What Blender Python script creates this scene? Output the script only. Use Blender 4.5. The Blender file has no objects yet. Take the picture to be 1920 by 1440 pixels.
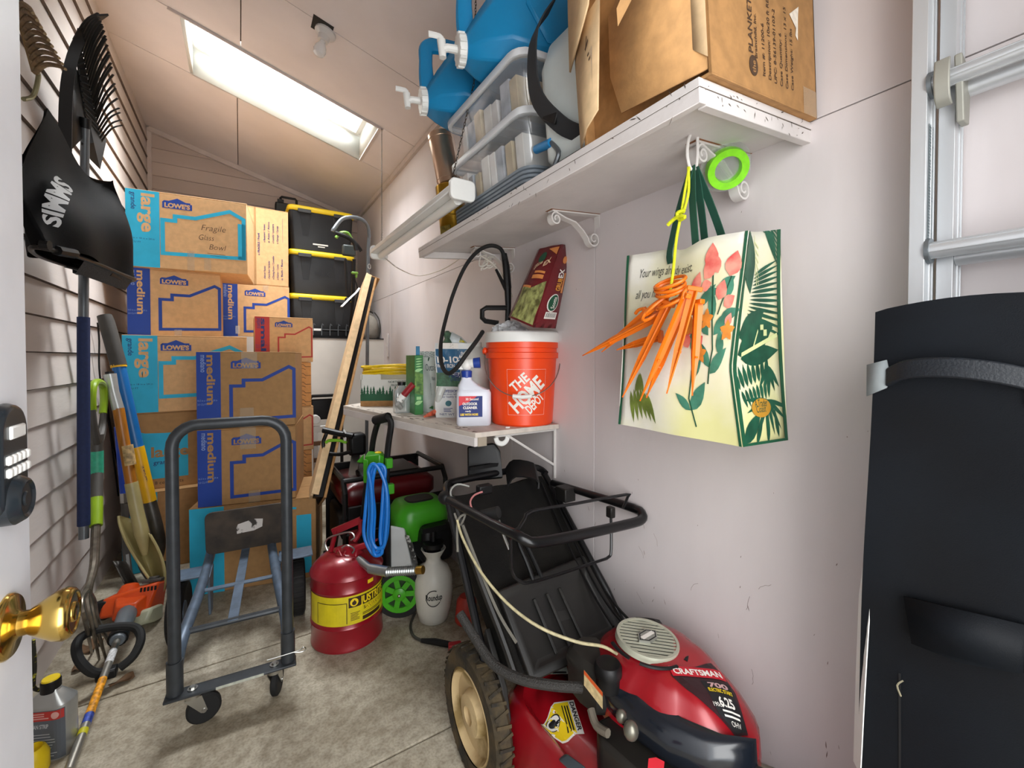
import bpy, bmesh, math, random
from mathutils import Vector as V, Matrix as MX, Quaternion
from mathutils.noise import noise as NZ
R = math.radians
random.seed(7)
C = bpy.context.scene.collection
SC = bpy.context.scene
# ---------------------------------------------------------------- camera
CAM_H, YAW, PITCH, FPX = 1.24, R(32.5), R(1.0), 800.0
cd = bpy.data.cameras.new('camera'); cam = bpy.data.objects.new('camera', cd); C.objects.link(cam)
cam.location = (0, 0, CAM_H); cam.rotation_euler = (R(90) - PITCH, 0, -YAW)
cd.sensor_width = 36; cd.lens = FPX / 1920 * 36; cd.shift_y = -36 / 1920; cd.clip_start = 0.02
SC.camera = cam
# ---------------------------------------------------------------- sky and lamps
wd = bpy.data.worlds.new('sky'); SC.world = wd; wd.use_nodes = True
bg = wd.node_tree.nodes['Background']; bg.inputs[0].default_value = (0.90, 0.95, 1.0, 1); bg.inputs[1].default_value = 2.8
def area(name, loc, rot, sx, sy, watts, col=(1, 1, 1)):
    l = bpy.data.lights.new(name, 'AREA'); l.shape = 'RECTANGLE'; l.size = sx; l.size_y = sy
    l.energy = watts; l.color = col
    o = bpy.data.objects.new(name, l); C.objects.link(o); o.location = loc; o.rotation_euler = rot
    return o
area('skylight_daylight', (0.45, 3.28, 3.95), (0, R(15.6), 0), 1.7, 1.2, 330, (0.95, 0.98, 1.0))
area('doorway_daylight', (0.20, -0.62, 1.35), (R(90), 0, 0), 0.9, 2.0, 19, (1.0, 0.97, 0.93))
SC.view_settings.view_transform = 'Standard'; SC.view_settings.look = 'None'
SC.view_settings.gamma = 1; SC.view_settings.use_curve_mapping = False
SC.view_settings.exposure = 0.30
# ---------------------------------------------------------------- helpers
_f0 = V((math.sin(YAW), math.cos(YAW), 0)); _r = V((math.cos(YAW), -math.sin(YAW), 0)); _z = V((0, 0, 1))
_f = _f0 * math.cos(PITCH) - _z * math.sin(PITCH); _u = _z * math.cos(PITCH) + _f0 * math.sin(PITCH)
def at(x, y, X=None, Y=None, Z=None, D=None):
    """photograph pixel -> world point on a known plane of the room (survey helper)"""
    d = _f + _r * ((x - 960) / FPX) + _u * ((684 - y) / FPX)
    if X is not None: t = X / d.x
    elif Y is not None: t = Y / d.y
    elif Z is not None: t = (Z - CAM_H) / d.z
    else: t = D
    return V((0, 0, CAM_H)) + d * t
def rgb(h):
    h = h.lstrip('#'); o = []
    for i in (0, 2, 4):
        c = int(h[i:i + 2], 16) / 255; o.append(c / 12.92 if c <= 0.04045 else ((c + 0.055) / 1.055) ** 2.4)
    return o
_M = {}
def mat(name, hx, rough=0.5, metal=0.0, var=0.08, scale=12.0, bump=0.0, bscale=60.0, hx2=None, mixlo=0.35, mixhi=0.65,
        stretch=(1, 1, 1), coat=0.0, trans=0.0, spec=None, emit=0.0, detail=6.0):
    if name in _M: return _M[name]
    m = bpy.data.materials.new(name); m.use_nodes = True; nt = m.node_tree; N = nt.nodes; L = nt.links
    p = N['Principled BSDF']; p.inputs['Roughness'].default_value = rough; p.inputs['Metallic'].default_value = metal
    if coat: p.inputs['Coat Weight'].default_value = coat; p.inputs['Coat Roughness'].default_value = 0.15
    if trans: p.inputs['Transmission Weight'].default_value = trans
    if spec is not None: p.inputs['Specular IOR Level'].default_value = spec
    c = rgb(hx)
    if emit: p.inputs['Emission Color'].default_value = (*c, 1); p.inputs['Emission Strength'].default_value = emit
    if var or hx2 or bump:
        tc = N.new('ShaderNodeTexCoord'); oi = N.new('ShaderNodeObjectInfo'); ml = N.new('ShaderNodeVectorMath'); ml.operation = 'SCALE'
        cb = N.new('ShaderNodeCombineXYZ')
        for i in range(3): L.new(oi.outputs['Random'], cb.inputs[i])
        L.new(cb.outputs[0], ml.inputs[0]); ml.inputs['Scale'].default_value = 37.0
        ad = N.new('ShaderNodeVectorMath'); L.new(tc.outputs['Object'], ad.inputs[0]); L.new(ml.outputs[0], ad.inputs[1])
        st = N.new('ShaderNodeVectorMath'); st.operation = 'MULTIPLY'; L.new(ad.outputs[0], st.inputs[0]); st.inputs[1].default_value = stretch
    if var or hx2:
        nz = N.new('ShaderNodeTexNoise'); nz.inputs['Scale'].default_value = scale; nz.inputs['Detail'].default_value = detail
        L.new(st.outputs[0], nz.inputs['Vector'])
        rp = N.new('ShaderNodeValToRGB'); L.new(nz.outputs[0], rp.inputs[0])
        a = [x * (1 - var) for x in c]; b = [min(1, x * (1 + var)) for x in c] if not hx2 else rgb(hx2)
        rp.color_ramp.elements[0].position = mixlo; rp.color_ramp.elements[0].color = (*(a if not hx2 else c), 1)
        rp.color_ramp.elements[1].position = mixhi; rp.color_ramp.elements[1].color = (*b, 1)
        L.new(rp.outputs[0], p.inputs['Base Color'])
    else: p.inputs['Base Color'].default_value = (*c, 1)
    if bump:
        n2 = N.new('ShaderNodeTexNoise'); n2.inputs['Scale'].default_value = bscale; n2.inputs['Detail'].default_value = 5
        L.new(st.outputs[0], n2.inputs['Vector'])
        bp = N.new('ShaderNodeBump'); bp.inputs['Strength'].default_value = bump; bp.inputs['Distance'].default_value = 0.01
        L.new(n2.outputs[0], bp.inputs['Height']); L.new(bp.outputs[0], p.inputs['Normal'])
    _M[name] = m; return m
def clear(name, hx, solid=0.15, rough=0.1, gloss=0.1):
    """clear sheet material: see-through with a body colour and a sheen"""
    if name in _M: return _M[name]
    m = bpy.data.materials.new(name); m.use_nodes = True; nt = m.node_tree; N = nt.nodes; L = nt.links
    p = N['Principled BSDF']; p.inputs['Base Color'].default_value = (*rgb(hx), 1); p.inputs['Roughness'].default_value = rough
    t = N.new('ShaderNodeBsdfTransparent'); g = N.new('ShaderNodeBsdfGlossy'); g.inputs['Roughness'].default_value = rough
    m1 = N.new('ShaderNodeMixShader'); m1.inputs[0].default_value = solid; L.new(t.outputs[0], m1.inputs[1]); L.new(p.outputs[0], m1.inputs[2])
    m2 = N.new('ShaderNodeMixShader'); m2.inputs[0].default_value = gloss; L.new(m1.outputs[0], m2.inputs[1]); L.new(g.outputs[0], m2.inputs[2])
    L.new(m2.outputs[0], N['Material Output'].inputs[0]); _M[name] = m; return m
def mw(o):
    m = MX.Identity(4)
    while o: m = o.matrix_basis @ m; o = o.parent
    return m
def frame_of(d, up=None):
    d = V(d).normalized(); up = V(up) if up else (V((0, 0, 1)) if abs(d.z) < 0.95 else V((0, 1, 0)))
    x = up.cross(d).normalized(); y = d.cross(x); return MX((x, y, d)).transposed()
def catmull(pts, k=6, closed=False):
    P = [V(p) for p in pts]; n = len(P); out = []
    if n < 3 or k < 2: return P
    for i in range(n if closed else n - 1):
        a, b, c, d = (P[(i - 1) % n], P[i], P[(i + 1) % n], P[(i + 2) % n]) if closed else (P[max(i - 1, 0)], P[i], P[i + 1], P[min(i + 2, n - 1)])
        for j in range(k):
            t = j / k; out.append(0.5 * ((2 * b) + (c - a) * t + (2 * a - 5 * b + 4 * c - d) * t * t + (3 * b - a - 3 * c + d) * t ** 3))
    if not closed: out.append(P[-1])
    return out
class B:
    def __init__(s): s.v = []; s.f = []; s.ys = None
    def add(s, vs, fs, T=None):
        o = len(s.v)
        s.v += [(T @ V(v)) if T is not None else V(v) for v in vs]; s.f += [tuple(i + o for i in f) for f in fs]; return s
    def box(s, c, d, T=None, R=None, taper=(1, 1)):
        x, y, z = (a / 2 for a in d); q = []
        for k in (-1, 1):
            tx, ty = (taper if k > 0 else (1, 1))
            q += [(-x * tx, -y * ty, k * z), (x * tx, -y * ty, k * z), (x * tx, y * ty, k * z), (-x * tx, y * ty, k * z)]
        M_ = MX.Translation(V(c)) @ (R.to_4x4() if R is not None else MX.Identity(4)); M_ = (T @ M_) if T is not None else M_
        return s.add(q, [(3, 2, 1, 0), (4, 5, 6, 7), (0, 1, 5, 4), (1, 2, 6, 5), (2, 3, 7, 6), (3, 0, 4, 7)], M_)
    def beam(s, p0, p1, w, h, up=None, T=None):
        p0, p1 = V(p0), V(p1); return s.box((p0 + p1) / 2, (w, h, (p1 - p0).length), T, frame_of(p1 - p0, up))
    def cyl(s, p0, p1, r0, r1=None, n=16, T=None):
        p0, p1 = V(p0), V(p1); r1 = r0 if r1 is None else r1; F = frame_of(p1 - p0); q = []
        for p, r in ((p0, r0), (p1, r1)):
            q += [p + F @ V((r * math.cos(2 * math.pi * i / n), r * math.sin(2 * math.pi * i / n), 0)) for i in range(n)]
        return s.add(q, [(i, (i + 1) % n, n + (i + 1) % n, n + i) for i in range(n)] + [tuple(range(n - 1, -1, -1)), tuple(range(n, 2 * n))], T)
    def tube(s, pts, r, n=8, k=0, closed=False, flat=None, up=None, T=None):
        P = catmull(pts, k, closed) if k else [V(p) for p in pts]; m = len(P); q = []
        def tan(i):
            a = P[(i - 1) % m] if closed else P[max(i - 1, 0)]; b = P[(i + 1) % m] if closed else P[min(i + 1, m - 1)]
            d = b - a; return d.normalized() if d.length > 1e-9 else V((0, 0, 1))
        F = frame_of(tan(0), up); x = F.col[0].copy()
        for i in range(m):
            t = tan(i); x = (x - t * x.dot(t)); x = x.normalized() if x.length > 1e-6 else frame_of(t).col[0].copy(); y = t.cross(x)
            if isinstance(r, (list, tuple)):
                fi = i / max(m - 1, 1) * (len(r) - 1); j = min(int(fi), len(r) - 2); rr = r[j] + (r[j + 1] - r[j]) * (fi - j)
            else: rr = r
            fx, fy = flat if flat else (1, 1)
            q += [P[i] + x * (rr * fx * math.cos(2 * math.pi * j / n)) + y * (rr * fy * math.sin(2 * math.pi * j / n)) for j in range(n)]
        fs = []
        for i in range(m if closed else m - 1):
            a, b = i * n, ((i + 1) % m) * n
            fs += [(a + j, a + (j + 1) % n, b + (j + 1) % n, b + j) for j in range(n)]
        if not closed: fs += [tuple(range(n - 1, -1, -1)), tuple(range((m - 1) * n, m * n))]
        return s.add(q, fs, T)
    def strip(s, pts, side, th, k=0, T=None):
        """flat band: pts centre line, side = half-width vector (or list), th thickness"""
        P = catmull(pts, k) if k else [V(p) for p in pts]; m = len(P); q = []
        S = [V(x) for x in side] if isinstance(side[0], (tuple, list, V)) else None
        for i in range(m):
            t = (P[min(i + 1, m - 1)] - P[max(i - 1, 0)]).normalized()
            if S: fi = i / (m - 1) * (len(S) - 1); j = min(int(fi), len(S) - 2); sd = S[j].lerp(S[j + 1], fi - j)
            else: sd = V(side)
            nn = t.cross(sd).normalized() * (th / 2)
            q += [P[i] - sd - nn, P[i] + sd - nn, P[i] + sd + nn, P[i] - sd + nn]
        fs = [(a + j, a + (j + 1) % 4, a + 4 + (j + 1) % 4, a + 4 + j) for a in range(0, 4 * (m - 1), 4) for j in range(4)]
        return s.add(q, fs + [(3, 2, 1, 0), tuple(range(4 * m - 4, 4 * m))], T)
    def lathe(s, prof, c=(0, 0, 0), n=24, T=None, sx=1, sy=1, cap=True):
        cap = cap and prof[0] != prof[-1]
        q = []; m = len(prof)
        for r, z in prof: q += [(c[0] + sx * r * math.cos(2 * math.pi * i / n), c[1] + sy * r * math.sin(2 * math.pi * i / n), c[2] + z) for i in range(n)]
        fs = [(a * n + i, a * n + (i + 1) % n, (a + 1) * n + (i + 1) % n, (a + 1) * n + i) for a in range(m - 1) for i in range(n)]
        if cap and prof[0][0] > 1e-6: fs.append(tuple(range(n - 1, -1, -1)))
        if cap and prof[-1][0] > 1e-6: fs.append(tuple(range((m - 1) * n, m * n)))
        return s.add(q, fs, T)
    def prism(s, poly, z0, z1, T=None, scale=1.0):
        n = len(poly); cx = sum(p[0] for p in poly) / n; cy = sum(p[1] for p in poly) / n
        q = [(p[0], p[1], z0) for p in poly] + [(cx + (p[0] - cx) * scale, cy + (p[1] - cy) * scale, z1) for p in poly]
        return s.add(q, [tuple(range(n - 1, -1, -1)), tuple(range(n, 2 * n))] + [(i, (i + 1) % n, n + (i + 1) % n, n + i) for i in range(n)], T)
    def loft(s, rings, T=None, cap=True):
        n = len(rings[0]); q = [p for r in rings for p in r]
        fs = [(a * n + i, a * n + (i + 1) % n, (a + 1) * n + (i + 1) % n, (a + 1) * n + i) for a in range(len(rings) - 1) for i in range(n)]
        if cap: fs += [tuple(range(n - 1, -1, -1)), tuple(range((len(rings) - 1) * n, len(rings) * n))]
        return s.add(q, fs, T)
    def grid(s, fn, nu, nv, T=None):
        q = [fn(i / nu, j / nv) for j in range(nv + 1) for i in range(nu + 1)]; w = nu + 1
        return s.add(q, [(j * w + i, j * w + i + 1, (j + 1) * w + i + 1, (j + 1) * w + i) for j in range(nv) for i in range(nu)], T)
    def ell(s, c, r, n=14, m=8, T=None, Rm=None):
        prof = [(max(1e-7, math.sin(math.pi * i / m)), -math.cos(math.pi * i / m)) for i in range(m + 1)]
        rx, ry, rz = (r, r, r) if isinstance(r, (int, float)) else r
        M_ = MX.Translation(V(c)) @ (Rm.to_4x4() if Rm is not None else MX.Identity(4)) @ MX.Diagonal((rx, ry, rz, 1))
        return s.lathe(prof, n=n, T=(T @ M_) if T is not None else M_)
    def hull(s, pts, T=None):
        bm = bmesh.new(); vs = [bm.verts.new(V(p)) for p in pts]; r = bmesh.ops.convex_hull(bm, input=vs)
        bmesh.ops.dissolve_limit(bm, angle_limit=0.02, verts=bm.verts, edges=bm.edges)
        bm.verts.index_update(); s.add([v.co.copy() for v in bm.verts], [[v.index for v in f.verts] for f in bm.faces], T); bm.free(); return s
    def mesh(s, name, inv=None, ang=32):
        me = bpy.data.meshes.new(name); me.from_pydata([(inv @ v) if inv is not None else v for v in s.v], [], s.f); me.update()
        bm = bmesh.new(); bm.from_mesh(me); bmesh.ops.remove_doubles(bm, verts=bm.verts, dist=1e-5); bmesh.ops.recalc_face_normals(bm, faces=bm.faces); bm.to_mesh(me); bm.free()
        me.shade_smooth()
        try: me.set_sharp_from_angle(angle=R(ang))
        except Exception: pass
        return me
    def obj(s, name, m, parent=None, world=False, bev=0, solid=0, sub=0, ang=32, seg=2, disp=0):
        me = s.mesh(name, mw(parent).inverted() if (parent and world) else None, ang)
        o = bpy.data.objects.new(name, me); C.objects.link(o); o.parent = parent; me.materials.append(m)
        if sub: x = o.modifiers.new('sub', 'SUBSURF'); x.levels = x.render_levels = sub
        if solid: x = o.modifiers.new('solid', 'SOLIDIFY'); x.thickness = solid; x.offset = 0
        if bev: x = o.modifiers.new('bevel', 'BEVEL'); x.width = bev; x.segments = seg; x.limit_method = 'ANGLE'; x.angle_limit = R(30)
        return o
def tag(o, label=None, cat=None, group=None, kind=None):
    if label: o['label'] = label
    if cat: o['category'] = cat
    if group: o['group'] = group
    if kind: o['kind'] = kind
    return o
def thing(name, label, cat, loc=(0, 0, 0), rz=0.0, group=None, kind=None, mx=None):
    o = bpy.data.objects.new(name, None); C.objects.link(o); o.empty_display_size = 0.05
    if mx is not None: o.matrix_basis = mx
    else: o.location = loc; o.rotation_euler = (0, 0, rz)
    if mx is None: o.matrix_basis = MX.Translation(V(loc)) @ MX.Rotation(rz, 4, 'Z')
    return tag(o, label, cat, group, kind)
def dup(o, mx=None, label=None, parent=None):
    c = o.copy(); C.objects.link(c); c.parent = parent
    if mx is not None: c.matrix_basis = mx
    if label: c['label'] = label
    for ch in list(o.children): dup(ch, parent=c)
    return c
# ---- flat print: lettering, labels, logos laid on a surface
_T = {}
def glyphs(txt, bold):
    if (txt, bold) in _T: return _T[(txt, bold)]
    cu = bpy.data.curves.new('t', 'FONT'); cu.body = txt; cu.size = 1; cu.offset = bold; cu.resolution_u = 3
    ob = bpy.data.objects.new('t', cu); me = bpy.data.meshes.new_from_object(ob)
    vs = [v.co.copy() for v in me.vertices]; fs = [tuple(p.vertices) for p in me.polygons]
    bpy.data.objects.remove(ob); bpy.data.curves.remove(cu); bpy.data.meshes.remove(me)
    x0 = min((v.x for v in vs), default=0); x1 = max((v.x for v in vs), default=1); _T[(txt, bold)] = (vs, fs, x0, x1); return _T[(txt, bold)]
class D:
    """2-D drawing in (u, v) that a map lays on a surface"""
    def __init__(s): s.v = []; s.f = []
    def poly(s, pts): o = len(s.v); s.v += [(p[0], p[1]) for p in pts]; s.f.append(tuple(range(o, o + len(pts)))); return s
    def rect(s, x0, y0, x1, y1): return s.poly([(x0, y0), (x1, y0), (x1, y1), (x0, y1)])
    def circ(s, x, y, r, n=20, sy=1): return s.poly([(x + r * math.cos(2 * math.pi * i / n), y + sy * r * math.sin(2 * math.pi * i / n)) for i in range(n)])
    def leaf(s, x, y, l, w, a, n=5):
        ca, sa = math.cos(a), math.sin(a); pts = []
        for sg in (1, -1):
            rg = range(n + 1) if sg > 0 else range(n - 1, 0, -1)
            for i in rg: t = i / n; h = sg * w / 2 * math.sin(math.pi * t ** 0.8); pts.append((x + l * t * ca - h * sa, y + l * t * sa + h * ca))
        return s.poly(pts)
    def stroke(s, pts, w, closed=False):
        P = [V((p[0], p[1], 0)) for p in pts]; n = len(P); L_, R_ = [], []
        for i in range(n):
            a = P[(i - 1) % n] if (closed or i > 0) else None; b = P[(i + 1) % n] if (closed or i < n - 1) else None
            d1 = (P[i] - a).normalized() if a is not None and (P[i] - a).length > 1e-9 else None; d2 = (b - P[i]).normalized() if b is not None and (b - P[i]).length > 1e-9 else None
            d1 = d1 or d2; d2 = d2 or d1
            n1 = V((-d1.y, d1.x, 0)); n2 = V((-d2.y, d2.x, 0)); m_ = n1 + n2; m_ = m_.normalized() if m_.length > 1e-6 else n1
            k = w / 2 / max(0.35, m_.dot(n1)); L_.append(P[i] + m_ * k); R_.append(P[i] - m_ * k)
        for i in range(n if closed else n - 1):
            j = (i + 1) % n; s.poly([R_[i], R_[j], L_[j], L_[i]])
        return s
    def text(s, txt, x, y, size, rot=0, bold=0.0, sx=1.0, al='L', width=None, shear=0):
        vs, fs, x0, x1 = glyphs(txt, bold)
        if width: sx = width / ((x1 - x0) * size)
        off = -x0 if al == 'L' else (-(x0 + x1) / 2 if al == 'C' else -x1)
        ca, sa = math.cos(rot), math.sin(rot); o = len(s.v)
        for v in vs:
            px = (v.x + off + shear * v.y) * size * sx; py = v.y * size; s.v.append((x + px * ca - py * sa, y + px * sa + py * ca))
        s.f += [tuple(i + o for i in f) for f in fs]; return s
    def lines(s, x0, x1, y, n, dy, h, ragged=0.3, vert=False):
        rr = random.Random(int(x0 * 1000 + n))
        for i in range(n):
            e = x1 - (x1 - x0) * rr.random() * ragged; yy = y - i * dy
            if vert: s.rect(yy, x0, yy + h, e)
            else: s.rect(x0, yy, e, yy + h)
        return s
    def put(s, fn, name, m, parent, world=False, cut=0, label=None):
        bm = bmesh.new(); vs = [bm.verts.new((p[0], p[1], 0)) for p in s.v]
        for f in s.f:
            try: bm.faces.new([vs[i] for i in f])
            except ValueError: pass
        bmesh.ops.triangulate(bm, faces=[f for f in bm.faces if len(f.verts) > 4 or cut])
        if cut:
            for _ in range(6):
                es = [e for e in bm.edges if e.calc_length() > cut]
                if not es: break
                bmesh.ops.subdivide_edges(bm, edges=es, cuts=1); bmesh.ops.triangulate(bm, faces=[f for f in bm.faces if len(f.verts) > 3])
        inv = mw(parent).inverted() if world else None
        for v in bm.verts:
            p = fn(v.co.x, v.co.y); v.co = inv @ p if inv is not None else p
        me = bpy.data.meshes.new(name); bm.to_mesh(me); bm.free(); me.materials.append(m)
        o = bpy.data.objects.new(name, me); C.objects.link(o); o.parent = parent
        if label: o['label'] = label
        return o
def flat(O, U, Vv, eps=0.0006):
    O, U, Vv = V(O), V(U), V(Vv); n = U.cross(Vv).normalized() * eps
    return lambda u, v: O + U * u + Vv * v + n
def bilin(p00, p10, p11, p01, eps=0.001):
    a, b, c, d = V(p00), V(p10), V(p11), V(p01); n = (b - a).cross(d - a).normalized() * eps
    return lambda u, v: a * (1 - u) * (1 - v) + b * u * (1 - v) + c * u * v + d * (1 - u) * v + n
def ring2(r, n=16, rx=1, ry=1): return [(r * rx * math.cos(2 * math.pi * i / n), r * ry * math.sin(2 * math.pi * i / n)) for i in range(n)]
def rrect(x, y, r, n=4):
    o = []
    for cx, cy, a0 in ((x - r, y - r, 0), (-x + r, y - r, 90), (-x + r, -y + r, 180), (x - r, -y + r, 270)):
        o += [(cx + r * math.cos(R(a0 + 90 * i / n)), cy + r * math.sin(R(a0 + 90 * i / n))) for i in range(n + 1)]
    return o
# ---------------------------------------------------------------- shared materials
BLACK = mat('black_plastic', '0d0d0e', 0.45, var=0.2, spec=0.35); BLACKM = mat('black_painted_metal', '0f0f10', 0.38, 0.1, var=0.25)
RUB = mat('black_rubber', '121212', 0.75, var=0.2); WHITEP = mat('white_plastic', 'e8e8e4', 0.35, var=0.03)
STEEL = mat('steel', 'b8b8b4', 0.3, 1.0, var=0.08); GREYM = mat('grey_pole', '6d7276', 0.35, 0.5, var=0.1)
CARD = mat('cardboard', 'c3945f', 0.8, var=0.10, scale=40, bump=0.06, bscale=200); CARDL = mat('light_cardboard', 'd3b48a', 0.8, var=0.10, scale=30)
CARDD = mat('brown_cardboard', 'a97d4c', 0.8, var=0.12, scale=40, bump=0.06, bscale=200)
BLUEI = mat('blue_ink', '16409c', 0.6, var=0.05); CYANI = mat('cyan_ink', '23b0d6', 0.6, var=0.06); REDI = mat('red_ink', 'b9302a', 0.6, var=0.05)
WHITEI = mat('white_ink', 'eeeae2', 0.6, var=0.02); BLACKI = mat('black_ink', '17171a', 0.6, var=0.05); BROWNI = mat('dark_brown_ink', '4a3524', 0.7, var=0.1)
YELLOWI = mat('yellow_ink', 'f2d21a', 0.5, var=0.03); NAVYI = mat('navy_ink', '1a2f74', 0.6, var=0.05); GREENI = mat('dark_green_ink', '155237', 0.5, var=0.1)
PAINT = mat('lilac_white_paint', 'd8d0cf', 0.6, var=0.045, scale=3, bump=0.10, bscale=45, stretch=(1, 1, 0.35))
SHELFP = mat('white_shelf_paint', 'd9d3d0', 0.55, var=0.05, scale=8, bump=0.08, bscale=60)
DIRT = mat('grime', '5d5248', 0.9, var=0.3, scale=30)
SIDEP = mat('siding_paint', 'cfc6c0', 0.55, var=0.05, scale=5, bump=0.08, bscale=80, stretch=(1, 0.2, 1))
SIDEB = mat('siding_paint_taupe', 'bfb1a8', 0.6, var=0.06, scale=4, bump=0.1, bscale=80, stretch=(0.2, 1, 1))
WALLX0, WALLX1, WALLY0, WALLY1 = -0.66, 1.09, -0.22, 4.86
def ceil_z(x): return 3.058 - 0.28 * x
def struct(o): return tag(o, kind='structure')
# ---------------------------------------------------------------- floor
def floor_mat():
    m = bpy.data.materials.new('concrete'); m.use_nodes = True; N = m.node_tree.nodes; L = m.node_tree.links; p = N['Principled BSDF']
    tc = N.new('ShaderNodeTexCoord'); p.inputs['Roughness'].default_value = 0.7
    def noise(sc, det, lo, hi, c0, c1):
        n = N.new('ShaderNodeTexNoise'); n.inputs['Scale'].default_value = sc; n.inputs['Detail'].default_value = det; L.new(tc.outputs['Object'], n.inputs['Vector'])
        r = N.new('ShaderNodeValToRGB'); r.color_ramp.elements[0].position = lo; r.color_ramp.elements[1].position = hi
        r.color_ramp.elements[0].color = c0; r.color_ramp.elements[1].color = c1; L.new(n.outputs[0], r.inputs[0]); return r, n
    a, _ = noise(3.2, 8, 0.30, 0.72, (*rgb('988c76'), 1), (*rgb('cbc3b1'), 1))
    b, _ = noise(28, 8, 0.34, 0.60, (0.60, 0.57, 0.52, 1), (1, 1, 1, 1)); c, _ = noise(9, 5, 0.62, 0.78, (1, 1, 1, 1), (0.62, 0.57, 0.50, 1))
    d, nd = noise(120, 4, 0.36, 0.56, (0.70, 0.68, 0.64, 1), (1, 1, 1, 1)); prev = a
    for x in (b, c, d):
        mx = N.new('ShaderNodeMix'); mx.data_type = 'RGBA'; mx.blend_type = 'MULTIPLY'; mx.inputs[0].default_value = 0.75
        L.new(prev.outputs[0 if prev is a else 2], mx.inputs[6]); L.new(x.outputs[0], mx.inputs[7]); prev = mx
    L.new(prev.outputs[2], p.inputs['Base Color'])
    bp = N.new('ShaderNodeBump'); bp.inputs['Strength'].default_value = 0.25; bp.inputs['Distance'].default_value = 0.004; L.new(nd.outputs[0], bp.inputs['Height']); L.new(bp.outputs[0], p.inputs['Normal'])
    return m
FLOORM = floor_mat()
floor_ = thing('floor', 'concrete floor slabs with tooled joints', None, kind='structure')
for y0, y1 in ((-1.6, 1.30), (1.306, 2.085), (2.092, 5.0)):
    B().box(((0.215), (y0 + y1) / 2, -0.05), (2.1, y1 - y0, 0.1)).obj('slab', FLOORM, floor_, bev=0.004)
B().box((0.215, 1.7, -0.105), (2.1, 6.6, 0.03)).obj('joint_bed', DIRT, floor_)
# ---------------------------------------------------------------- lap siding
JOINT = mat('joint_grime_shade', '6f625a', 0.9, var=0.2, scale=20)
def lap_wall(name, axis, a0, a1, top, expo, m, z_shift=0.0):
    w = thing(name, None, None, kind='structure'); n = int(math.ceil(top / expo)) + 1
    bd = B()
    if axis == 'Y':   # left wall, boards run along Y, face +X
        tl = (expo - 0.0045) / (expo + 0.02); xm = 0.015 + (0.0005 - 0.015) * tl
        bd.add([(-0.02, a0, 0), (0.015, a0, 0), (xm, a0, expo - 0.0045), (0.0005, a0, expo + 0.02), (-0.02, a0, expo + 0.02), (-0.02, a1, 0), (0.015, a1, 0), (xm, a1, expo - 0.0045), (0.0005, a1, expo + 0.02), (-0.02, a1, expo + 0.02)],
               [(0, 1, 2, 3, 4), (9, 8, 7, 6, 5), (1, 6, 7, 2), (2, 7, 8, 3), (0, 5, 6, 1), (4, 3, 8, 9), (0, 4, 9, 5)])
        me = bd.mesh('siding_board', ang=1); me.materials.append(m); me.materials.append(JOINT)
        for p_ in me.polygons:   # joint grime, with the lap's shadow line painted in
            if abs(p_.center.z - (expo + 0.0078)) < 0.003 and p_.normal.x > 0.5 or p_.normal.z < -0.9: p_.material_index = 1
        for i in range(n):
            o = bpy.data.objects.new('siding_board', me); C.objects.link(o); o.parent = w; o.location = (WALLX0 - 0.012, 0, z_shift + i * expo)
    return w
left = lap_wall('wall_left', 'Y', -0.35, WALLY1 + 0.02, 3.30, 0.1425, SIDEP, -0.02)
B().box((WALLX0 - 0.06, 2.3, 1.7), (0.08, 5.4, 3.6)).obj('sheathing', DIRT, left)
back = thing('wall_back', None, None, kind='structure')
ex = 0.118
for i in range(28):
    z0 = i * ex; x1 = WALLX1 + 0.02
    if z0 > ceil_z(WALLX1) - 0.03: x1 = (3.058 - z0) / 0.28 - 0.03
    if x1 < WALLX0 + 0.05: break
    zt = z0 + ex + 0.015; b = B(); y = WALLY1
    xt = min(x1, (3.058 + 0.02 - zt) / 0.28)
    b.add([(WALLX0, y - 0.018, z0), (x1, y - 0.018, z0), (max(xt, WALLX0 + 0.02), y, zt), (WALLX0, y, zt), (WALLX0, y + 0.02, z0), (x1, y + 0.02, z0), (max(xt, WALLX0 + 0.02), y + 0.02, zt), (WALLX0, y + 0.02, zt)],
          [(0, 1, 2, 3), (7, 6, 5, 4), (0, 4, 5, 1), (1, 5, 6, 2), (2, 6, 7, 3), (3, 7, 4, 0)])
    b.obj('siding_board', SIDEB, back)
B().box((0.2, WALLY1 + 0.05, 1.7), (2.2, 0.06, 3.8)).obj('sheathing', DIRT, back)
# ---------------------------------------------------------------- right wall: painted plywood sheets with seams
right = thing('wall_right', None, None, kind='structure')
GAP = 0.0025
for y0, y1 in ((-0.35, 1.15), (1.15, 1.71), (1.71, 3.66), (3.66, 4.9)):
    for z0, z1 in ((0.0, 1.772), (1.772, 3.0)):
        B().box((WALLX1 + 0.009, (y0 + y1) / 2, (z0 + z1) / 2), (0.018, y1 - y0 - GAP, z1 - z0 - GAP)).obj('panel', PAINT, right, bev=0.0012)
B().box((WALLX1 + 0.04, 2.3, 1.6), (0.04, 5.6, 3.4)).obj('backing', DIRT, right)
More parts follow.
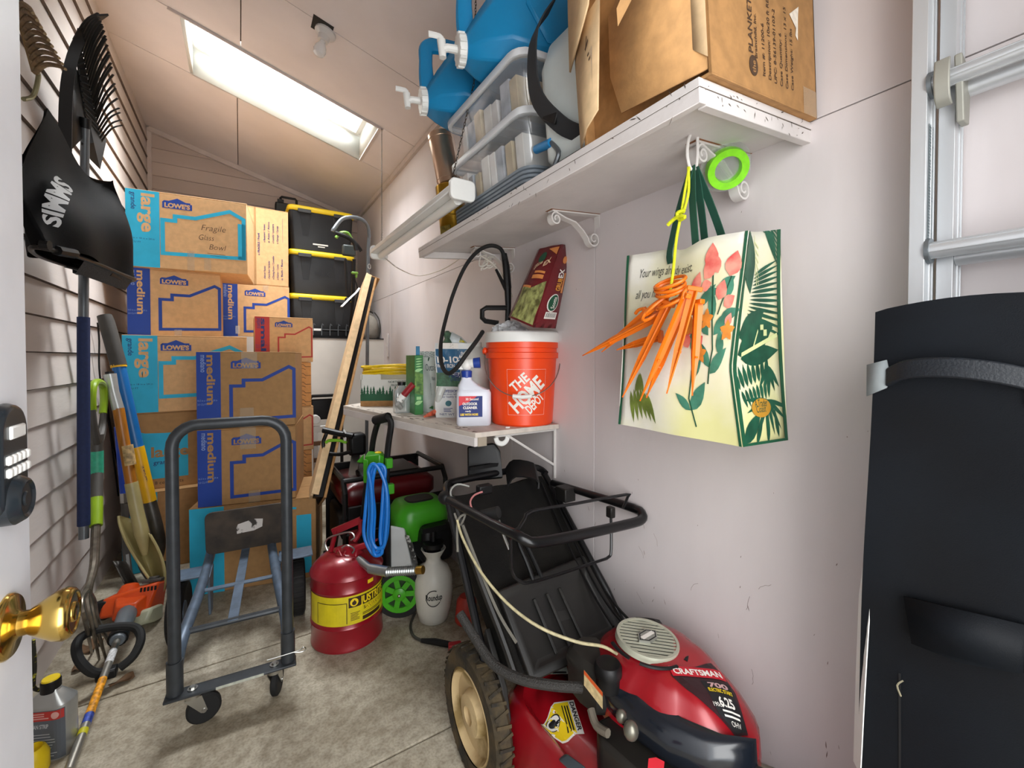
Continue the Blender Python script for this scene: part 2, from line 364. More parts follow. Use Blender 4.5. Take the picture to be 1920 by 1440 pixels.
# scuffs and nail rust on the right wall
sc = D(); rr = random.Random(5)
for i in range(95):
    y = rr.uniform(0.15, 1.75); z = rr.choice([rr.uniform(0.25, 0.75), rr.uniform(0.2, 2.2)]); l = rr.uniform(0.002, 0.016) * (1.6 if z < 0.7 else 0.8); a = rr.uniform(-0.5, 0.5) + math.pi / 2
    sc.leaf(y, z, l, rr.uniform(0.0008, 0.0022), a, 3)
for i in range(7):
    y = rr.uniform(0.55, 0.95); z = rr.uniform(0.35, 0.75); a = rr.uniform(0.9, 2.2); p = [(y, z)]
    for k in range(5): a += rr.uniform(-0.5, 0.5); p.append((p[-1][0] + 0.008 * math.cos(a), p[-1][1] + 0.008 * math.sin(a)))
    sc.stroke(p, 0.0008)
sc.put(lambda u, v: V((WALLX1 - 0.0006, u, v)), 'scuff_marks', mat('scuffs', '8d7a72', 0.9, var=0.3), right)
# front wall with the doorway the photograph is taken through
front = thing('wall_front', None, None, kind='structure')
for x0, x1, z0, z1 in ((-0.75, -0.26, 0, 3.35), (0.70, 1.15, 0, 3.0), (-0.26, 0.70, 2.08, 3.2)):
    B().box(((x0 + x1) / 2, WALLY0 - 0.06, (z0 + z1) / 2), (x1 - x0, 0.12, z1 - z0)).obj('panel', PAINT, front)
# ---------------------------------------------------------------- ceiling with skylight hole
SKX0, SKX1, SKY0, SKY1 = -0.255, 0.83, 2.99, 3.575
CEILP = mat('ceiling_paint', 'dcd3d1', 0.7, var=0.05, scale=2.5, bump=0.10, bscale=30)
ceil_ = thing('ceiling', None, None, kind='structure')
def slab(b, x0, x1, y0, y1, t=0.02, dz=0.0):
    b.add([(x, y, ceil_z(x) + h + dz) for h in (0, t) for x, y in ((x0, y0), (x1, y0), (x1, y1), (x0, y1))],
          [(0, 1, 2, 3), (7, 6, 5, 4), (0, 4, 5, 1), (1, 5, 6, 2), (2, 6, 7, 3), (3, 7, 4, 0)]); return b
g = 0.0025
for x0, x1, y0, y1 in ((-0.75, 0.02, -0.4, SKY0), (0.02, 1.16, -0.4, 2.40), (0.02, 1.16, 2.40, SKY0), (-0.75, SKX0, SKY0, SKY1), (SKX1, 1.16, SKY0, SKY1), (-0.75, 0.0, SKY1, 4.95), (0.0, 1.16, SKY1, 4.95)):
    slab(B(), x0 + g * (x0 > -0.7), x1 - g * (x1 < 1.1), y0 + g * (y0 > 0), y1 - g * (y1 < 4.9)).obj('panel', CEILP, ceil_)
rb = B()
for x0, x1, y0, y1 in ((-0.8, 1.2, -0.4, SKY0 - 0.03), (-0.8, 1.2, SKY1 + 0.03, 5.0), (-0.8, SKX0 - 0.03, SKY0 - 0.03, SKY1 + 0.03), (SKX1 + 0.03, 1.2, SKY0 - 0.03, SKY1 + 0.03)):
    slab(rb, x0, x1, y0, y1, 0.05, 0.021)
rb.obj('roof_deck', DIRT, ceil_)
TRIMM = mat('trim_paint', 'c9beb8', 0.6, var=0.06)
b = B(); b.beam((WALLX0 + 0.01, WALLY1 - 0.02, ceil_z(WALLX0) - 0.025), (WALLX1, WALLY1 - 0.02, ceil_z(WALLX1) - 0.025), 0.04, 0.045, up=(0, 1, 0)); struct(b.obj('trim_1', TRIMM))
b = B().box((WALLX1 - 0.011, 2.3, ceil_z(WALLX1) - 0.02), (0.022, 5.0, 0.04)); struct(b.obj('trim_2', TRIMM))
struct(B().box((WALLX0 + 0.012, WALLY1 - 0.018, 1.6), (0.03, 0.03, 3.26)).obj('trim_3', TRIMM))
# skylight: shaft boards, frame, pane
win = thing('window_1', None, None, kind='structure')
SHAFT = mat('shaft_white_paint', 'd9d9d2', 0.6, var=0.03, scale=6)
HS = 0.30
def shaft(x0, x1, y0, y1):
    B().add([(x0, y0, ceil_z(x0)), (x1, y1, ceil_z(x1)), (x1, y1, ceil_z(x1) + HS), (x0, y0, ceil_z(x0) + HS)], [(0, 1, 2, 3)]).obj('shaft_board', SHAFT, win, solid=0.018)
for a in ((SKX0, SKX1, SKY0, SKY0), (SKX0, SKX1, SKY1, SKY1), (SKX0, SKX0, SKY0, SKY1), (SKX1, SKX1, SKY0, SKY1)): shaft(*a)
fr = B()
for y in (SKY0 + 0.02, SKY1 - 0.02): fr.beam((SKX0, y, ceil_z(SKX0) + HS - 0.10), (SKX1, y, ceil_z(SKX1) + HS - 0.10), 0.045, 0.035, up=(0, 1, 0))
for x in (SKX0 + 0.02, SKX1 - 0.02): fr.beam((x, SKY0, ceil_z(x) + HS - 0.10), (x, SKY1, ceil_z(x) + HS - 0.10), 0.045, 0.035)
fr.beam((SKX0, SKY1 - 0.002, ceil_z(SKX0) + 0.13), (SKX1, SKY1 - 0.002, ceil_z(SKX1) + 0.13), 0.012, 0.008, up=(0, 1, 0))
fr.obj('frame', WHITEP, win, bev=0.003)
slab(B(), SKX0, SKX1, SKY0, SKY1, 0.005, HS).obj('pane', clear('skylight_glass', 'f4faff', 0.05, 0.02, 0.05), win)
cs = B()
for p, q in (((SKX0 - 0.06, SKY0), (SKX1 + 0.02, SKY0)), ((SKX1, SKY0), (SKX1, SKY1))):
    cs.beam((p[0], p[1], ceil_z(p[0]) - 0.004), (q[0], q[1], ceil_z(q[0]) - 0.004), 0.022, 0.008, up=(0, 1, 0) if p[1] == q[1] else None)
cs.obj('casing', TRIMM, win)
# back-right ledge the totes stand on
led = thing('wall_half', None, None, kind='structure')
LEDY, LEDZ = 3.86, 1.40
B().box((0.215, LEDY + 0.01, LEDZ / 2), (1.75, 0.02, LEDZ)).obj('front_panel', mat('ledge_paint', 'd4cfc6', 0.6, var=0.05, scale=4), led)
B().box((0.215, 4.36, LEDZ - 0.012), (1.75, 0.98, 0.024)).obj('top_board', SHELFP, led)
B().box((0.62, 4.33, LEDZ + 0.004), (0.94, 0.95, 0.008)).obj('mat', BLACK, led)
# wall outlet strip near the ledge, bare bulb
sw = thing('switch_plate', 'pale switch plate on the right wall below the shop light', 'switch', (1.088, 3.72, 1.345))
B().box((-0.004, 0, 0), (0.008, 0.05, 0.20)).obj('plate', SHELFP, sw, bev=0.003); B().box((-0.010, 0, 0.0), (0.008, 0.012, 0.025)).obj('toggle', SHELFP, sw)
p0 = at(612, 55, D=1); bx, by = 0.395, 2.44; bz = ceil_z(bx)
bl = thing('ceiling_lamp', 'bare bulb in a porcelain socket over a cut ceiling hole', 'lamp', (bx, by, bz))
TT = MX.Rotation(R(15.6), 4, 'Y')
B().box((-0.02, -0.02, -0.001), (0.10, 0.10, 0.003), T=TT).obj('junction_hole', mat('dark_hole', '2a2622', 0.9, var=0.2), bl)
B().lathe([(0.052, 0), (0.052, -0.012), (0.030, -0.030), (0.026, -0.055), (0.018, -0.056)], n=20, T=TT).obj('socket', mat('porcelain', 'cfc9c4', 0.3, var=0.04), bl)
B().lathe([(0.013, -0.050), (0.014, -0.066), (0.027, -0.090), (0.031, -0.110), (0.026, -0.132), (0.012, -0.143), (1e-7, -0.145)], n=18, T=TT).obj('bulb', clear('frosted_bulb', 'f4f1ee', 0.75, 0.15, 0.08), bl)
# ---------------------------------------------------------------- the open door
DX, DY = -0.21, 0.725
door = thing('door_1', 'white entry door standing open', None, (DX, DY, 0), kind='structure')
DOORP = mat('door_paint', 'e3e5ea', 0.4, var=0.03)
B().box((-0.0225, -0.45, 1.03), (0.045, 0.90, 2.03)).obj('slab', DOORP, door, bev=0.003)
B().box((-0.0225, 0.0006, 0.945), (0.025, 0.0015, 0.06)).obj('latch_plate', mat('brass', 'd0b060', 0.17, 1.0, var=0.05), door)
KZ = 0.66
kb = B().lathe([(r_, z_ * KZ) for r_, z_ in ((0.033, 0), (0.033, 0.004), (0.030, 0.009), (0.016, 0.012), (0.0125, 0.016), (0.0125, 0.026), (0.0145, 0.030), (0.019, 0.040), (0.0255, 0.056), (0.0275, 0.068), (0.0255, 0.076), (0.0225, 0.0795),
                (0.0205, 0.0795), (0.0195, 0.0775), (0.011, 0.0775), (0.0105, 0.0795), (0.0095, 0.081), (1e-7, 0.081))], n=40, T=MX.Translation((0, -0.066, 0.957)) @ MX.Rotation(R(90), 4, 'Y'))
kb.obj('knob', _M['brass'], door, ang=50)
kp = B(); TK = MX.Translation((0, -0.066, 1.119)) @ MX.Rotation(R(90), 4, 'Y') @ MX.Rotation(R(90), 4, 'Z')
kp.prism([(x, y + 0.012) for x, y in rrect(0.033, 0.062, 0.030, 6)], 0, 0.010, T=TK, scale=0.93); kpo = kp.obj('keypad', mat('keypad_black', '20262b', 0.25, var=0.1), door, bev=0.003)
kb2 = B()
for r_ in range(2):
    for c_ in range(5): kb2.box((-0.021 + c_ * 0.0105, 0.016 - r_ * 0.013, 0.0115), (0.009, 0.010, 0.005), T=TK)
kb2.obj('key', WHITEP, kpo, bev=0.0025)
B().box((0.001, 0.043, 0.0105), (0.034, 0.014, 0.004), T=TK).obj('badge', WHITEP, kpo, bev=0.005)
B().lathe([(0.026, 0.0), (0.026, 0.010), (0.0215, 0.017), (0.019, 0.0185), (0.016, 0.0165), (0.008, 0.0165), (0.007, 0.018), (1e-7, 0.018)], n=28, T=MX.Translation((0, -0.066, 1.090)) @ MX.Rotation(R(90), 4, 'Y')).obj('turn_piece', mat('keypad_black', '20262b', 0.25), kpo)
# ================================================================ upper shelf
SX0, SX1, SY0, SY1 = 0.675, WALLX1, 0.457, 1.84
SA = math.atan2(0.042, SX1 - SX0)                      # the board sags towards the room
TS = MX.Translation((SX0, 0, 1.727)) @ MX.Rotation(-SA, 4, 'Y')
def on_shelf(x, y, z=0, rz=0): return TS @ MX.Translation((x, y, z)) @ MX.Rotation(rz, 4, 'Z')
SW = (SX1 - SX0) / math.cos(SA)
shelf = thing('wall_shelf', 'long white painted upper wall shelf with lipped edges and scroll brackets', 'shelf', mx=TS)
B().box((SW / 2, (SY0 + SY1) / 2, -0.008), (SW, SY1 - SY0, 0.016)).obj('board', SHELFP, shelf, bev=0.001)
B().box((0.009, (SY0 + SY1) / 2, -0.0295), (0.018, SY1 - SY0, 0.027)).obj('front_lip', SHELFP, shelf, bev=0.0015)
for y in (SY0 + 0.009, SY1 - 0.009): B().box((SW / 2 + 0.009, y, -0.031), (SW - 0.020, 0.018, 0.028)).obj('end_lip', SHELFP, shelf, bev=0.0015)
CLR = mat('bracket_white', 'dcd8d4', 0.35, var=0.04)
def scroll(n=22, r=0.022, turns=1.4, a0=0.0, s=1):
    return [(r * (1 - 0.75 * i / n) * math.cos(a0 + s * turns * 2 * math.pi * i / n), r * (1 - 0.75 * i / n) * math.sin(a0 + s * turns * 2 * math.pi * i / n)) for i in range(n + 1)]
for y in (0.605, 1.14, 1.70):
    bk = B(); W_ = 0.012
    bk.box((SW - 0.004, y, -0.075), (0.005, 0.026, 0.118)); bk.cyl((SW - 0.007, y, -0.134), (SW - 0.002, y, -0.134), 0.013, n=14)
    bk.box((SW - 0.11, y, -0.0195), (0.21, 0.026, 0.005))
    c1 = V((SW - 0.20, y, -0.045)); c2 = V((SW - 0.035, y, -0.105))
    s1 = [c1 + V((p[0], 0, p[1])) for p in reversed(scroll(a0=math.pi / 2, s=1))]; s2 = [c2 + V((p[0], 0, p[1])) for p in scroll(a0=math.pi, s=1, r=0.028)]
    bk.strip(s1 + [V((SW - 0.16, y, -0.040)), V((SW - 0.115, y, -0.052)), V((SW - 0.082, y, -0.08))] + s2, (0, W_, 0), 0.005)
    bk.obj('bracket', CLR, shelf)
    gr_ = B().box((SW - 0.11, y, -0.0167), (0.225, 0.034, 0.0012)); gr_.obj('strap_edge_strip', mat('strip_brown', '8a5a3a', 0.8, var=0.15), shelf)  # brown strip showing around the bracket's top strap
gm = D(); rr = random.Random(3)
for i in range(26): gm.leaf(rr.uniform(SY0, 1.3), rr.uniform(-0.042, -0.002), rr.uniform(0.004, 0.02), rr.uniform(0.001, 0.003), rr.uniform(-1.8, 1.8), 3)
gm.stroke([(SY0, -0.017), (SY1, -0.017)], 0.0012)
gm.put(lambda u, v: V((-0.0006, u, v)), 'paint_chips', DIRT, shelf)
gm = D()
for i in range(30): gm.leaf(rr.uniform(0.02, SW - 0.02), rr.uniform(-0.042, -0.002), rr.uniform(0.003, 0.014), rr.uniform(0.001, 0.003), rr.uniform(-1.8, 1.8), 3)
gm.stroke([(0, -0.0165), (SW, -0.0165)], 0.0014)
gm.put(lambda u, v: V((u, SY0 - 0.0006, v)), 'paint_chips', DIRT, shelf)
# ---- big carton lying with its opening towards the room
pb = thing('cardboard_box', 'big worn carton with loose flaps on the near end of the upper shelf', 'box', mx=on_shelf(0.012, 0.442, 0.0))
PW, PD, PH = 0.398, 0.315, 0.50
bx_ = B(); t = 0.005
for c, d in (((PW / 2, t / 2, PH / 2), (PW, t, PH)), ((PW / 2, PD - t / 2, PH / 2), (PW, t, PH)), ((PW - t / 2, PD / 2, PH / 2), (t, PD, PH)), ((PW / 2, PD / 2, t / 2), (PW, PD, t)), ((PW / 2, PD / 2, PH - t / 2), (PW, PD, t)), ((0.03, PD / 2, PH / 2), (0.004, PD - 0.01, PH - 0.01))):
    bx_.box(c, d)
bx_.obj('carton', CARDD, pb, bev=0.002)
def flap(pts, name='flap', m=CARD, th=0.004):
    B().add(pts, [tuple(range(len(pts)))]).obj(name, m, pb, solid=th)
flap([(0.004, 0.006, 0.012), (-0.012, 0.190, 0.02), (-0.016, 0.21, 0.10), (-0.016, 0.205, 0.215), (-0.004, 0.165, 0.270), (0.002, 0.02, 0.30), (0.004, 0.006, 0.28)])
flap([(0.000, 0.004, 0.03), (0.002, 0.035, 0.06), (0.004, 0.06, 0.50), (0.0, 0.004, 0.50)], m=CARDL)
lf = [(-0.004, 0.325, 0.005), (-0.052, 0.255, 0.010), (-0.055, 0.215, 0.030), (-0.040, 0.205, 0.25), (-0.012, 0.315, 0.25)]
flap(lf, m=CARDL)
flap([(-0.018, 0.33, 0.175), (-0.062, 0.215, 0.235), (-0.03, 0.20, 0.45), (0.0, 0.33, 0.45)], m=CARDL)
m_ = bilin((-0.012, 0.308, 0.02), (-0.056, 0.222, 0.03), (-0.046, 0.212, 0.23), (-0.016, 0.305, 0.23), 0.0035)
d_ = D(); d_.stroke([(0.35, 0.70), (0.70, 0.80)], 0.03).stroke([(0.5, 0.66), (0.62, 0.86)], 0.03).stroke([(0.30, 0.45), (0.36, 0.62), (0.72, 0.66)], 0.03).stroke([(0.36, 0.5), (0.75, 0.45), (0.40, 0.56), (0.8, 0.60)], 0.03).stroke([(0.25, 0.15), (0.34, 0.48)], 0.015)
d_.put(m_, 'marker_writing', BROWNI, pb)
d_ = D(); d_.rect(0.1, 0.25, 0.9, 0.68); d_.put(bilin((-0.012, 0.308, 0.02), (-0.056, 0.222, 0.03), (-0.046, 0.212, 0.23), (-0.016, 0.305, 0.23), 0.0029), 'tape', clear('packing_tape', 'd9bb8c', 0.35, 0.2, 0.12), pb)
tx = D()
for i, (s, uu, v0, sz) in enumerate((('PLANKET\u2122 - FROST', 0.140, 0.070, 0.021), ('Brainchild, Inc.', 0.155, 0.064, 0.0125), ('Item #: 11200-6', 0.182, 0.038, 0.0135), ('Description: 10x20 ft RECT', 0.204, 0.036, 0.0135), ('UPC: 8-56139-01103-2', 0.226, 0.034, 0.0135), ('Case Quantity: 6', 0.249, 0.034, 0.0135), ('Case Dimensions: 13 x 15', 0.271, 0.034, 0.0135), ('Case Weight: 15 lbs', 0.294, 0.036, 0.0135))):
    tx.text(s, uu, v0, sz, rot=R(90), bold=0.012, sx=1.12)
tx.circ(0.140, 0.048, 0.015, sy=1.25); tx.put(lambda u, v: V((u, -0.0006, v)), 'lettering', BROWNI, pb)
D().text('the', 0.146, 0.035, 0.017, rot=R(90), bold=0.01).put(lambda u, v: V((u, -0.0012, v)), 'logo_lettering', CARDD, pb)
D().poly([(0.285, 0.185), (0.312, 0.165), (0.308, 0.150), (0.318, 0.142), (0.322, 0.190), (0.326, 0.212)]).put(lambda u, v: V((u, -0.0012, v)), 'torn_patch', mat('torn_paper', 'e8ddcc', 0.9, var=0.15, scale=80), pb)
D().rect(0.335, 0.0, 0.397, 0.055).put(lambda u, v: V((u, -0.0012, v)), 'tape', _M['packing_tape'], pb)
# ---- backpack sprayer behind the carton
bs = thing('backpack_sprayer', 'white backpack sprayer tank with black shoulder strap between carton and clear bins', 'sprayer', mx=on_shelf(0.055, 0.89, 0))
B().box((0.15, 0, 0.02), (0.30, 0.22, 0.04), taper=(0.95, 0.9)).obj('base', BLACK, bs, bev=0.006)
tk = B(); rings = []
for z, sx, sy in ((0.04, 0.125, 0.085), (0.06, 0.14, 0.095), (0.30, 0.14, 0.095), (0.36, 0.12, 0.08), (0.40, 0.06, 0.05)): rings.append([(0.15 + p[0], p[1], z) for p in rrect(sx, sy, 0.035)])
tk.loft(rings).obj('tank', mat('milky_tank', 'e4ece8', 0.35, var=0.03), bs, ang=50)
B().lathe([(0.055, 0.39), (0.055, 0.43), (0.05, 0.435)], c=(0.15, 0, 0)).obj('lid', GREENI, bs)
ST = B().strip([(0.03, 0.03, 0.45), (-0.03, 0.045, 0.36), (-0.035, 0.05, 0.22), (-0.015, -0.01, 0.12), (0.01, -0.06, 0.075), (0.03, -0.10, 0.06)], (0.004, 0.026, -0.006), 0.004, k=5)
ST.obj('strap', mat('black_webbing', '26282b', 0.7, var=0.15), bs)
B().box((-0.020, 0.012, 0.145), (0.010, 0.06, 0.03), R=MX.Rotation(R(35), 3, 'X')).obj('buckle', BLACK, bs, bev=0.003)
B().cyl((0.02, 0.135, 0.115), (0.012, 0.055, 0.10), 0.0125).obj('nut', mat('sky_blue_plastic', '1f86c4', 0.35), bs)
B().tube([(0.012, 0.055, 0.10), (0.005, 0.02, 0.06), (0.0, 0.035, 0.03)], 0.007, k=4).obj('valve', GREYM, bs)
B().lathe([(0.028, 0), (0.026, 0.012), (0.01, 0.016), (1e-6, 0.016)], c=(-0.005, 0.09, 0.0)).obj('cap', mat('ivory_plastic', 'ded9bf', 0.4), bs)
# ---- nested grey lids, two clear bins, papers
BY0, BL, BW = 1.03, 0.52, 0.345
GREYL = mat('grey_lid_plastic', '7f8890', 0.4, var=0.05)
lid_bm = B()
lid_bm.loft([[(p[0], p[1], z) for p in rrect(BW / 2 - i, BL / 2 - i, 0.045)] for z, i in ((0, 0.006), (0.003, 0.0), (0.0105, 0.0), (0.0125, 0.004))])
lid_me = lid_bm.mesh('bin_lid'); lid_me.materials.append(GREYL)
ORD = ('lowest', 'second lowest', 'third lowest', 'third from the top', 'second from the top', 'topmost')
for i in range(6):
    o = bpy.data.objects.new('bin_lid', lid_me); C.objects.link(o); o.matrix_basis = on_shelf(0.04 + BW / 2, BY0 + BL / 2, i * 0.0127)
    tag(o, 'grey plastic bin lid under the clear bins, %s of the stack' % ORD[i], 'lid', 'grey lids stacked on the upper shelf')
CB = clear('clear_bin_plastic', 'dfe6ec', 0.16, 0.12, 0.10); RIM = mat('bin_rim_white', 'e6e9ec', 0.35, var=0.02)
def clear_bin(z0, h, label, tall):
    b_ = thing('storage_bin', label, 'bin', mx=on_shelf(0.04 + BW / 2, BY0 + BL / 2, z0), group='clear bins on the upper shelf')
    w2, l2 = BW / 2, BL / 2; bd = B(); n = len(rrect(1, 1, 0.1))
    R_ = [[(p[0], p[1], z) for p in rrect(w2 - i, l2 - i, 0.045)] for z, i in ((0.0, 0.026), (0.004, 0.022), (h - 0.02, 0.010))]
    bd.loft(R_, cap=False); bd.add(R_[0], [tuple(range(len(R_[0])))]); bd.obj('body', CB, b_, ang=60)
    rim = B(); rim.loft([[(p[0], p[1], z) for p in rrect(w2 - i, l2 - i, 0.05)] for z, i in ((h - 0.024, 0.010), (h - 0.022, 0.0), (h - 0.004, 0.0), (h, 0.005))], cap=False)
    rim.obj('rim', RIM, b_, ang=60, solid=0.003)
    ld = B(); ld.prism(rrect(w2 - 0.004, l2 - 0.004, 0.045), h - 0.006, h - 0.003); ld.obj('lid', CB, b_)
    return b_
Z1 = 6 * 0.0127 + 0.0005
clear_bin(Z1, 0.170, 'lower clear storage bin with white rim standing on the grey lids', 0)
Z2 = Z1 + 0.168
clear_bin(Z2, 0.165, 'upper clear storage bin with white rim, under the blue water jugs', 1)
PAP = [mat('paper_a', 'e9e6df', 0.8, var=0.05, scale=30), mat('paper_b', 'd9c7a4', 0.8, var=0.12, scale=20), mat('paper_c', 'b9bec6', 0.8, var=0.2, scale=25), mat('paper_d', 'efece8', 0.7, var=0.04)]
rr = random.Random(11)
for k, zz in enumerate((Z1 + 0.006, Z2 + 0.006)):
    y = BY0 + 0.05
    for i in range(8):
        w = 0.040 + 0.018 * rr.random(); h = 0.085 + 0.035 * rr.random()
        o = B().box((0, 0, h / 2), (0.235, w - 0.008, h)).obj('paper_bundle', PAP[(i + k) % 4], bev=0.002)
        o.matrix_basis = on_shelf(0.185, y + w / 2, zz, R(rr.uniform(-3, 3))) @ MX.Rotation(R(rr.uniform(-3, 3)), 4, 'X'); y += w + 0.004
        tag(o, 'paper bundle inside the %s clear bin, %s from its near end' % (('lower', 'upper')[k], ('first', 'second', 'third', 'fourth', 'fifth', 'sixth', 'seventh', 'eighth')[i]), 'papers', 'papers in the %s clear bin' % ('lower', 'upper')[k])
        if y > BY0 + BL - 0.09: break
o = B().box((0, 0, 0.03), (0.12, 0.018, 0.055)).obj('red_pouch', mat('red_print', 'a3423c', 0.6, var=0.3, scale=60), sub=0, bev=0.006)
o.matrix_basis = on_shelf(0.23, BY0 + 0.034, Z2 + 0.055); tag(o, 'small red pouch at the near end of the upper clear bin', 'pouch')
# ---- two blue water jugs on the bins
JUG = mat('jug_blue', '1187be', 0.38, var=0.06, scale=6, bump=0.05, bscale=150)
ZL = Z2 + 0.1655
def jug(mx, label):
    j = thing('water_jug', label, 'jug', mx=mx, group='blue water jugs on the clear bins')
    b_ = B()
    def sec(x, hw, z0, z1, c):   # octagonal cross-section
        return [(x, -hw + c, z0), (x, hw - c, z0), (x, hw, z0 + c), (x, hw, z1 - c), (x, hw - c, z1), (x, -hw + c, z1), (x, -hw, z1 - c), (x, -hw, z0 + c)]
    b_.loft([sec(-0.20, 0.115, 0.02, 0.265, 0.03), sec(-0.185, 0.135, 0.0, 0.285, 0.035), sec(0.02, 0.138, 0.0, 0.285, 0.035), sec(0.075, 0.130, 0.004, 0.250, 0.045), sec(0.150, 0.085, 0.022, 0.165, 0.035), sec(0.185, 0.052, 0.035, 0.120, 0.022), sec(0.192, 0.040, 0.042, 0.110, 0.018)])
    body = b_.obj('body', JUG, j, bev=0.006, seg=2)
    for sg in (-1, 1):
        B().hull([(x, sg * (0.139 + e), z) for e, P_ in ((0, ((-0.16, 0.035), (-0.16, 0.25), (0.0, 0.25), (0.03, 0.14), (-0.03, 0.035))), (0.007, ((-0.15, 0.048), (-0.15, 0.238), (-0.008, 0.238), (0.018, 0.14), (-0.037, 0.048)))) for x, z in P_]).obj('side_panel', JUG, body, bev=0.003)
    B().tube([(0.04, 0, 0.275), (0.12, 0, 0.285), (0.168, 0, 0.272), (0.178, 0, 0.22), (0.180, 0, 0.14), (0.165, 0, 0.085)], [0.028, 0.024, 0.022, 0.020, 0.024, 0.04], n=10, k=5, flat=(1.25, 0.8), up=(0, 1, 0)).obj('handle', JUG, j)
    cp = B().cyl((0.190, 0, 0.075), (0.214, 0, 0.075), 0.046, 0.043, n=18); co = cp.obj('cap', WHITEP, j, bev=0.002)
    rb_ = B()
    for i in range(14):
        a = 2 * math.pi * i / 14; rb_.box((0.203, 0.045 * math.cos(a), 0.075 + 0.045 * math.sin(a)), (0.020, 0.007, 0.007), R=MX.Rotation(a, 3, 'X'))
    rb_.obj('ribs', WHITEP, co)
    sp = B().tube([(0.21, 0, 0.075), (0.245, 0, 0.077), (0.262, 0, 0.07)], [0.013, 0.012, 0.012], n=10).cyl((0.262, 0, 0.098), (0.262, 0, 0.045), 0.0135, 0.011)
    sp.tube([(0.262, 0.0, 0.098), (0.266, 0, 0.108), (0.30, 0, 0.112)], 0.0065, n=8, k=3, flat=(1.5, 0.8)); sp.obj('spigot', WHITEP, j)
    return j
jug(on_shelf(0.165, 1.185, ZL) @ MX.Rotation(R(166), 4, 'Z'), 'nearer blue water jug, above the front corner of the bins')
jug(on_shelf(0.165, 1.515, ZL + 0.002) @ MX.Rotation(R(168), 4, 'Z'), 'farther blue water jug, above the champagne coloured can')
# ---- tins at the far end
gt = thing('tin', 'gold tin standing at the far end of the upper shelf', 'tin', mx=on_shelf(0.115, 1.70, 0))
GOLDT = mat('gold_tin', 'b08a2e', 0.28, 0.9, var=0.15, scale=30)
B().lathe([(0.058, 0), (0.058, 0.19), (0.061, 0.192), (0.061, 0.232), (0.058, 0.236), (0.05, 0.236), (0.05, 0.20)], n=32).obj('can', GOLDT, gt, ang=25)
for z in (0.10, 0.14): B().lathe([(0.0582, z), (0.0598, z + 0.003), (0.0582, z + 0.006)], n=32).obj('bead', GOLDT, gt)
B().box((-0.052, -0.03, 0.035), (0.004, 0.05, 0.05), R=MX.Rotation(R(30), 3, 'Z')).obj('label', mat('tin_label', '86722f', 0.5, var=0.4, scale=60), gt)
ct = thing('can', 'champagne coloured metal can standing in the gold tin', 'can', mx=on_shelf(0.115, 1.70, 0.241) @ MX.Rotation(R(-6), 4, 'X') @ MX.Rotation(R(-4), 4, 'Y'))
B().lathe([(0.046, 0), (0.050, 0.004), (0.050, 0.215), (0.047, 0.22), (0.046, 0.20), (1e-6, 0.2)], n=32).obj('body', mat('champagne', 'c9ab92', 0.3, 0.85, var=0.06), ct)
for z in (0.02, 0.195): B().lathe([(0.0502, z), (0.0516, z + 0.002), (0.0502, z + 0.004)], n=32).obj('bead', _M['champagne'], ct)
gb = thing('bowl', 'dark green round bowl leaning behind the farther water jug', 'bowl', mx=MX.Translation((0.800, 1.93, 2.19)) @ MX.Rotation(R(62), 4, 'Y') @ MX.Rotation(R(25), 4, 'X'))
B().lathe([(0.045, 0), (0.09, 0.02), (0.105, 0.05), (0.110, 0.052), (0.108, 0.056), (0.086, 0.024), (1e-6, 0.006)], n=32).obj('shell', mat('bowl_green', '1f3a2e', 0.4, var=0.15), gb)
# ---- hanging strip light
FX, FY0, FY1, FZ = 0.645, 1.335, 2.36, 1.80
sl = thing('strip_light', 'white strip light hung on chains in front of the upper shelf end', 'lamp', (FX, FY0, FZ))
hb = B(); pr = [(-0.045, 0.0), (-0.045, 0.022), (-0.022, 0.042), (0.022, 0.042), (0.045, 0.022), (0.045, 0.0)]
hb.prism(pr, 0, FY1 - FY0, T=MX.Rotation(R(90), 4, 'X') @ MX.Diagonal((1, 1, -1, 1)))
hb.obj('housing', WHITEP, sl, bev=0.003)
B().cyl((0, 0.03, -0.012), (0, FY1 - FY0 - 0.03, -0.012), 0.0165, n=18).obj('tube', mat('lamp_tube', 'f1f0ea', 0.25, var=0.0), sl)
for y in (-0.006, FY1 - FY0 + 0.006): B().prism([(x, z) for x, z in rrect(0.047, 0.036, 0.018)], -0.010, 0.010, T=MX.Translation((0, y, 0.010)) @ MX.Rotation(R(90), 4, 'X')).obj('end_cap', WHITEP, sl, bev=0.004)
def chain(p0, p1, parent, r=0.0010, step=0.011, name='chain'):
    p0, p1 = V(p0), V(p1); n = int((p1 - p0).length / step); b_ = B(); d = (p1 - p0).normalized(); F_ = frame_of(d)
    for i in range(n):
        c = p0 + d * (i + 0.5) * step; x = (F_.col[0] if i % 2 else F_.col[1])
        b_.tube([c + d * (step * 0.68 * math.cos(a)) + x * (0.0032 * math.sin(a)) for a in [k * math.pi / 4 for k in range(8)]], r, n=4, closed=True)
    return b_.obj(name, mat('chain_metal', '4c4740', 0.5, 0.6, var=0.2), parent, world=True)
chain((FX, FY0 + 0.10, FZ + 0.04), (0.700, 1.347, 2.20), sl)
chain((0.700, 1.347, 2.20), (0.72, 1.352, ceil_z(0.72)), sl)
chain((FX, FY1 - 0.05, FZ + 0.04), (0.838, 2.985, ceil_z(0.838)), sl)
cdw = B().tube([at(722, 484, X=0.66), at(750, 505, X=0.8), at(785, 517, X=1.05), at(830, 505, X=1.06), at(872, 478, X=1.05)], 0.003, k=6); cdw.obj('cord', mat('cord_white', 'cfc8bd', 0.5), sl, world=True)
ct2 = thing('cable_tie', 'tangle of white cord tied to the far shelf bracket', 'cord', (1.03, 1.70, 1.69))
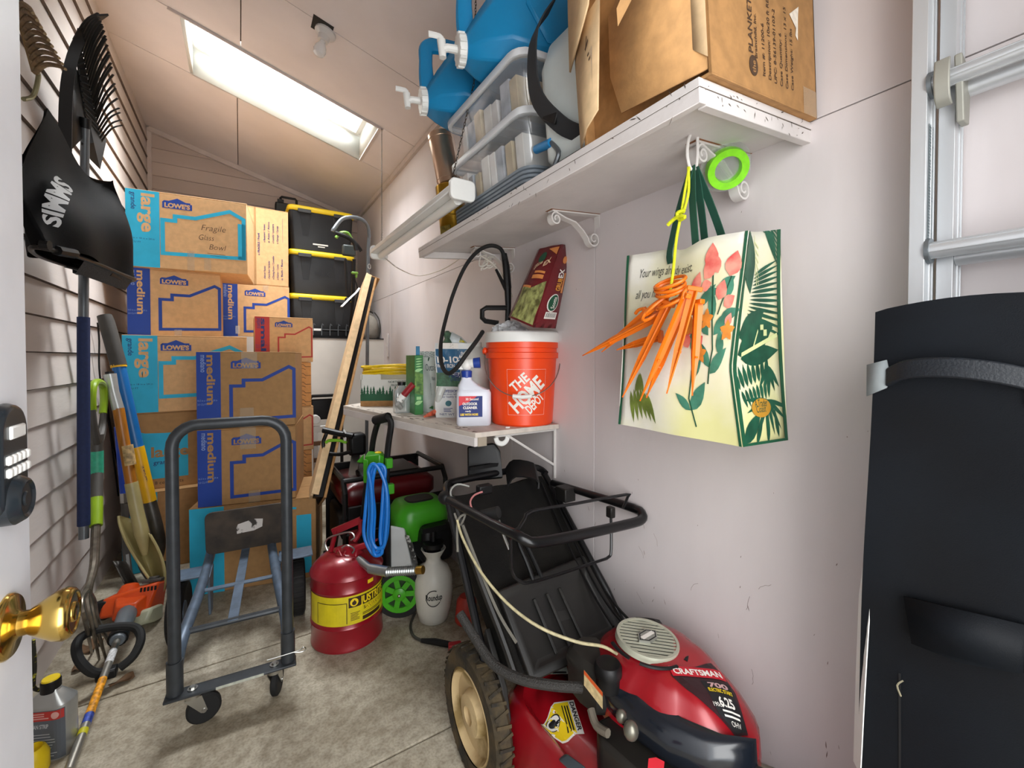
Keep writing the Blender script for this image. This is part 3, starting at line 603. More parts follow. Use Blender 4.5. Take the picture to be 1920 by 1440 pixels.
cc = B()
for i in range(5):
    a = rr.uniform(0, 6); cc.tube([(-0.06 + 0.02 * math.cos(a + k * 1.3) - i * 0.01, 0.01 * math.sin(k + a), 0.02 * math.sin(a + k * 1.7) - 0.01 * k) for k in range(5)], 0.0035, k=4, n=6)
cc.tube([(-0.12, 0, 0.01), (-0.06, -0.02, -0.03), (0.0, -0.03, -0.10), (0.035, -0.03, -0.17)], 0.004, k=5, n=6); cc.obj('cord', _M['cord_white'], ct2)
# ================================================================ carry bag, stakes and spool under the shelf
BF, BBk = 0.86, 1.015
bag = thing('carry_bag', 'tropical print carry bag with green handles hung from the near shelf bracket', 'bag', (0.93, 0.61, 1.06))
f00, f10, f11, f01 = at(1160, 795, X=BF), at(1391, 838, X=BF), at(1402, 432, X=BF), at(1178, 480, X=BF)
g10, g11 = at(1476, 825, X=BBk), at(1462, 430, X=BBk)
g00, g01 = V((BBk, f00.y + 0.01, f00.z + 0.01)), V((BBk, f01.y, f01.z))
fm = at(1374, 690, X=BF + 0.008); gm_ = at(1476, 700, X=BBk)
CREAM = mat('bag_cream', 'e9e6da', 0.32, var=0, hx2='dcd99a', scale=3.0, mixlo=0.45, mixhi=0.68, bump=0.25, bscale=10)
def front_pt(u, v):
    p = f00 * (1 - u) * (1 - v) + f10 * u * (1 - v) + f11 * u * v + f01 * (1 - u) * v
    e = fm - (f10 * (1 - 0.36) + f11 * 0.36); p = p + e * (u ** 3) * max(0, 1 - abs(v - 0.36) / 0.36 if v < 0.36 else 1 - (v - 0.36) / 0.64)
    p.x += -0.012 * math.sin(math.pi * u) * math.sin(math.pi * min(1, v * 1.1)) + 0.0035 * math.sin(9 * u + 5 * v) + (0.010 * math.sin(math.pi * 2 * u) * v ** 6); p.z -= 0.014 * v ** 5 * math.exp(-((u - 0.55) / 0.12) ** 2)
    return p
def side_pt(u, v):
    a = front_pt(1, v); b_ = g10 * (1 - v) + g11 * v; b_ = b_ + V((0, 0.006, 0)) * math.sin(math.pi * v); p = a.lerp(b_, u); p.y += 0.016 * math.sin(math.pi * u) * v ** 2; return p
bb = B(); bb.grid(front_pt, 16, 18); bb.grid(side_pt, 6, 18)
bb.grid(lambda u, v: (g10.lerp(g00, u) * (1 - v) + g11.lerp(g01, u) * v), 6, 6); bb.grid(lambda u, v: (g00.lerp(front_pt(0, 0), u) * (1 - v) + g01.lerp(front_pt(0, 1), u) * v), 2, 18)
bb.grid(lambda u, v: front_pt(u, 0).lerp(g00.lerp(g10, u), v), 16, 4)
bb.obj('shell', CREAM, bag, world=True, ang=40, solid=0.0015)
def off(fn, e, ax): return lambda u, v: fn(u, v) + V(ax) * e
fr_ = off(front_pt, 0.0022, (-1, -0.15, 0)); sd_ = off(side_pt, 0.0022, (-0.2, -1, 0))
for a_, b__ in ((0, 0.022), (0.982, 1.0)): D().rect(a_, 0, b__, 1).put(fr_, 'front_trim', GREENI, bag, world=True, cut=0.06)
for q_ in ((0, 0, 0.07, 1), (0.93, 0, 1, 1), (0, 0, 1, 0.012)): D().rect(*q_).put(sd_, 'gusset_trim', GREENI, bag, world=True, cut=0.06)
# flowers and leaves
LEAFG = mat('leaf_green_print', '3f7a63', 0.45, var=0.35, scale=25); DKG = mat('deep_leaf_print', '17503a', 0.45, var=0.25, scale=30); FLR = mat('flower_red', 'd2343a', 0.45, var=0, hx2='ee9a86', scale=22); FLO = mat('flower_orange', 'dd8a35', 0.45, var=0.2, scale=30)
lv = D(); st = D(); fl = D(); fo = D(); rr = random.Random(4)
st.stroke([(0.80, 0.86), (0.82, 0.62), (0.84, 0.45), (0.80, 0.28)], 0.010).stroke([(0.66, 0.60), (0.68, 0.36), (0.65, 0.20), (0.70, 0.06)], 0.009).stroke([(0.93, 0.80), (0.86, 0.62)], 0.008)
for x, y, l, w, a in ((0.70, 0.66, 0.17, 0.055, 0.7), (0.66, 0.47, 0.13, 0.07, 1.1), (0.80, 0.52, 0.16, 0.06, 2.3), (0.84, 0.52, 0.15, 0.06, 0.9), (0.83, 0.60, 0.17, 0.06, 1.8), (0.88, 0.60, 0.14, 0.06, 0.3), (0.82, 0.36, 0.17, 0.06, 2.2), (0.82, 0.33, 0.18, 0.07, 0.8), (0.67, 0.30, 0.16, 0.06, 1.0), (0.66, 0.14, 0.14, 0.05, 2.5), (0.66, 0.14, 0.19, 0.08, 0.9), (0.70, 0.42, 0.13, 0.055, 1.9), (0.85, 0.74, 0.12, 0.06, 0.5), (0.90, 0.42, 0.13, 0.06, 1.7), (0.76, 0.72, 0.1, 0.05, 0.2), (0.92, 0.70, 0.1, 0.05, 1.4)): lv.leaf(x, y, l, w, a)
for x, y, l, w, a in ((0.74, 0.80, 0.14, 0.09, 0.9), (0.78, 0.84, 0.13, 0.10, 1.5), (0.84, 0.82, 0.11, 0.07, 2.0), (0.66, 0.73, 0.12, 0.08, 1.2), (0.72, 0.76, 0.08, 0.06, 0.2), (0.92, 0.80, 0.12, 0.11, 1.3), (0.96, 0.81, 0.09, 0.07, 1.9), (0.86, 0.69, 0.10, 0.08, 1.3), (0.90, 0.66, 0.08, 0.07, 0.6), (0.62, 0.52, 0.10, 0.07, 1.2), (0.68, 0.455, 0.10, 0.08, 0.7), (0.64, 0.46, 0.09, 0.07, 2.0), (0.93, 0.56, 0.07, 0.05, 1.2)): fl.leaf(x, y, l, w, a)
for x, y in ((0.78, 0.60), (0.74, 0.43), (0.65, 0.57), (0.94, 0.54)):
    for k in range(5): fo.leaf(x, y, 0.055, 0.035, k * 1.26 + 0.3)
lv.put(fr_, 'leaf_print', LEAFG, bag, world=True, cut=0.08); st.put(off(front_pt, 0.0026, (-1, -0.15, 0)), 'stem_print', DKG, bag, world=True, cut=0.08)
fl.put(off(front_pt, 0.003, (-1, -0.15, 0)), 'flower_print', FLR, bag, world=True, cut=0.08); fo.put(off(front_pt, 0.0034, (-1, -0.15, 0)), 'flower_print', FLO, bag, world=True, cut=0.08)
hl = D()
for k in range(6): hl.leaf(0.11 + k * 0.035, 0.24 - abs(k - 2.5) * 0.012, 0.19, 0.042, -1.35 + k * 0.05)
for k in range(4): hl.leaf(0.16 + k * 0.03, 0.20, 0.12, 0.03, 1.2 + 0.2 * k)
hl.put(fr_, 'leaf_print', mat('olive_leaf', '6d7d33', 0.45, var=0.3, scale=30), bag, world=True, cut=0.08)
w_ = D(); w_.text('Your wings already exist,', 0.13, 0.86, 0.072, bold=-0.004, width=0.50, rot=0.0, shear=0.3); w_.text('all you have to do is fly', 0.12, 0.74, 0.070, bold=-0.004, width=0.50, shear=0.3)
w_.put(fr_, 'lettering', BLACKI, bag, world=True, cut=0.08)
pk = D()
class MD(D):
    def leaf(s, x, y, l, w, a, n=6):   # leaf drawn in true proportion on the narrow gusset
        q = D().leaf(x * 0.36, y, l, w, a, n); return s.poly([(p[0] / 0.36, p[1]) for p in q.v])
pk = MD()
pk.leaf(0.10, 1.0, 0.30, 0.16, -1.35, 7)
for i in range(13): pk.leaf(0.20 + 0.015 * i, 0.60 + 0.016 * i, 0.36 - 0.012 * i, 0.017, -0.35 + 0.055 * i)
for i in range(8): pk.leaf(0.95, 0.995 - 0.024 * i, 0.20 + 0.012 * i, 0.015, 2.35 - 0.04 * i)
for x, y, l, w, a in ((0.08, 0.42, 0.30, 0.15, 0.45), (0.05, 0.52, 0.28, 0.13, 0.05), (0.08, 0.50, 0.24, 0.12, 0.55), (0.15, 0.40, 0.28, 0.10, 0.1)): pk.leaf(x, y, l, w, a, 8)
for i in range(8): pk.leaf(0.10 + 0.08 * i, 0.255 + 0.006 * i, 0.11, 0.028, 1.9 - 0.06 * i); pk.leaf(0.12 + 0.08 * i, 0.25 + 0.006 * i, 0.085, 0.022, -1.2 - 0.06 * i)
for i in range(9): pk.leaf(0.62, 0.20, 0.17, 0.022, -0.3 - 0.36 * i)
for i in range(5): pk.leaf(0.70, 0.36, 0.13, 0.026, -1.0 - 0.3 * i)
pk.leaf(0.05, 0.01, 0.20, 0.07, 0.75).leaf(0.30, 0.0, 0.16, 0.03, 1.1).leaf(0.55, 0.0, 0.13, 0.025, 1.4).leaf(0.8, 0.02, 0.14, 0.025, 1.7)
CLV = lambda fn: (lambda u, v: fn(min(1, max(0, u)), min(1, max(0, v))))
sd_ = CLV(sd_)
pk.put(sd_, 'palm_print', DKG, bag, world=True, cut=0.10)
vn = D(); vn.stroke([(0.15, 0.42), (0.9, 0.50)], 0.02).stroke([(0.4, 0.45), (0.5, 0.53)], 0.015).rect(0.55, 0.53, 0.62, 0.555).rect(0.62, 0.50, 0.69, 0.53).stroke([(0.36, 0.98), (0.45, 0.74)], 0.014)
for i in range(6): vn.stroke([(0.38 + 0.02 * i, 0.95 - 0.035 * i), (0.50, 0.92 - 0.035 * i)], 0.008)
vn.put(off(side_pt, 0.0028, (-0.2, -1, 0)), 'vein_print', mat('vein_cream', 'd9dea0', 0.45), bag, world=True, cut=0.1)
D().circ(0.47, 0.165, 0.20, sy=0.22).put(off(side_pt, 0.0032, (-0.2, -1, 0)), 'badge', mat('ochre_badge', 'b8862b', 0.4, var=0.1), bag, world=True, cut=0.1)
D().text("A Trader", 0.34, 0.17, 0.05, bold=0.0, width=0.26).text("Coast", 0.36, 0.145, 0.045, width=0.2).put(off(side_pt, 0.0036, (-0.2, -1, 0)), 'lettering', DKG, bag, world=True, cut=0.1)
HOOK = at(1297, 312, X=0.845)
WEB = mat('green_webbing', '1c4d3c', 0.7, var=0.12)
for a, b_, xx in ((at(1256, 470, X=BF), at(1305, 468, X=BF), 0.0), (at(1322, 458, X=BF + 0.03), at(1354, 446, X=BF + 0.03), 0.012)):
    for p in (a, b_):
        B().strip([HOOK + V((xx, 0, 0.0)), HOOK.lerp(p, 0.5) + V((xx - 0.004, 0, 0.004)), p, p + V((0.003, 0, -0.03))], (0.002, 0.0095, 0.0), 0.002, k=4).obj('handle', WEB, bag, world=True)
hk = thing('wall_hook', 'clear hook loop hanging from the near shelf bracket above the carry bag', 'hook', HOOK + V((0, 0, 0)))
B().tube([(0.0, 0, 0.075), (-0.012, 0.0, 0.055), (-0.016, 0, 0.02), (-0.004, 0, -0.006), (0.014, 0, 0.0), (0.020, 0, 0.03), (0.02, 0.0, 0.07)], 0.0035, k=5, n=8).obj('loop', CLR, hk)
sp = thing('line_spool', 'lime green coil of line on a clear spool hooked by the shelf bracket', 'spool', mx=MX.Translation(at(1363, 316, X=0.985)) @ frame_of((-0.45, -0.55, -0.55)).to_4x4())
B().lathe([(0.030, -0.012), (0.046, -0.013), (0.048, 0.0), (0.046, 0.013), (0.030, 0.012), (0.028, 0.0), (0.030, -0.012)], n=32).obj('coil', mat('lime_line', '86e01a', 0.35, var=0.08, scale=60), sp)
B().lathe([(0.0, -0.004), (0.029, -0.004), (0.029, -0.001), (0.0, -0.001)], n=28).obj('hub_disc', clear('spool_clear', 'd8dcd6', 0.18, 0.1, 0.1), sp)
B().lathe([(0.0, -0.016), (0.058, -0.016), (0.058, -0.013), (0.0, -0.013)], n=32).obj('flange', _M['spool_clear'], sp)
# stakes
ORG = mat('orange_plastic', 'e8730f', 0.38, var=0.08, scale=20)
XS = 0.80
STK = [((1228, 596), (1092, 667), 'whose tip points farthest left'), ((1212, 588), (1128, 660), 'partly hidden behind the leftmost stake'), ((1236, 632), (1156, 656), 'short looking, pointing left below the leftmost pair'), ((1252, 572), (1167, 745), 'lowest on the left over printed leaves'),
       ((1284, 556), (1200, 752), 'in front at the middle'), ((1270, 600), (1212, 746), 'behind at the middle'), ((1302, 545), (1250, 738), 'pale sided, second from the right'), ((1308, 570), (1298, 742), 'at the right end hanging nearly straight down')]
for i, (h, p, lab) in enumerate(STK):
    x = XS + (0.012, 0.03, 0.03, 0.0, -0.012, 0.02, -0.006, 0.018)[i]
    a, b_ = at(*h, X=x), at(*p, X=x - 0.01); L_ = (b_ - a).length; F_ = frame_of(b_ - a, (1, 0, 0)); mxs = MX.Translation(a) @ F_.to_4x4() @ MX.Rotation(R((20, -30, 10, -15, 25, 40, -35, 15)[i]), 4, 'Z')
    s_ = thing('tent_stake', 'orange plastic tent stake of the hanging bundle, ' + lab, 'stake', mx=mxs, group='orange tent stakes hung in front of the carry bag')
    bl_ = B(); w0 = 0.011
    for ang in (0, 120, 240):
        T_ = MX.Rotation(R(ang), 4, 'Z'); bl_.add([(0, -0.0016, 0), (w0, -0.0016, 0), (w0 * 0.85, -0.0016, L_ * 0.55), (0, -0.0016, L_), (0, 0.0016, 0), (w0, 0.0016, 0), (w0 * 0.85, 0.0016, L_ * 0.55), (0, 0.0016, L_)], [(0, 1, 2, 3), (7, 6, 5, 4), (0, 4, 5, 1), (1, 5, 6, 2), (2, 6, 7, 3), (3, 7, 4, 0)], T_)
    bl_.obj('blade', ORG, s_)
    B().box((0.0, 0, -0.004), (0.030, 0.012, 0.010)).tube([(0.012, 0, -0.006), (0.019, 0, 0.008), (0.017, 0, 0.022)], 0.0045, k=3, n=6).obj('hook', ORG, s_, bev=0.0015)
    B().box((0, 0, L_ * 0.58), (0.014, 0.006, 0.004)).obj('notch', ORG, s_)
oc = thing('orange_loops', 'stack of orange plastic loops tied above the tent stakes', 'loops', at(1250, 545, X=XS))
for (px, py, rx, ry, tl) in ((1256, 530, 0.036, 0.018, 0.05), (1256, 538, 0.035, 0.018, -0.05), (1258, 546, 0.034, 0.017, 0.02), (1232, 572, 0.030, 0.022, 0.6), (1228, 580, 0.026, 0.026, 0.9), (1262, 566, 0.034, 0.014, 0.25)):
    c = at(px, py, X=XS - 0.006); b_ = B()
    b_.tube([c + V((0.022 * math.sin(a), -rx * math.cos(a) * math.cos(tl) - ry * math.sin(a) * math.sin(tl) * 0.6, ry * math.sin(a) * 0.8 * math.cos(tl) + rx * math.cos(a) * math.sin(tl))) for a in [k * math.pi / 10 for k in range(20)]], 0.0038, n=6, closed=True)
    b_.obj('loop', ORG, oc, world=True)
yr = thing('rope', 'yellow cord with a knot holding the tent stakes at the hook', 'cord', HOOK)
YR = mat('yellow_cord', 'd8dc1e', 0.6, var=0.12, scale=150)
B().tube([HOOK + V((-0.008, 0, -0.002)), at(1284, 360, X=0.835), at(1277, 402, X=0.83), at(1268, 450, X=0.82), at(1262, 510, X=0.80), at(1256, 548, X=0.795)], 0.0032, k=5).obj('strand', YR, yr, world=True)
B().tube([HOOK + V((-0.008, 0.003, -0.002)), at(1291, 360, X=0.835), at(1281, 400, X=0.828)], 0.003, k=5).obj('strand', YR, yr, world=True)
B().tube([at(1284, 394, X=0.825), at(1270, 400, X=0.822), at(1275, 412, X=0.825), at(1284, 406, X=0.82), at(1268, 408, X=0.822), at(1252, 422, X=0.822)], 0.0042, k=5).obj('knot', YR, yr, world=True)
# ================================================================ moving cartons
TAPE = clear('clear_tape', 'd9c8a8', 0.30, 0.3, 0.06)
INK = {'large': CYANI, 'medium': BLUEI, 'small': REDI}
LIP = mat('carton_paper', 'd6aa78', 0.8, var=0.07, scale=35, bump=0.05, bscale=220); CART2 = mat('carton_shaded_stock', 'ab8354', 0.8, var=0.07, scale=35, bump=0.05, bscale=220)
LOGO = [(0, 0), (1, 0), (1, 0.56), (0.94, 0.56), (0.94, 0.70), (0.78, 0.70), (0.50, 1.0), (0.22, 0.70), (0.06, 0.70), (0.06, 0.56), (0, 0.56)]
def carton(label, kind, w, d, h, loc, yaw, print_=True, m=LIP, roll=0.0, tapes=(), upside=False, sub='', outline=True, stripe=None):
    t = thing('moving_box', label, 'box', mx=MX.Translation(V(loc)) @ MX.Rotation(R(yaw), 4, 'Z') @ MX.Rotation(R(roll), 4, 'Y'), group='stacked moving boxes')
    B().box((w / 2, d / 2, (h - 0.006) / 2), (w - 0.002, d - 0.002, h - 0.006)).obj('carton', m, t, bev=0.004)
    for y in (d * 0.25, d * 0.75): B().box((w / 2, y + (0.0006 if y > d / 2 else -0.0006), h - 0.003), (w - 0.002, d / 2 - 0.0035, 0.0055)).obj('flap', m, t, bev=0.0015)
    if not print_: return t
    ink = INK[kind]; fn = lambda u, v: V((u, -0.0002, v)); fn2 = lambda u, v: V((u, -0.0006, v))
    if upside: fn = (lambda f: (lambda u, v: f(w - u, h - v)))(fn); fn2 = (lambda u, v: V((w - u, -0.0006, h - v)))
    sw = stripe or {'large': 0.262, 'medium': 0.235, 'small': 0.245}[kind]
    dr = D(); dr.rect(0.002, 0.002, sw * w, h - 0.003)
    o = [(0.285, 0.20), (0.285, 0.64), (0.385, 0.64), (0.385, 0.705), (0.55, 0.705), (0.845, 0.855), (0.968, 0.765), (0.968, 0.22)]
    if kind != 'large': o = [(0.335, 0.10), (0.335, 0.55), (0.46, 0.55), (0.46, 0.625), (0.65, 0.625), (0.93, 0.80), (0.985, 0.765), (0.985, 0.12)]
    if kind == 'small': o = [(p[0] * 0.9 + 0.09, p[1]) for p in o]
    if outline:
        dr.stroke([(a * w, b_ * h) for a, b_ in o], 0.017 if kind == 'medium' else (0.022 if kind == 'large' else 0.009), True)
        if kind == 'large': dr.rect(0.915 * w, 0.2 * h, 0.985 * w, 0.70 * h)
    dr.put(fn, 'print', ink, t)
    lw = 0.24 * w; lh = lw * 0.44; lx, ly = 0.285 * w, 0.80 * h
    if kind != 'large': lx, ly, lw = 0.335 * w, 0.78 * h, 0.30 * w; lh = lw * 0.42
    if outline:
        D().poly([(lx + a * lw, ly + b_ * lh) for a, b_ in LOGO]).put(fn, 'logo', BLUEI, t)
        D().text("LOWE'S", lx + lw / 2, ly + 0.10 * lh, lh * 0.56, bold=0.05, al='C', width=lw * 0.86).put(fn2, 'logo_lettering', m, t)
    x = (0.125 if kind == 'large' else 0.105) * w
    D().text(kind, x, h * 0.955, 0.47 * sw * w * (1.15 if kind == 'large' else 1.0), rot=R(-90), bold=0.03, width=h * (0.50 if kind == 'large' else (0.64 if kind == 'medium' else 0.8))).put(fn2, 'lettering', m if kind != 'small' else NAVYI, t)
    s2 = D(); s2.text({'large': 'grande', 'medium': 'mediano', 'small': 'pequeno'}[kind], 0.045 * w, h * 0.955, 0.035, rot=R(-90), bold=0.008, width=h * 0.22)
    s2.text('16.5 in x 18 in x 24 in', 0.012 * w, h * 0.36, 0.014, width=sw * w * 0.8).text('3.0 CU FT', 0.012 * w, h * 0.31, 0.014, width=sw * w * 0.4)
    s2.put(fn2, 'small_lettering', NAVYI if kind != 'medium' else mat('pale_blue_ink', '8fa6d8', 0.6), t)
    for (x0, y0, x1, y1) in tapes:
        tp = D(); n = 5
        tp.rect(x0 * w, y0 * h, x1 * w, y1 * h); tp.put(lambda u, v: V((u, -0.0012, v)), 'tape', TAPE, t)
    return t
SL, SM = (0.61, 0.455, 0.457), (0.46, 0.455, 0.406)
# left column, floor upwards
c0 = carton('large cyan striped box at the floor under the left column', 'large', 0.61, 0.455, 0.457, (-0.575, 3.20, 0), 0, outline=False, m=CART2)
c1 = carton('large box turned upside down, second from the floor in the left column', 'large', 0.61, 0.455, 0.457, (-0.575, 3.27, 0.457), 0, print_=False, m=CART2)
D().poly([(0.02, 0.06), (0.30, 0.06), (0.30, 0.33), (0.19, 0.33), (0.10, 0.335), (0.07, 0.345), (0.02, 0.345)]).put(lambda u, v: V((u, -0.0003, v)), 'print', CYANI, c1)
D().text('large', 0.125, 0.19, 0.085, bold=0.03, sx=1.1).put(lambda u, v: V((u, -0.0008, v)), 'lettering', CART2, c1)
D().text('grande', 0.135, 0.145, 0.035, bold=0.01).put(lambda u, v: V((u, -0.0008, v)), 'small_lettering', NAVYI, c1)
D().text('8 cell kit fits', 0.14, 0.025, 0.028, bold=0.0).put(lambda u, v: V((u, -0.0003, v)), 'small_lettering', BROWNI, c1)
carton('large box with a wide cyan stripe, third from the floor in the left column', 'large', *SL, (-0.572, 3.26, 0.914), 0, tapes=((0.60, 0.0, 0.66, 0.18),))
carton('medium box with dark blue stripe under the fragile box at left', 'medium', *SM, (-0.562, 3.35, 1.371), 0, tapes=((0.48, 0, 0.56, 0.1),))
ft = carton('topmost large box at left with handwriting across its front', 'large', *SL, (-0.560, 3.330, 1.777), -6, tapes=((0.48, 0.0, 0.54, 0.26), (0.62, 0.02, 0.68, 0.18)))
hw = D(); hw.text('Fragile', 0.365, 0.255, 0.052, bold=-0.012, shear=0.25, width=0.125).text('Glass', 0.350, 0.195, 0.048, bold=-0.012, shear=0.25, width=0.078).text('Bowl', 0.405, 0.140, 0.048, bold=-0.012, shear=0.25, width=0.082)
hw.stroke([(0.395, 0.115), (0.49, 0.112)], 0.002).stroke([(0.41, 0.103), (0.50, 0.098)], 0.0016); hw.put(lambda u, v: V((u, -0.0008, v)), 'marker_writing', BROWNI, ft)
# middle stack on the ledge
um = carton('medium box behind, under the upright box beside the black totes', 'medium', 0.46, 0.455, 0.406, (-0.12, LEDY + 0.02, LEDZ), 0, tapes=((0.6, 0.9, 0.68, 1.0), (0.2, 0.05, 0.26, 0.2)))
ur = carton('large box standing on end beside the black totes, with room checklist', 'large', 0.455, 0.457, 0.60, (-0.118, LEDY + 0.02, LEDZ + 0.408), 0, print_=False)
B().box((0.225, -0.001, 0.3), (0.012, 0.003, 0.598)).obj('flap_seam', CART2, ur)
ck = D()
for i, (a, x) in enumerate((('Bedroom / Recamara', 0.275), ('Family Room / Sala familiar', 0.305), ('Dining Room / Comedor', 0.335), ('Kitchen / Cocina', 0.365), ('Bath / Bano', 0.395))): ck.text('o ' + a, x + 0.018, 0.05, 0.019, rot=R(90), bold=0.012, width=0.10 + 0.022 * ((i * 7) % 5))
for i, (a, x) in enumerate((('Basement / Sotano', 0.275), ('Attic / Atico', 0.305), ('Laundry / Lavanderia', 0.335), ('Garage / Garaje', 0.365))): ck.text('o ' + a, x + 0.018, 0.335, 0.019, rot=R(90), bold=0.012, width=0.14 + 0.012 * ((i * 5) % 3))
ck.text('o FRAGILE / Fragil', 0.255, 0.23, 0.020, rot=R(90), bold=0.02, width=0.17); ck.rect(0.413, 0.35, 0.4145, 0.54); ck.put(lambda u, v: V((u, -0.0004, v)), 'checklist', NAVYI, ur)
D().stroke([(0.03, 0.56), (0.06, 0.50), (0.09, 0.57), (0.12, 0.50), (0.15, 0.57)], 0.02).put(lambda u, v: V((u, -0.0004, v)), 'print', CYANI, ur)
# small boxes behind the front stack, alternating
PATT = mat('pattern_carton', 'd6985a', 0.8, var=0.07, scale=35)
def pattern(t, w, h):
    d_ = D()
    for k in range(5):
        y = h * (0.1 + 0.2 * k); x = w * 0.62
        d_.stroke([(x, y), (x + 0.03, y), (x + 0.045, y + 0.015), (x + 0.08, y + 0.015), (x + 0.095, y), (w * 0.99, y)], 0.003).stroke([(x, y - 0.02), (x + 0.03, y - 0.02), (x + 0.045, y - 0.012), (x + 0.08, y - 0.012), (x + 0.095, y - 0.02)], 0.003)
    d_.put(lambda u, v: V((u, -0.0004, v)), 'print', BROWNI, t); D().rect(w * 0.55, h * 0.55, w * 0.66, h * 0.64).put(lambda u, v: V((u, -0.0005, v)), 'logo', BLUEI, t)
for i, (lab, k) in enumerate((('small box at the floor, hidden low in the right hand stack', 'p0'), ('small patterned box low in the stack behind the front boxes', 'p'), ('small box with red house outline, in the middle of the right hand stack', 's'), ('small patterned box just below the topmost red striped box', 'p'), ('small box with red stripe on top of the right hand stack', 's'))):
    t = carton(lab, 'small', 0.345, 0.30, 0.300, (0.068 + (0.012 if k == 's' else 0), 3.22, 0.302 * i), 0, print_=(k == 's'), m=PATT if k == 'p' else LIP)
    if k == 'p': pattern(t, 0.345, 0.30)
# front stack on the big floor box
ca = R(-11.5)
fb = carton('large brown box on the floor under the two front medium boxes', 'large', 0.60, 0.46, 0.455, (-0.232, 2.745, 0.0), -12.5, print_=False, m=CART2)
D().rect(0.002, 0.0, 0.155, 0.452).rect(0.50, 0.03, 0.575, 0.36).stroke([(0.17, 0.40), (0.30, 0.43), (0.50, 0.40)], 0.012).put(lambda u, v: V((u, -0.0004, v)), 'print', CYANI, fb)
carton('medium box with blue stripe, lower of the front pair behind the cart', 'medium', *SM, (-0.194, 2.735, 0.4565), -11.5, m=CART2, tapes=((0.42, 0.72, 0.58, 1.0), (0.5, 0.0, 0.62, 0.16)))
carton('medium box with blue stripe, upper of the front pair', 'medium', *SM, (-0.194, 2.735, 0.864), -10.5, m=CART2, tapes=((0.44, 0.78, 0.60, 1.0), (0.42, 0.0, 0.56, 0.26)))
# ================================================================ black totes with yellow lids
TOTE = mat('tote_black', '1d1e20', 0.42, var=0.15, bump=0.05, bscale=90); YEL = mat('lid_yellow', 'efcf1c', 0.4, var=0.04)
def tote(z, label):
    t = thing('storage_tote', label, 'tote', mx=MX.Translation((0.335 + 0.27, LEDY + 0.10 + 0.20, z)), group='black totes with yellow lids')
    w2, d2, h = 0.265, 0.20, 0.325; b_ = B(); b_.loft([[(p[0], p[1], zz) for p in rrect(w2 - i, d2 - i, 0.03)] for zz, i in ((0, 0.032), (0.01, 0.028), (h, 0.012))]); b_.obj('body', TOTE, t, ang=50)
    for x in (-0.13, 0.13): B().add([(x - 0.045, -d2 + 0.010, h), (x + 0.045, -d2 + 0.010, h), (x + 0.022, -d2 + 0.026, 0.06), (x - 0.022, -d2 + 0.026, 0.06), (x - 0.045, -d2 + 0.03, h), (x + 0.045, -d2 + 0.03, h), (x + 0.022, -d2 + 0.05, 0.06), (x - 0.022, -d2 + 0.05, 0.06)], [(3, 2, 1, 0), (0, 1, 5, 4), (1, 2, 6, 5), (2, 3, 7, 6), (3, 0, 4, 7), (4, 5, 6, 7)]).obj('rib', TOTE, t, bev=0.004)
    B().loft([[(p[0], p[1], zz) for p in rrect(w2 - i, d2 - i, 0.04)] for zz, i in ((h - 0.005, 0.006), (h + 0.002, 0.0), (h + 0.030, 0.0), (h + 0.040, 0.01))]).obj('lid', YEL, t, ang=50)
    for x in (-0.14, 0.14): B().box((x, -d2 - 0.004, h - 0.006), (0.10, 0.012, 0.03)).obj('latch', mat('tote_grey', '3b3d40', 0.5, var=0.1), t, bev=0.003)
    return t
tt = [tote(LEDZ + 0.009 + i * 0.368, lab) for i, lab in enumerate(('bottom black tote with yellow lid, on the ledge', 'middle black tote with yellow lid and raised lettering', 'top black tote with yellow lid, just under the ceiling'))]
D().text('HDX', -0.06, 0.16, 0.055, bold=0.02).put(lambda u, v: V((u, -0.186 + (0.2 - v) * 0.05 - 0.004, v)), 'lettering', mat('tote_gloss', '2a2b2e', 0.3), tt[1])
D().rect(-0.075, 0.052, 0.045, 0.064).rect(-0.035, 0.036, 0.02, 0.044).put(lambda u, v: V((u, -0.182 + (0.2 - v) * 0.05 - 0.005, v)), 'label', WHITEI, tt[2])
D().stroke([(0.012 * math.cos(a) - 0.005, 0.115 + 0.014 * math.sin(a)) for a in [k * 0.5 for k in range(12)]], 0.004).put(lambda u, v: V((u, -0.184 + (0.2 - v) * 0.05 - 0.004, v)), 'emblem', _M['tote_gloss'], tt[2])
hd = thing('tool_case', 'black case with handle sticking up behind the top tote', 'case', at(540, 384, Y=LEDY + 0.55))
B().tube([(-0.06, 0, 0.0), (-0.06, 0, 0.05), (-0.05, 0, 0.062), (0.06, 0, 0.062), (0.07, 0, 0.05), (0.07, 0, 0)], 0.011, n=8).box((-0.06, 0, 0.02), (0.05, 0.03, 0.03)).obj('grip', BLACK, hd)
B().box((0.005, 0.0, -0.52), (0.22, 0.09, 1.04)).obj('case', BLACK, hd, bev=0.01)
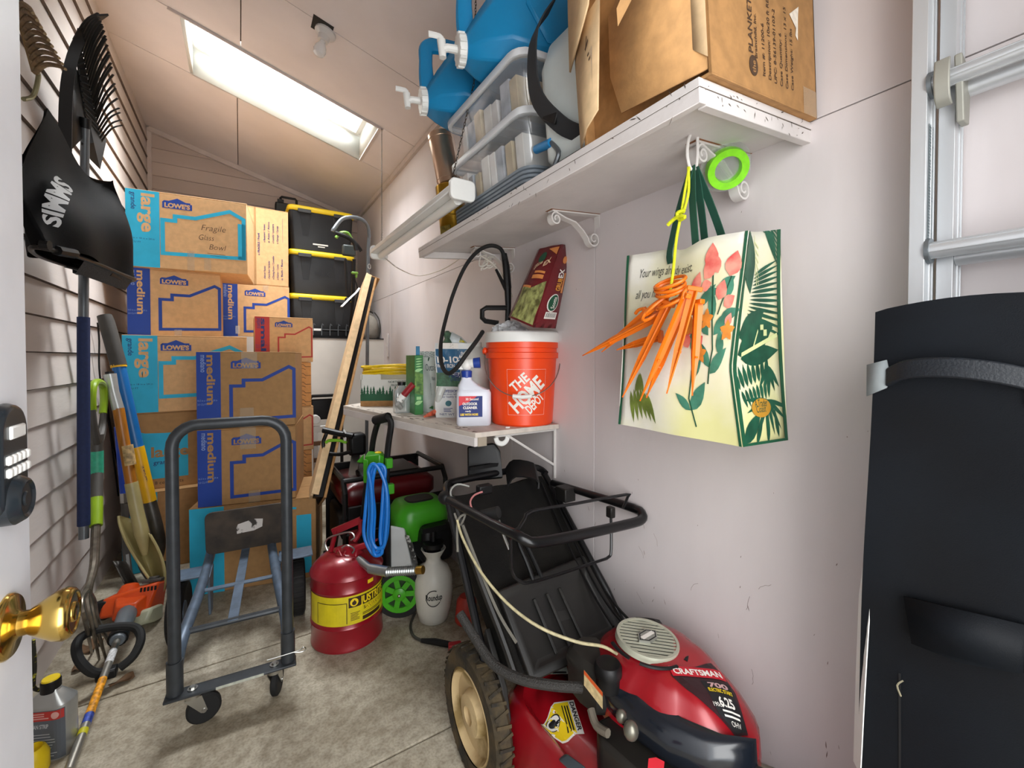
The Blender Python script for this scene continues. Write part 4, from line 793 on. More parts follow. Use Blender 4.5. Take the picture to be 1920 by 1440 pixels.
# wire hook rail and grey sack on the ledge
hr = thing('hook_rail', 'dark rail with upright wire hooks in front of the bottom tote', 'rail', (0.62, LEDY + 0.04, LEDZ + 0.04))
B().cyl((-0.24, 0, 0.03), (0.26, 0, 0.03), 0.010).box((-0.2, 0, -0.005), (0.02, 0.03, 0.055)).box((0.2, 0, -0.005), (0.02, 0.03, 0.055)).obj('rail', BLACKM, hr)
for i in range(6): B().tube([(-0.17 + i * 0.065, -0.012, -0.015), (-0.17 + i * 0.065, -0.014, 0.06), (-0.165 + i * 0.065, -0.016, 0.085), (-0.155 + i * 0.065, -0.016, 0.07)], 0.0035, n=6).obj('hook', GREYM, hr)
B().box((-0.09, -0.012, 0.032), (0.09, 0.004, 0.018)).obj('label', WHITEP, hr)
sk = thing('sack', 'grey drawstring sack slumped on the ledge against the right wall', 'bag', (0.985, LEDY + 0.13, LEDZ + 0.009))
B().lathe([(0.075, 0), (0.095, 0.03), (0.098, 0.10), (0.085, 0.17), (0.05, 0.215), (0.028, 0.235), (0.04, 0.262), (0.02, 0.262)], n=26, sy=0.85).obj('sack', mat('grey_canvas', '8c867c', 0.85, var=0.15, scale=10, bump=0.9, bscale=14), sk)
B().tube([(0.05, -0.03, 0.24), (0.085, -0.05, 0.18), (0.095, -0.06, 0.08), (0.085, -0.06, 0.01)], 0.005, k=4).tube([(-0.03, -0.04, 0.235), (0.0, -0.05, 0.25), (0.035, -0.04, 0.232)], 0.006, k=3).obj('drawstring', mat('dark_cord', '35322d', 0.7), sk)
# ================================================================ pole tools by the ledge
cn = thing('hooked_pole', 'grey tubular pole with a bent cane handle beside the totes', 'pole', at(689, 668, Y=3.55) - V((0, 0, 0.5)))
pb_ = at(689, 668, Y=3.55)
B().tube([V((pb_.x, 3.62, 0.02)), at(690, 505, Y=3.55), at(692, 440, Y=3.52), at(686, 418, Y=3.50), at(668, 408, Y=3.48), at(643, 410, Y=3.46), at(627, 428, Y=3.44), at(624, 434, Y=3.44)], [0.014, 0.014, 0.014, 0.013, 0.014, 0.014, 0.014, 0.015, 0.015], n=10, k=4).obj('tube', GREYM, cn, world=True)
B().tube([at(628, 436, Y=3.44), at(650, 444, Y=3.44), at(664, 455, Y=3.45), at(668, 470, Y=3.46)], 0.016, n=8, k=4).obj('grip', BLACK, cn, world=True)
B().tube([at(692, 500, Y=3.53) + V((0.012 * math.cos(a), -0.012 * math.sin(a * 0.5), 0.02 * math.sin(a))) for a in [k * 0.7 for k in range(14)]], 0.004, n=6).obj('clip', STEEL, cn, world=True)
gt_ = thing('string_trimmer', 'green and black trimmer with hanging cable in front of the totes', 'trimmer', at(652, 470, Y=3.60) - V((0, 0, 0.06)))
GRN = mat('tool_green', '6f9a3c', 0.4, var=0.1)
c = at(654, 470, Y=3.58); B().box(c, (0.10, 0.05, 0.085)).obj('motor', mat('dark_green_grey', '333a38', 0.45, var=0.1), gt_, world=True, bev=0.012)
B().tube([at(630, 446, Y=3.56), at(638, 437, Y=3.56), at(652, 437, Y=3.56), at(660, 450, Y=3.57)], 0.012, k=4).obj('guard_handle', GRN, gt_, world=True)
B().tube([at(648, 486, Y=3.58), at(651, 545, Y=3.6), at(653, 562, Y=3.6)], 0.011).tube([at(664, 486, Y=3.60), at(662, 565, Y=3.66), at(655, 640, Y=3.80)], 0.014).obj('shaft', BLACKM, gt_, world=True)
B().tube([at(662, 448, Y=3.57), at(672, 460, Y=3.55), at(679, 470, Y=3.55), at(668, 458, Y=3.55), at(676, 472, Y=3.56)], 0.006, k=5).tube([at(664, 520, Y=3.58), at(671, 550, Y=3.58), at(660, 600, Y=3.6)], 0.005, k=4).obj('cable', BLACK, gt_, world=True)
B().ell(at(653, 562, Y=3.6), (0.028, 0.028, 0.02)).obj('foot', BLACK, gt_, world=True)
kb_ = at(665, 512, Y=3.57); B().box(kb_, (0.05, 0.03, 0.018)).box(kb_ + V((0.012, 0, -0.02)), (0.016, 0.02, 0.035)).obj('knob', GRN, gt_, world=True, bev=0.005)
# leaning flat pack: two cardboard sheets with a dark panel between
b0, b1 = at(586, 930, Z=0.478), at(690, 512, Y=3.35)
ax = (b1 - b0).normalized(); L_ = (b1 - b0).length; wv = V((0.12, 0.99, 0.0)); wv = (wv - ax * wv.dot(ax)).normalized(); tv = wv.cross(ax).normalized()
if tv.x < 0: tv = -tv
FP = MX((tv, wv, ax)).transposed().to_4x4(); FP.translation = b0
fp = thing('flat_pack', 'tall flat pack of cardboard sheets around a dark panel, leaning by the lower shelf', 'package', mx=FP)
B().box((-0.004, 0.10, L_ / 2), (0.012, 0.20, L_)).box((0.010, -0.002, L_ / 2), (0.040, 0.006, L_ - 0.02)).obj('cover_sheet', CARDL, fp, bev=0.002)
B().box((0.033, 0.11, L_ / 2), (0.046, 0.18, L_ - 0.01)).obj('dark_panel', BLACK, fp, bev=0.002)
B().box((0.066, 0.10, L_ / 2 - 0.01), (0.014, 0.20, L_ - 0.02)).box((0.05, 0.11, L_ + 0.004), (0.09, 0.18, 0.006)).obj('back_sheet', CARDD, fp, bev=0.002)
fp.children[0].data = fp.children[0].data
zt = thing('zip_tie', 'white tie strap poking out of the leaning flat pack', 'tie', at(672, 545, Y=3.12))
B().tube([at(640, 575, Y=3.05), at(655, 560, Y=3.1), at(668, 548, Y=3.12), at(674, 540, Y=3.12)], 0.008, n=6, flat=(1.4, 0.5)).obj('strap', WHITEP, zt, world=True)
ht = thing('hedge_trimmer', 'black trimmer handle with a green switch bar in front of the flat pack', 'trimmer', at(630, 825, D=2.55))
hp = lambda x, y, d=2.5: at(x, y, D=d)
B().tube([hp(606, 806), hp(612, 812), hp(606, 830), hp(612, 848), hp(636, 852), hp(660, 846)], 0.011, n=8, k=4).tube([hp(606, 806), hp(632, 812), hp(662, 818)], 0.018, n=10).obj('handle', BLACK, ht, world=True)
B().tube([hp(611, 830, 2.49), hp(618, 826, 2.49), hp(636, 826, 2.49), hp(650, 830, 2.49)], 0.009, n=8, k=3).obj('switch_bar', mat('lime_plastic', '7fc02e', 0.4), ht, world=True)
B().box(hp(668, 832, 2.56), (0.10, 0.10, 0.13)).obj('motor', BLACK, ht, world=True, bev=0.02)
B().tube([hp(644, 806, 2.49), hp(649, 815, 2.49), hp(646, 828, 2.49)], 0.005, k=3).obj('strap', WHITEP, ht, world=True)
B().beam(hp(668, 850, 2.6), V((0.405, 2.33, 0.03)), 0.05, 0.02).obj('blade', STEEL, ht, world=True)
# folded chair behind
fc = thing('folding_chair', 'black framed folding chair and white rack squeezed behind the small boxes', 'chair', (0.55, 3.55, 0))
B().tube([(-0.12, 0, 0.0), (-0.12, 0, 0.90), (-0.09, 0, 0.945), (0.09, 0, 0.945), (0.12, 0, 0.90), (0.12, 0, 0.0)], 0.012, n=8).obj('frame', BLACKM, fc)
B().box((0, 0.01, 0.84), (0.20, 0.02, 0.16)).obj('backrest', BLACK, fc, bev=0.01)
wr = thing('white_rack', 'white rack ends showing between small boxes and flat pack', 'rack', (0.50, 3.36, 0))
B().box((0, 0, 0.72), (0.13, 0.03, 0.045)).cyl((-0.045, -0.02, 0.79), (-0.045, 0.05, 0.79), 0.032, n=18).box((-0.045, 0, 0.35), (0.03, 0.03, 0.7)).box((0.045, 0, 0.35), (0.03, 0.03, 0.7)).obj('rack', WHITEP, wr, bev=0.004)
for z in (0.3, 0.5, 0.62): B().box((0.0, -0.02, z), (0.12, 0.012, 0.03)).obj('slat', mat('brown_slat', '7d5a3e', 0.6, var=0.15), wr)
# ================================================================ tools along the left wall
# ---- landing net hung upside down under its black cover
net = thing('landing_net', 'black covered landing net with white lettering and dark blue pole hung on the siding', 'net', at(156, 520, X=-0.575))
NETB = mat('net_cover', '07080a', 0.65, var=0.12, scale=25, bump=0.15, bscale=400, spec=0.12)
HP = [at(x, y, D=d) for x, y, d in ((60, 464, 1.31), (95, 468, 1.33), (160, 486, 1.5), (228, 514, 1.74), (252, 525, 1.88), (215, 526, 1.93), (150, 506, 1.83), (100, 490, 1.60), (66, 476, 1.42))]
hoop = catmull(HP, 6, True); NH = len(hoop)
B().tube(hoop, 0.0075, n=8, closed=True).obj('hoop', mat('net_hoop', '33312e', 0.35, 0.5, var=0.2), net, world=True)
RA, RB_ = at(80, 205, D=1.40), at(205, 340, D=1.76)
ts = [((p - hoop[0]).dot(HP[4] - HP[0])) / (HP[4] - HP[0]).length_squared for p in hoop]
def netf(s, t):
    i = s * NH; a = int(i) % NH; b_ = (a + 1) % NH; f = i - int(i)
    p = hoop[a].lerp(hoop[b_], f); tt_ = min(1, max(0, ts[a] * (1 - f) + ts[b_] * f)); r_ = RA.lerp(RB_, tt_ ** 0.8) + V((0, 0, -0.05 * math.sin(math.pi * tt_)))
    q = p.lerp(r_, t); mid = (hoop[0] + HP[4]) / 2
    out = V((p.x - mid.x, p.y - mid.y, 0)); q += out * (0.28 * math.sin(math.pi * min(1, t * 1.02)) * (1 - 0.4 * t)); q += V((0.014, -0.01, 0.006)) * (math.sin(s * 34 + 3 * t) * (1 - t) * 0.9 + math.sin(s * 13 - 6 * t))
    return q
nb = B(); nb.grid(lambda u, v: netf(u, v * 0.985 + 0.01), 60, 14); nb.obj('cover', NETB, net, world=True, ang=60)
D().text('SIMMS', 0.0, 0.0, 1.0, bold=0.035).put(lambda u, v: (lambda q: q)(netf(0.085 + 0.06 * (1 - v) + 0.024 * u, 0.14 + 0.165 * u) + V((0.012, -0.022, 0.004))), 'lettering', mat('net_lettering', 'c9cdd0', 0.5), net, world=True, cut=0.12)
for a in (0.03, 0.13, 0.30): B().tube([netf(a, 0.0), netf(a + 0.05, 0.0)], 0.016, n=8).obj('strap', BLACK, net, world=True)
B().tube([at(122, 497, D=1.72), at(160, 507, D=1.74), at(240, 530, D=1.86)], 0.010, n=8).box(at(158, 506, D=1.80), (0.06, 0.05, 0.04)).obj('yoke', BLACK, net, world=True)
MESHM = mat('net_mesh', '3a3c3e', 0.8, var=0.5, scale=300)
B().grid(lambda u, v: hoop[int(12 + u * 10)].lerp(hoop[int(12 + u * 10)] + V((-0.03, 0.02, -0.05)), v), 10, 2).obj('mesh_skirt', MESHM, net, world=True)
pt, pb2, pc = at(157, 508, X=-0.575), at(156.5, 595, X=-0.575), at(157, 985, X=-0.575)
B().tube([pt, pb2], 0.0175, n=14).obj('pole', GREYM, net, world=True)
B().tube([pb2, pc], 0.0215, n=16).obj('grip', mat('navy_foam', '17264f', 0.75, var=0.1, scale=80), net, world=True)
B().tube([pc, at(157, 1010, X=-0.575)], 0.0175, n=14).obj('pole_end', GREYM, net, world=True)
# ---- black leaf rake
rk = thing('leaf_rake', 'black plastic leaf rake with curved tines hung head up on the siding', 'rake', at(160, 250, X=-0.57))
RK = mat('rake_black', '0c0c0c', 0.55, var=0.3)
A0, A1 = at(124, 290, X=-0.585), at(168, 52, X=-0.50)
edge = catmull([at(190, 28, X=-0.43), at(160, 55, X=-0.50), at(135, 110, X=-0.555), at(124, 180, X=-0.58), at(122, 290, X=-0.59)], 6)
B().strip(edge, (0.02, 0.0, 0.01), 0.006).obj('rim', RK, rk, world=True)
pl_ = [at(136, 112, X=-0.56), at(126, 180, X=-0.58), at(123, 290, X=-0.59), at(150, 262, X=-0.575), at(170, 240, X=-0.565), at(148, 145, X=-0.56)]
B().add(pl_, [tuple(range(6))]).obj('near_wing', RK, rk, world=True, solid=0.006)
c0_, c1_, c2_, c3_ = at(138, 74, X=-0.55), at(147, 64, X=-0.53), at(188, 268, X=-0.55), at(160, 228, X=-0.565)
fanf = lambda u, v: (c0_.lerp(c1_, u)).lerp(c3_.lerp(c2_, u), v)
B().grid(fanf, 6, 12).obj('fan', RK, rk, world=True, solid=0.005)
fr2 = B()
for i in range(15): fr2.tube([fanf(0.0, (i + 0.3) / 15) + V((0.004, -0.004, 0)), fanf(1, (i - 0.6) / 15) + V((0.004, -0.004, 0))], 0.0035, n=5)
tag(fr2.obj('fan_ribs', mat('rake_rib', '242424', 0.4), rk, world=True), kind='stuff')
for i in range(23):
    t = i / 22; rt = c0_.lerp(c1_, 0.8).lerp(c2_.lerp(c1_, 0.02), t); rt = c1_.lerp(c2_, t) if i else c0_
    tip = catmull([at(182, 27, X=-0.42), at(196, 62, X=-0.425), at(212, 140, X=-0.435), at(229, 235, X=-0.45)], 12)[int(t * 36)]
    if i == 0: tip = at(184, 25, X=-0.42)
    md = rt.lerp(tip, 0.5) + V((0.0, 0.004, 0.026))
    B().tube([rt, md, tip], 0.0030, n=5, k=4, flat=(1.5, 0.8)).obj('tine', RK, rk, world=True)
B().hull([at(152, 270, X=-0.575), at(166, 222, X=-0.56), at(176, 240, X=-0.555), at(200, 262, X=-0.545), at(188, 318, X=-0.56), at(170, 300, X=-0.57), at(176, 268, X=-0.54)]).obj('neck', RK, rk, world=True)
B().tube([at(160, 225, X=-0.555), at(159, 300, X=-0.575), at(158, 400, X=-0.60), at(156, 700, X=-0.625)], 0.0155, n=12).obj('handle', GREYM, rk, world=True)
B().tube([at(160, 221, X=-0.553), at(160, 240, X=-0.557)], 0.019, n=12).obj('ferrule', BLACK, rk, world=True)
# ---- bow rake at the very left
br = thing('garden_rake', 'rusty tan garden rake head hung near the door edge', 'rake', at(62, 130, X=-0.60))
RST = mat('rake_tan', '8d7552', 0.55, 0.3, var=0.3, scale=40)
h0, h1 = at(34, 20, X=-0.60), at(66, 136, X=-0.585)
B().tube([h0, h1], 0.010, n=8).obj('head_bar', RST, br, world=True)
for i in range(10):
    t = i / 9; a = h0.lerp(h1, t); tip = at(62, 25, X=-0.47).lerp(at(123, 130, X=-0.455), t)
    B().tube([a, a.lerp(tip, 0.35) + V((0, 0.0, 0.022)), a.lerp(tip, 0.75) + V((0, 0, 0.014)), tip], [0.008, 0.0075, 0.0065, 0.004], n=7, k=4).obj('tine', RST, br, world=True)
B().tube([h1, at(72, 140, X=-0.585), at(68, 165, X=-0.59), at(60, 182, X=-0.60), at(44, 186, X=-0.61)], 0.007, n=8, k=4).obj('shank', mat('rake_shank', '8f8a6a', 0.4, 0.6, var=0.15), br, world=True)
# ---- garden fork
gf = thing('garden_fork', 'garden fork with lime green handle loop standing against the siding', 'fork', at(205, 1236, Z=0))
LIME = mat('fork_lime', '86a61e', 0.35, var=0.08); FGR = mat('fork_grey', '4b4844', 0.5, var=0.1); RSTL = mat('worn_steel', '7c7468', 0.35, 0.8, var=0.3, scale=25)
f_ = lambda x, y: at(x, y, X=-0.565 + 0.10 * max(0, (y - 900) / 340) ** 1.0)
B().tube([f_(173, 772), f_(172, 745), f_(175, 722), f_(184, 716), f_(193, 724), f_(195, 748), f_(193, 775)], 0.0155, n=10, k=4).obj('handle_loop', LIME, gf, world=True)
B().tube([f_(172, 768), f_(175, 800), f_(182, 830), f_(192, 800), f_(194, 770)], [0.014, 0.016, 0.022, 0.016, 0.012], n=10, k=4).tube([f_(182, 815), f_(182, 848)], [0.024, 0.022], n=12).obj('yoke', FGR, gf, world=True)
B().tube([f_(182, 846), f_(182, 888)], 0.0235, n=14).obj('label', mat('teal_label', '35a583', 0.5, var=0.12, scale=60), gf, world=True)
B().tube([f_(182, 886), f_(181, 936)], 0.022, n=14).obj('upper_shaft', FGR, gf, world=True)
B().tube([f_(181, 934), f_(180, 986)], 0.0225, n=14).obj('lower_grip', LIME, gf, world=True)
B().tube([f_(180, 984), f_(178, 1030), f_(176, 1062), f_(168, 1095), f_(163, 1112)], [0.016, 0.0155, 0.015, 0.013, 0.016], n=10, k=4).obj('shaft', RSTL, gf, world=True)
for i, (mx_, tx_, ty_) in enumerate(((152, 172, 1225), (163, 186, 1236), (170, 200, 1240), (176, 214, 1222))):
    B().tube([f_(163, 1108), f_(mx_, 1128), f_(mx_ + 8, 1165), at(tx_, ty_, Z=0.004)], [0.011, 0.0085, 0.0075, 0.004], n=7, k=5).obj('tine', RSTL, gf, world=True)
# ---- khaki scoop shovel with wooden handle and silver end
sh = thing('scoop_shovel', 'khaki scoop shovel with varnished wooden handle and silver end cap', 'shovel', at(300, 1120, Z=0))
W2 = lambda x, y, d=2.12: at(x, y, D=d)
WOOD = mat('varnished_wood', 'a8691f', 0.35, var=0.2, scale=14, stretch=(4, 4, 0.5)); KHK = mat('khaki_paint', 'b3a672', 0.38, var=0.12, scale=10)
B().tube([W2(206, 702), W2(213, 735), W2(222, 768)], [0.026, 0.022, 0.024], n=14).obj('end_cap', mat('silver_cap', 'b9bcbc', 0.35, 0.6, var=0.06), sh, world=True)
B().tube([W2(205, 697), W2(206.5, 704)], 0.017, n=12).obj('end_hole', BLACK, sh, world=True)
B().tube([W2(222, 766), W2(247, 912)], 0.0235, n=14).obj('handle', WOOD, sh, world=True)
B().tube([W2(238, 835), W2(244, 872)], 0.0242, n=14).obj('worn_label', mat('worn_label', 'b89a6a', 0.6, var=0.5, scale=50), sh, world=True)
B().tube([W2(246, 905), W2(257, 960), W2(266, 1000), W2(272, 1040)], [0.027, 0.028, 0.03, 0.012], n=14, k=3).obj('socket', KHK, sh, world=True)
def scoop(u, v):   # u across, v along
    x0, y0 = 252 + 50 * v, 985 + 130 * v
    w = 44 * (math.sin(math.pi * min(1, 0.22 + v * 0.80)) ** 0.7) * (1 - 0.35 * v); a = (u - 0.5) * 2
    dp = 2.12 + 0.10 * (1 - a * a) * math.sin(math.pi * (0.15 + 0.7 * v)) - 0.06 * v
    return at(x0 + a * w * 0.92, y0 + a * w * 0.55 - 20 * (1 - a * a) * (0.4 - v), D=dp)
B().grid(scoop, 14, 14).obj('blade', KHK, sh, world=True, solid=0.004)
for e_ in (0, 1): B().tube([scoop(e_, i / 12) for i in range(13)], 0.006, n=6).obj('rolled_edge', KHK, sh, world=True)
# ---- blue, yellow and black handled shovel
s2 = thing('digging_shovel', 'shovel with black grip, blue shaft and yellow lower sleeve leaning left of the boxes', 'shovel', at(330, 1110, Z=0))
B().tube([W2(196, 592, 2.2), W2(200, 604, 2.2), W2(223, 686, 2.2)], [0.030, 0.0325, 0.033], n=16).obj('grip', mat('grip_charcoal', '3a3733', 0.75, var=0.12), s2, world=True)
B().tube([W2(222, 684, 2.2), W2(223, 689, 2.2)], 0.033, n=16).obj('yellow_ring', mat('tool_yellow', 'e2ab12', 0.4, var=0.06), s2, world=True)
B().tube([W2(257, 838, 2.2), W2(281, 940, 2.22)], 0.0295, n=16).obj('yellow_sleeve', _M['tool_yellow'], s2, world=True)
B().tube([W2(223, 688, 2.2), W2(257, 840, 2.2)], 0.0285, n=16).obj('shaft', mat('tool_blue', '0f62a4', 0.35, var=0.08), s2, world=True)
B().tube([W2(280, 938, 2.22), W2(292, 985, 2.23), W2(298, 1020, 2.25), W2(292, 1050, 2.27), W2(284, 1062, 2.28)], [0.028, 0.03, 0.029, 0.028, 0.024], n=14, k=4).obj('socket', mat('socket_steel', '4d4a46', 0.4, 0.6, var=0.3), s2, world=True)
B().grid(lambda u, v: at(284 + 30 * v + (u - 0.5) * 60 * math.sin(math.pi * (0.35 + 0.55 * v)), 1052 + 62 * v, D=2.30 + 0.05 * math.sin(math.pi * u)), 8, 8).obj('blade', _M['socket_steel'], s2, world=True, solid=0.004)
D().text('TRUE', 0.1, 0.2, 0.5, bold=0.02, width=0.6).text('blue', 0.1, 0.0, 0.3, width=0.4).put(lambda u, v: W2(266 + 14 * u + 3.5 * (v - 0.3), 868 + 50 * u - 8 * (v - 0.3), 2.165), 'lettering', NAVYI, s2, world=True)
# ---- two tools behind
s3 = thing('spade', 'spade with bright blue sleeve and dark shaft behind the khaki shovel', 'spade', at(235, 1100, Z=0.0))
B().tube([at(222, 800, D=2.36), at(233, 925, D=2.36)], 0.019).obj('sleeve', mat('bright_blue', '1b46b8', 0.4), s3, world=True)
B().tube([at(233, 924, D=2.36), at(234, 942, D=2.36)], 0.020).obj('ferrule', STEEL, s3, world=True)
B().tube([at(234, 940, D=2.36), at(237, 1040, D=2.33), at(243, 1095, D=2.25)], 0.017).obj('shaft', FGR, s3, world=True)
B().grid(lambda u, v: at(224 + 26 * v + (u - 0.5) * 26, 1052 + 50 * v, D=2.2 + 0.02 * math.sin(math.pi * u)), 6, 4).obj('blade', _M['socket_steel'], s3, world=True, solid=0.004)
s4 = thing('red_handled_tool', 'red handled tool standing between the shovels', 'tool', at(285, 1090, Z=0))
B().tube([at(256, 888, D=2.42), at(272, 985, D=2.40), at(285, 1090, D=2.36)], [0.032, 0.030, 0.016], n=12).obj('handle', mat('tool_red', 'b01a20', 0.4, var=0.08), s4, world=True)
# ---- black cords down the siding
for lab, pts in (('left one of two black cords hanging down the siding behind the fork', ((183, 605), (186, 640), (186, 690), (193, 745), (205, 800), (213, 860), (222, 930))), ('right one of two black cords hanging down the siding behind the fork', ((196, 720), (207, 800), (216, 850), (226, 900), (228, 960), (238, 1010)))):
    cdn = thing('black_cable', lab, 'cord', at(*pts[0], X=-0.640)); B().tube([at(x, y, X=-0.640) for x, y in pts], 0.0042, n=6, k=4).obj('cord', BLACK, cdn, world=True)
# ---- orange string trimmer lying on the floor
wt = thing('brush_cutter', 'orange engined brush cutter with loop handle lying on the floor at left', 'trimmer', at(262, 1168, Z=0))
ORE = mat('engine_orange', 'e2531b', 0.35, var=0.08); ec = at(243, 1128, D=1.98)
MXE = MX.Translation(ec) @ MX.Rotation(R(-12), 4, 'Z') @ MX.Rotation(R(-18), 4, 'X')
eb = B(); eb.hull([(x, y, z) for x, y, z in ((-0.10, -0.03, -0.05), (0.09, -0.05, -0.05), (0.11, 0.08, -0.06), (-0.09, 0.09, -0.06), (-0.105, 0.0, 0.025), (0.03, -0.05, 0.055), (0.115, -0.03, 0.07), (0.115, 0.08, 0.07), (-0.08, 0.09, 0.04))], T=MXE)
eb.obj('engine_cover', ORE, wt, world=True, bev=0.012, seg=3)
B().hull([(x, y, z) for x, y, z in ((-0.02, -0.10, -0.055), (0.07, -0.10, -0.055), (-0.045, -0.03, -0.07), (0.09, -0.03, -0.07), (-0.045, -0.03, 0.03), (0.08, -0.03, 0.03), (-0.01, -0.10, 0.0), (0.06, -0.10, 0.0))], T=MXE).obj('front_cowl', ORE, wt, world=True, bev=0.008)
B().lathe([(0.045, 0.04), (0.03, 0.07), (0.018, 0.075), (1e-6, 0.075)], c=(-0.02, 0.04, 0), n=18, T=MXE).obj('air_dome', ORE, wt, world=True)
B().box((0.075, 0.03, 0.075), (0.075, 0.06, 0.014), T=MXE).cyl((0.075, 0.03, 0.08), (0.075, 0.03, 0.092), 0.02, T=MXE).obj('top_cap', FGR, wt, world=True, bev=0.003)
for k in range(5): B().box((0.055 + k * 0.013, -0.046 + 0.001 * k, 0.047), (0.006, 0.008, 0.018), T=MXE).obj('vent_slot', BLACK, wt, world=True)
B().hull([(x, y, z) for x, y, z in ((0.05, -0.085, -0.10), (0.10, -0.085, -0.09), (0.12, -0.02, -0.10), (0.12, 0.05, -0.10), (0.05, 0.05, -0.11), (0.115, -0.075, -0.03), (0.12, 0.04, -0.03), (0.05, -0.08, -0.04))], T=MXE).obj('fuel_tank', mat('tank_pale', 'c5c9ad', 0.35, var=0.06), wt, world=True, bev=0.01)
B().box((-0.105, 0.03, -0.02), (0.06, 0.09, 0.08), T=MXE).obj('muffler', BLACKM, wt, world=True, bev=0.008)
e0, e1 = at(237, 1155, D=1.86), at(128, 1446, Z=0.022)
T_ = lambda t: e0.lerp(e1, t)
B().tube([at(239, 1150, D=1.90), T_(0.08), T_(0.19), T_(0.22)], [0.036, 0.033, 0.030, 0.024], n=14).obj('clutch_housing', mat('housing_grey', '6b7278', 0.4, var=0.08), wt, world=True)
B().tube([T_(0.17), T_(0.205)], 0.034, n=14).obj('collar', BLACK, wt, world=True)
B().tube([T_(0.2), T_(1.0)], 0.0125, n=12).obj('shaft', mat('shaft_alu', 'a09d94', 0.35, 0.7, var=0.1), wt, world=True)
for nm, a, b_, m in (('white_label', 0.30, 0.395, mat('sticker_white', 'cfcfcf', 0.5, var=0.35, scale=120)), ('warning_label', 0.505, 0.72, mat('sticker_orange', 'd8901c', 0.5, var=0.5, scale=70)), ('blue_label', 0.722, 0.775, mat('sticker_blue', '3048a0', 0.5, var=0.5, scale=90)), ('yellow_band', 0.805, 0.835, mat('band_yellow', 'c9c21c', 0.5))): B().tube([T_(a), T_(b_)], 0.0130, n=12).obj(nm, m, wt, world=True)
B().tube([at(x, y, D=d) for x, y, d in ((196, 1262, 1.60), (172, 1260, 1.57), (150, 1240, 1.56), (143, 1215, 1.58), (152, 1195, 1.62), (185, 1180, 1.68), (235, 1174, 1.72), (258, 1180, 1.73), (264, 1200, 1.70), (250, 1230, 1.66), (225, 1252, 1.63))], 0.0155, n=10, k=4).obj('loop_handle', RUB, wt, world=True)
B().box(at(200, 1262, D=1.60), (0.06, 0.04, 0.035)).obj('clamp', BLACK, wt, world=True, bev=0.006)
# ---- solvent can, yellow tub
sc_ = thing('solvent_can', 'grey metal solvent can with red label band and black and yellow cap', 'can', V((-0.510, 1.890, 0)), 0)
TC = MX.Rotation(R(-25), 4, 'Z')
B().loft([[(p[0], p[1], z) for p in rrect(0.062 * s, 0.036 * s, 0.030 * s)] for z, s in ((0, 0.98), (0.003, 1), (0.165, 1), (0.168, 0.985), (0.200, 0.42), (0.205, 0.40))], T=TC).obj('body', mat('can_tin', 'b4b6b4', 0.35, 0.6, var=0.06), sc_)
B().lathe([(0.024, 0.198), (0.024, 0.228), (0.021, 0.232), (1e-6, 0.232)], n=20, T=TC).obj('cap', BLACK, sc_)
B().lathe([(0.0215, 0.232), (0.0200, 0.236), (1e-6, 0.236)], n=20, T=TC).obj('cap_top', YEL, sc_)
fnc = lambda u, v: TC @ V((0.0625 * u, -0.0368, v)) if abs(u) < 0.55 else TC @ V((0.0625 * u, -0.0368 + 0.030 * (1 - math.sqrt(max(0, 1 - ((abs(u) - 0.52) / 0.48) ** 2))), v))
D().rect(-0.92, 0.006, 0.92, 0.158).put(lambda u, v: fnc(u, v) + TC @ V((0, 0.0002, 0)), 'label', mat('label_slate', '5a6068', 0.45, var=0.08), sc_, cut=0.2)
D().rect(-0.9, 0.128, 0.9, 0.156).put(fnc, 'red_band', REDI, sc_, cut=0.2)
D().rect(-0.85, 0.1, -0.60, 0.122).lines(-0.8, 0.7, 0.085, 9, 0.0085, 0.002, 0.3).text('KLEAN STRIP', -0.55, 0.105, 0.018, bold=0.02, width=0.9).put(lambda u, v: fnc(u, v) - TC @ V((0, 0.0004, 0)), 'small_print', mat('print_grey', 'c9ced2', 0.5), sc_, cut=0.3)
D().lines(-0.8, 0.4, 0.148, 3, 0.007, 0.0035, 0.2).circ(0.62, 0.142, 0.15, sy=0.07).put(lambda u, v: fnc(u, v) - TC @ V((0, 0.0004, 0)), 'band_print', mat('band_pale', 'd9a49c', 0.5), sc_, cut=0.3)
yt = thing('yellow_jug', 'yellow plastic container at the foot of the door edge', 'container', at(60, 1450, Z=0.0))
B().lathe([(0.035, 0.0), (0.038, 0.005), (0.038, 0.05), (0.03, 0.07), (0.024, 0.075), (0.022, 0.06), (1e-6, 0.06)], n=20).obj('body', YEL, yt)
bc = thing('black_hose', 'black yellow flecked line hanging down the siding behind the door edge', 'line', at(64, 1290, X=-0.628))
B().tube([at(x, y, X=-0.628) for x, y in ((62, 1200), (65, 1250), (63, 1275), (66, 1292))] + [V((-0.60, 2.20, 0.006)), at(68, 1400, Z=0.007), at(64, 1480, Z=0.007)], 0.0062, k=4).obj('line', mat('flecked_cord', '2a2a22', 0.6, hx2='b5b02a', scale=60, mixlo=0.55, mixhi=0.62), bc, world=True)
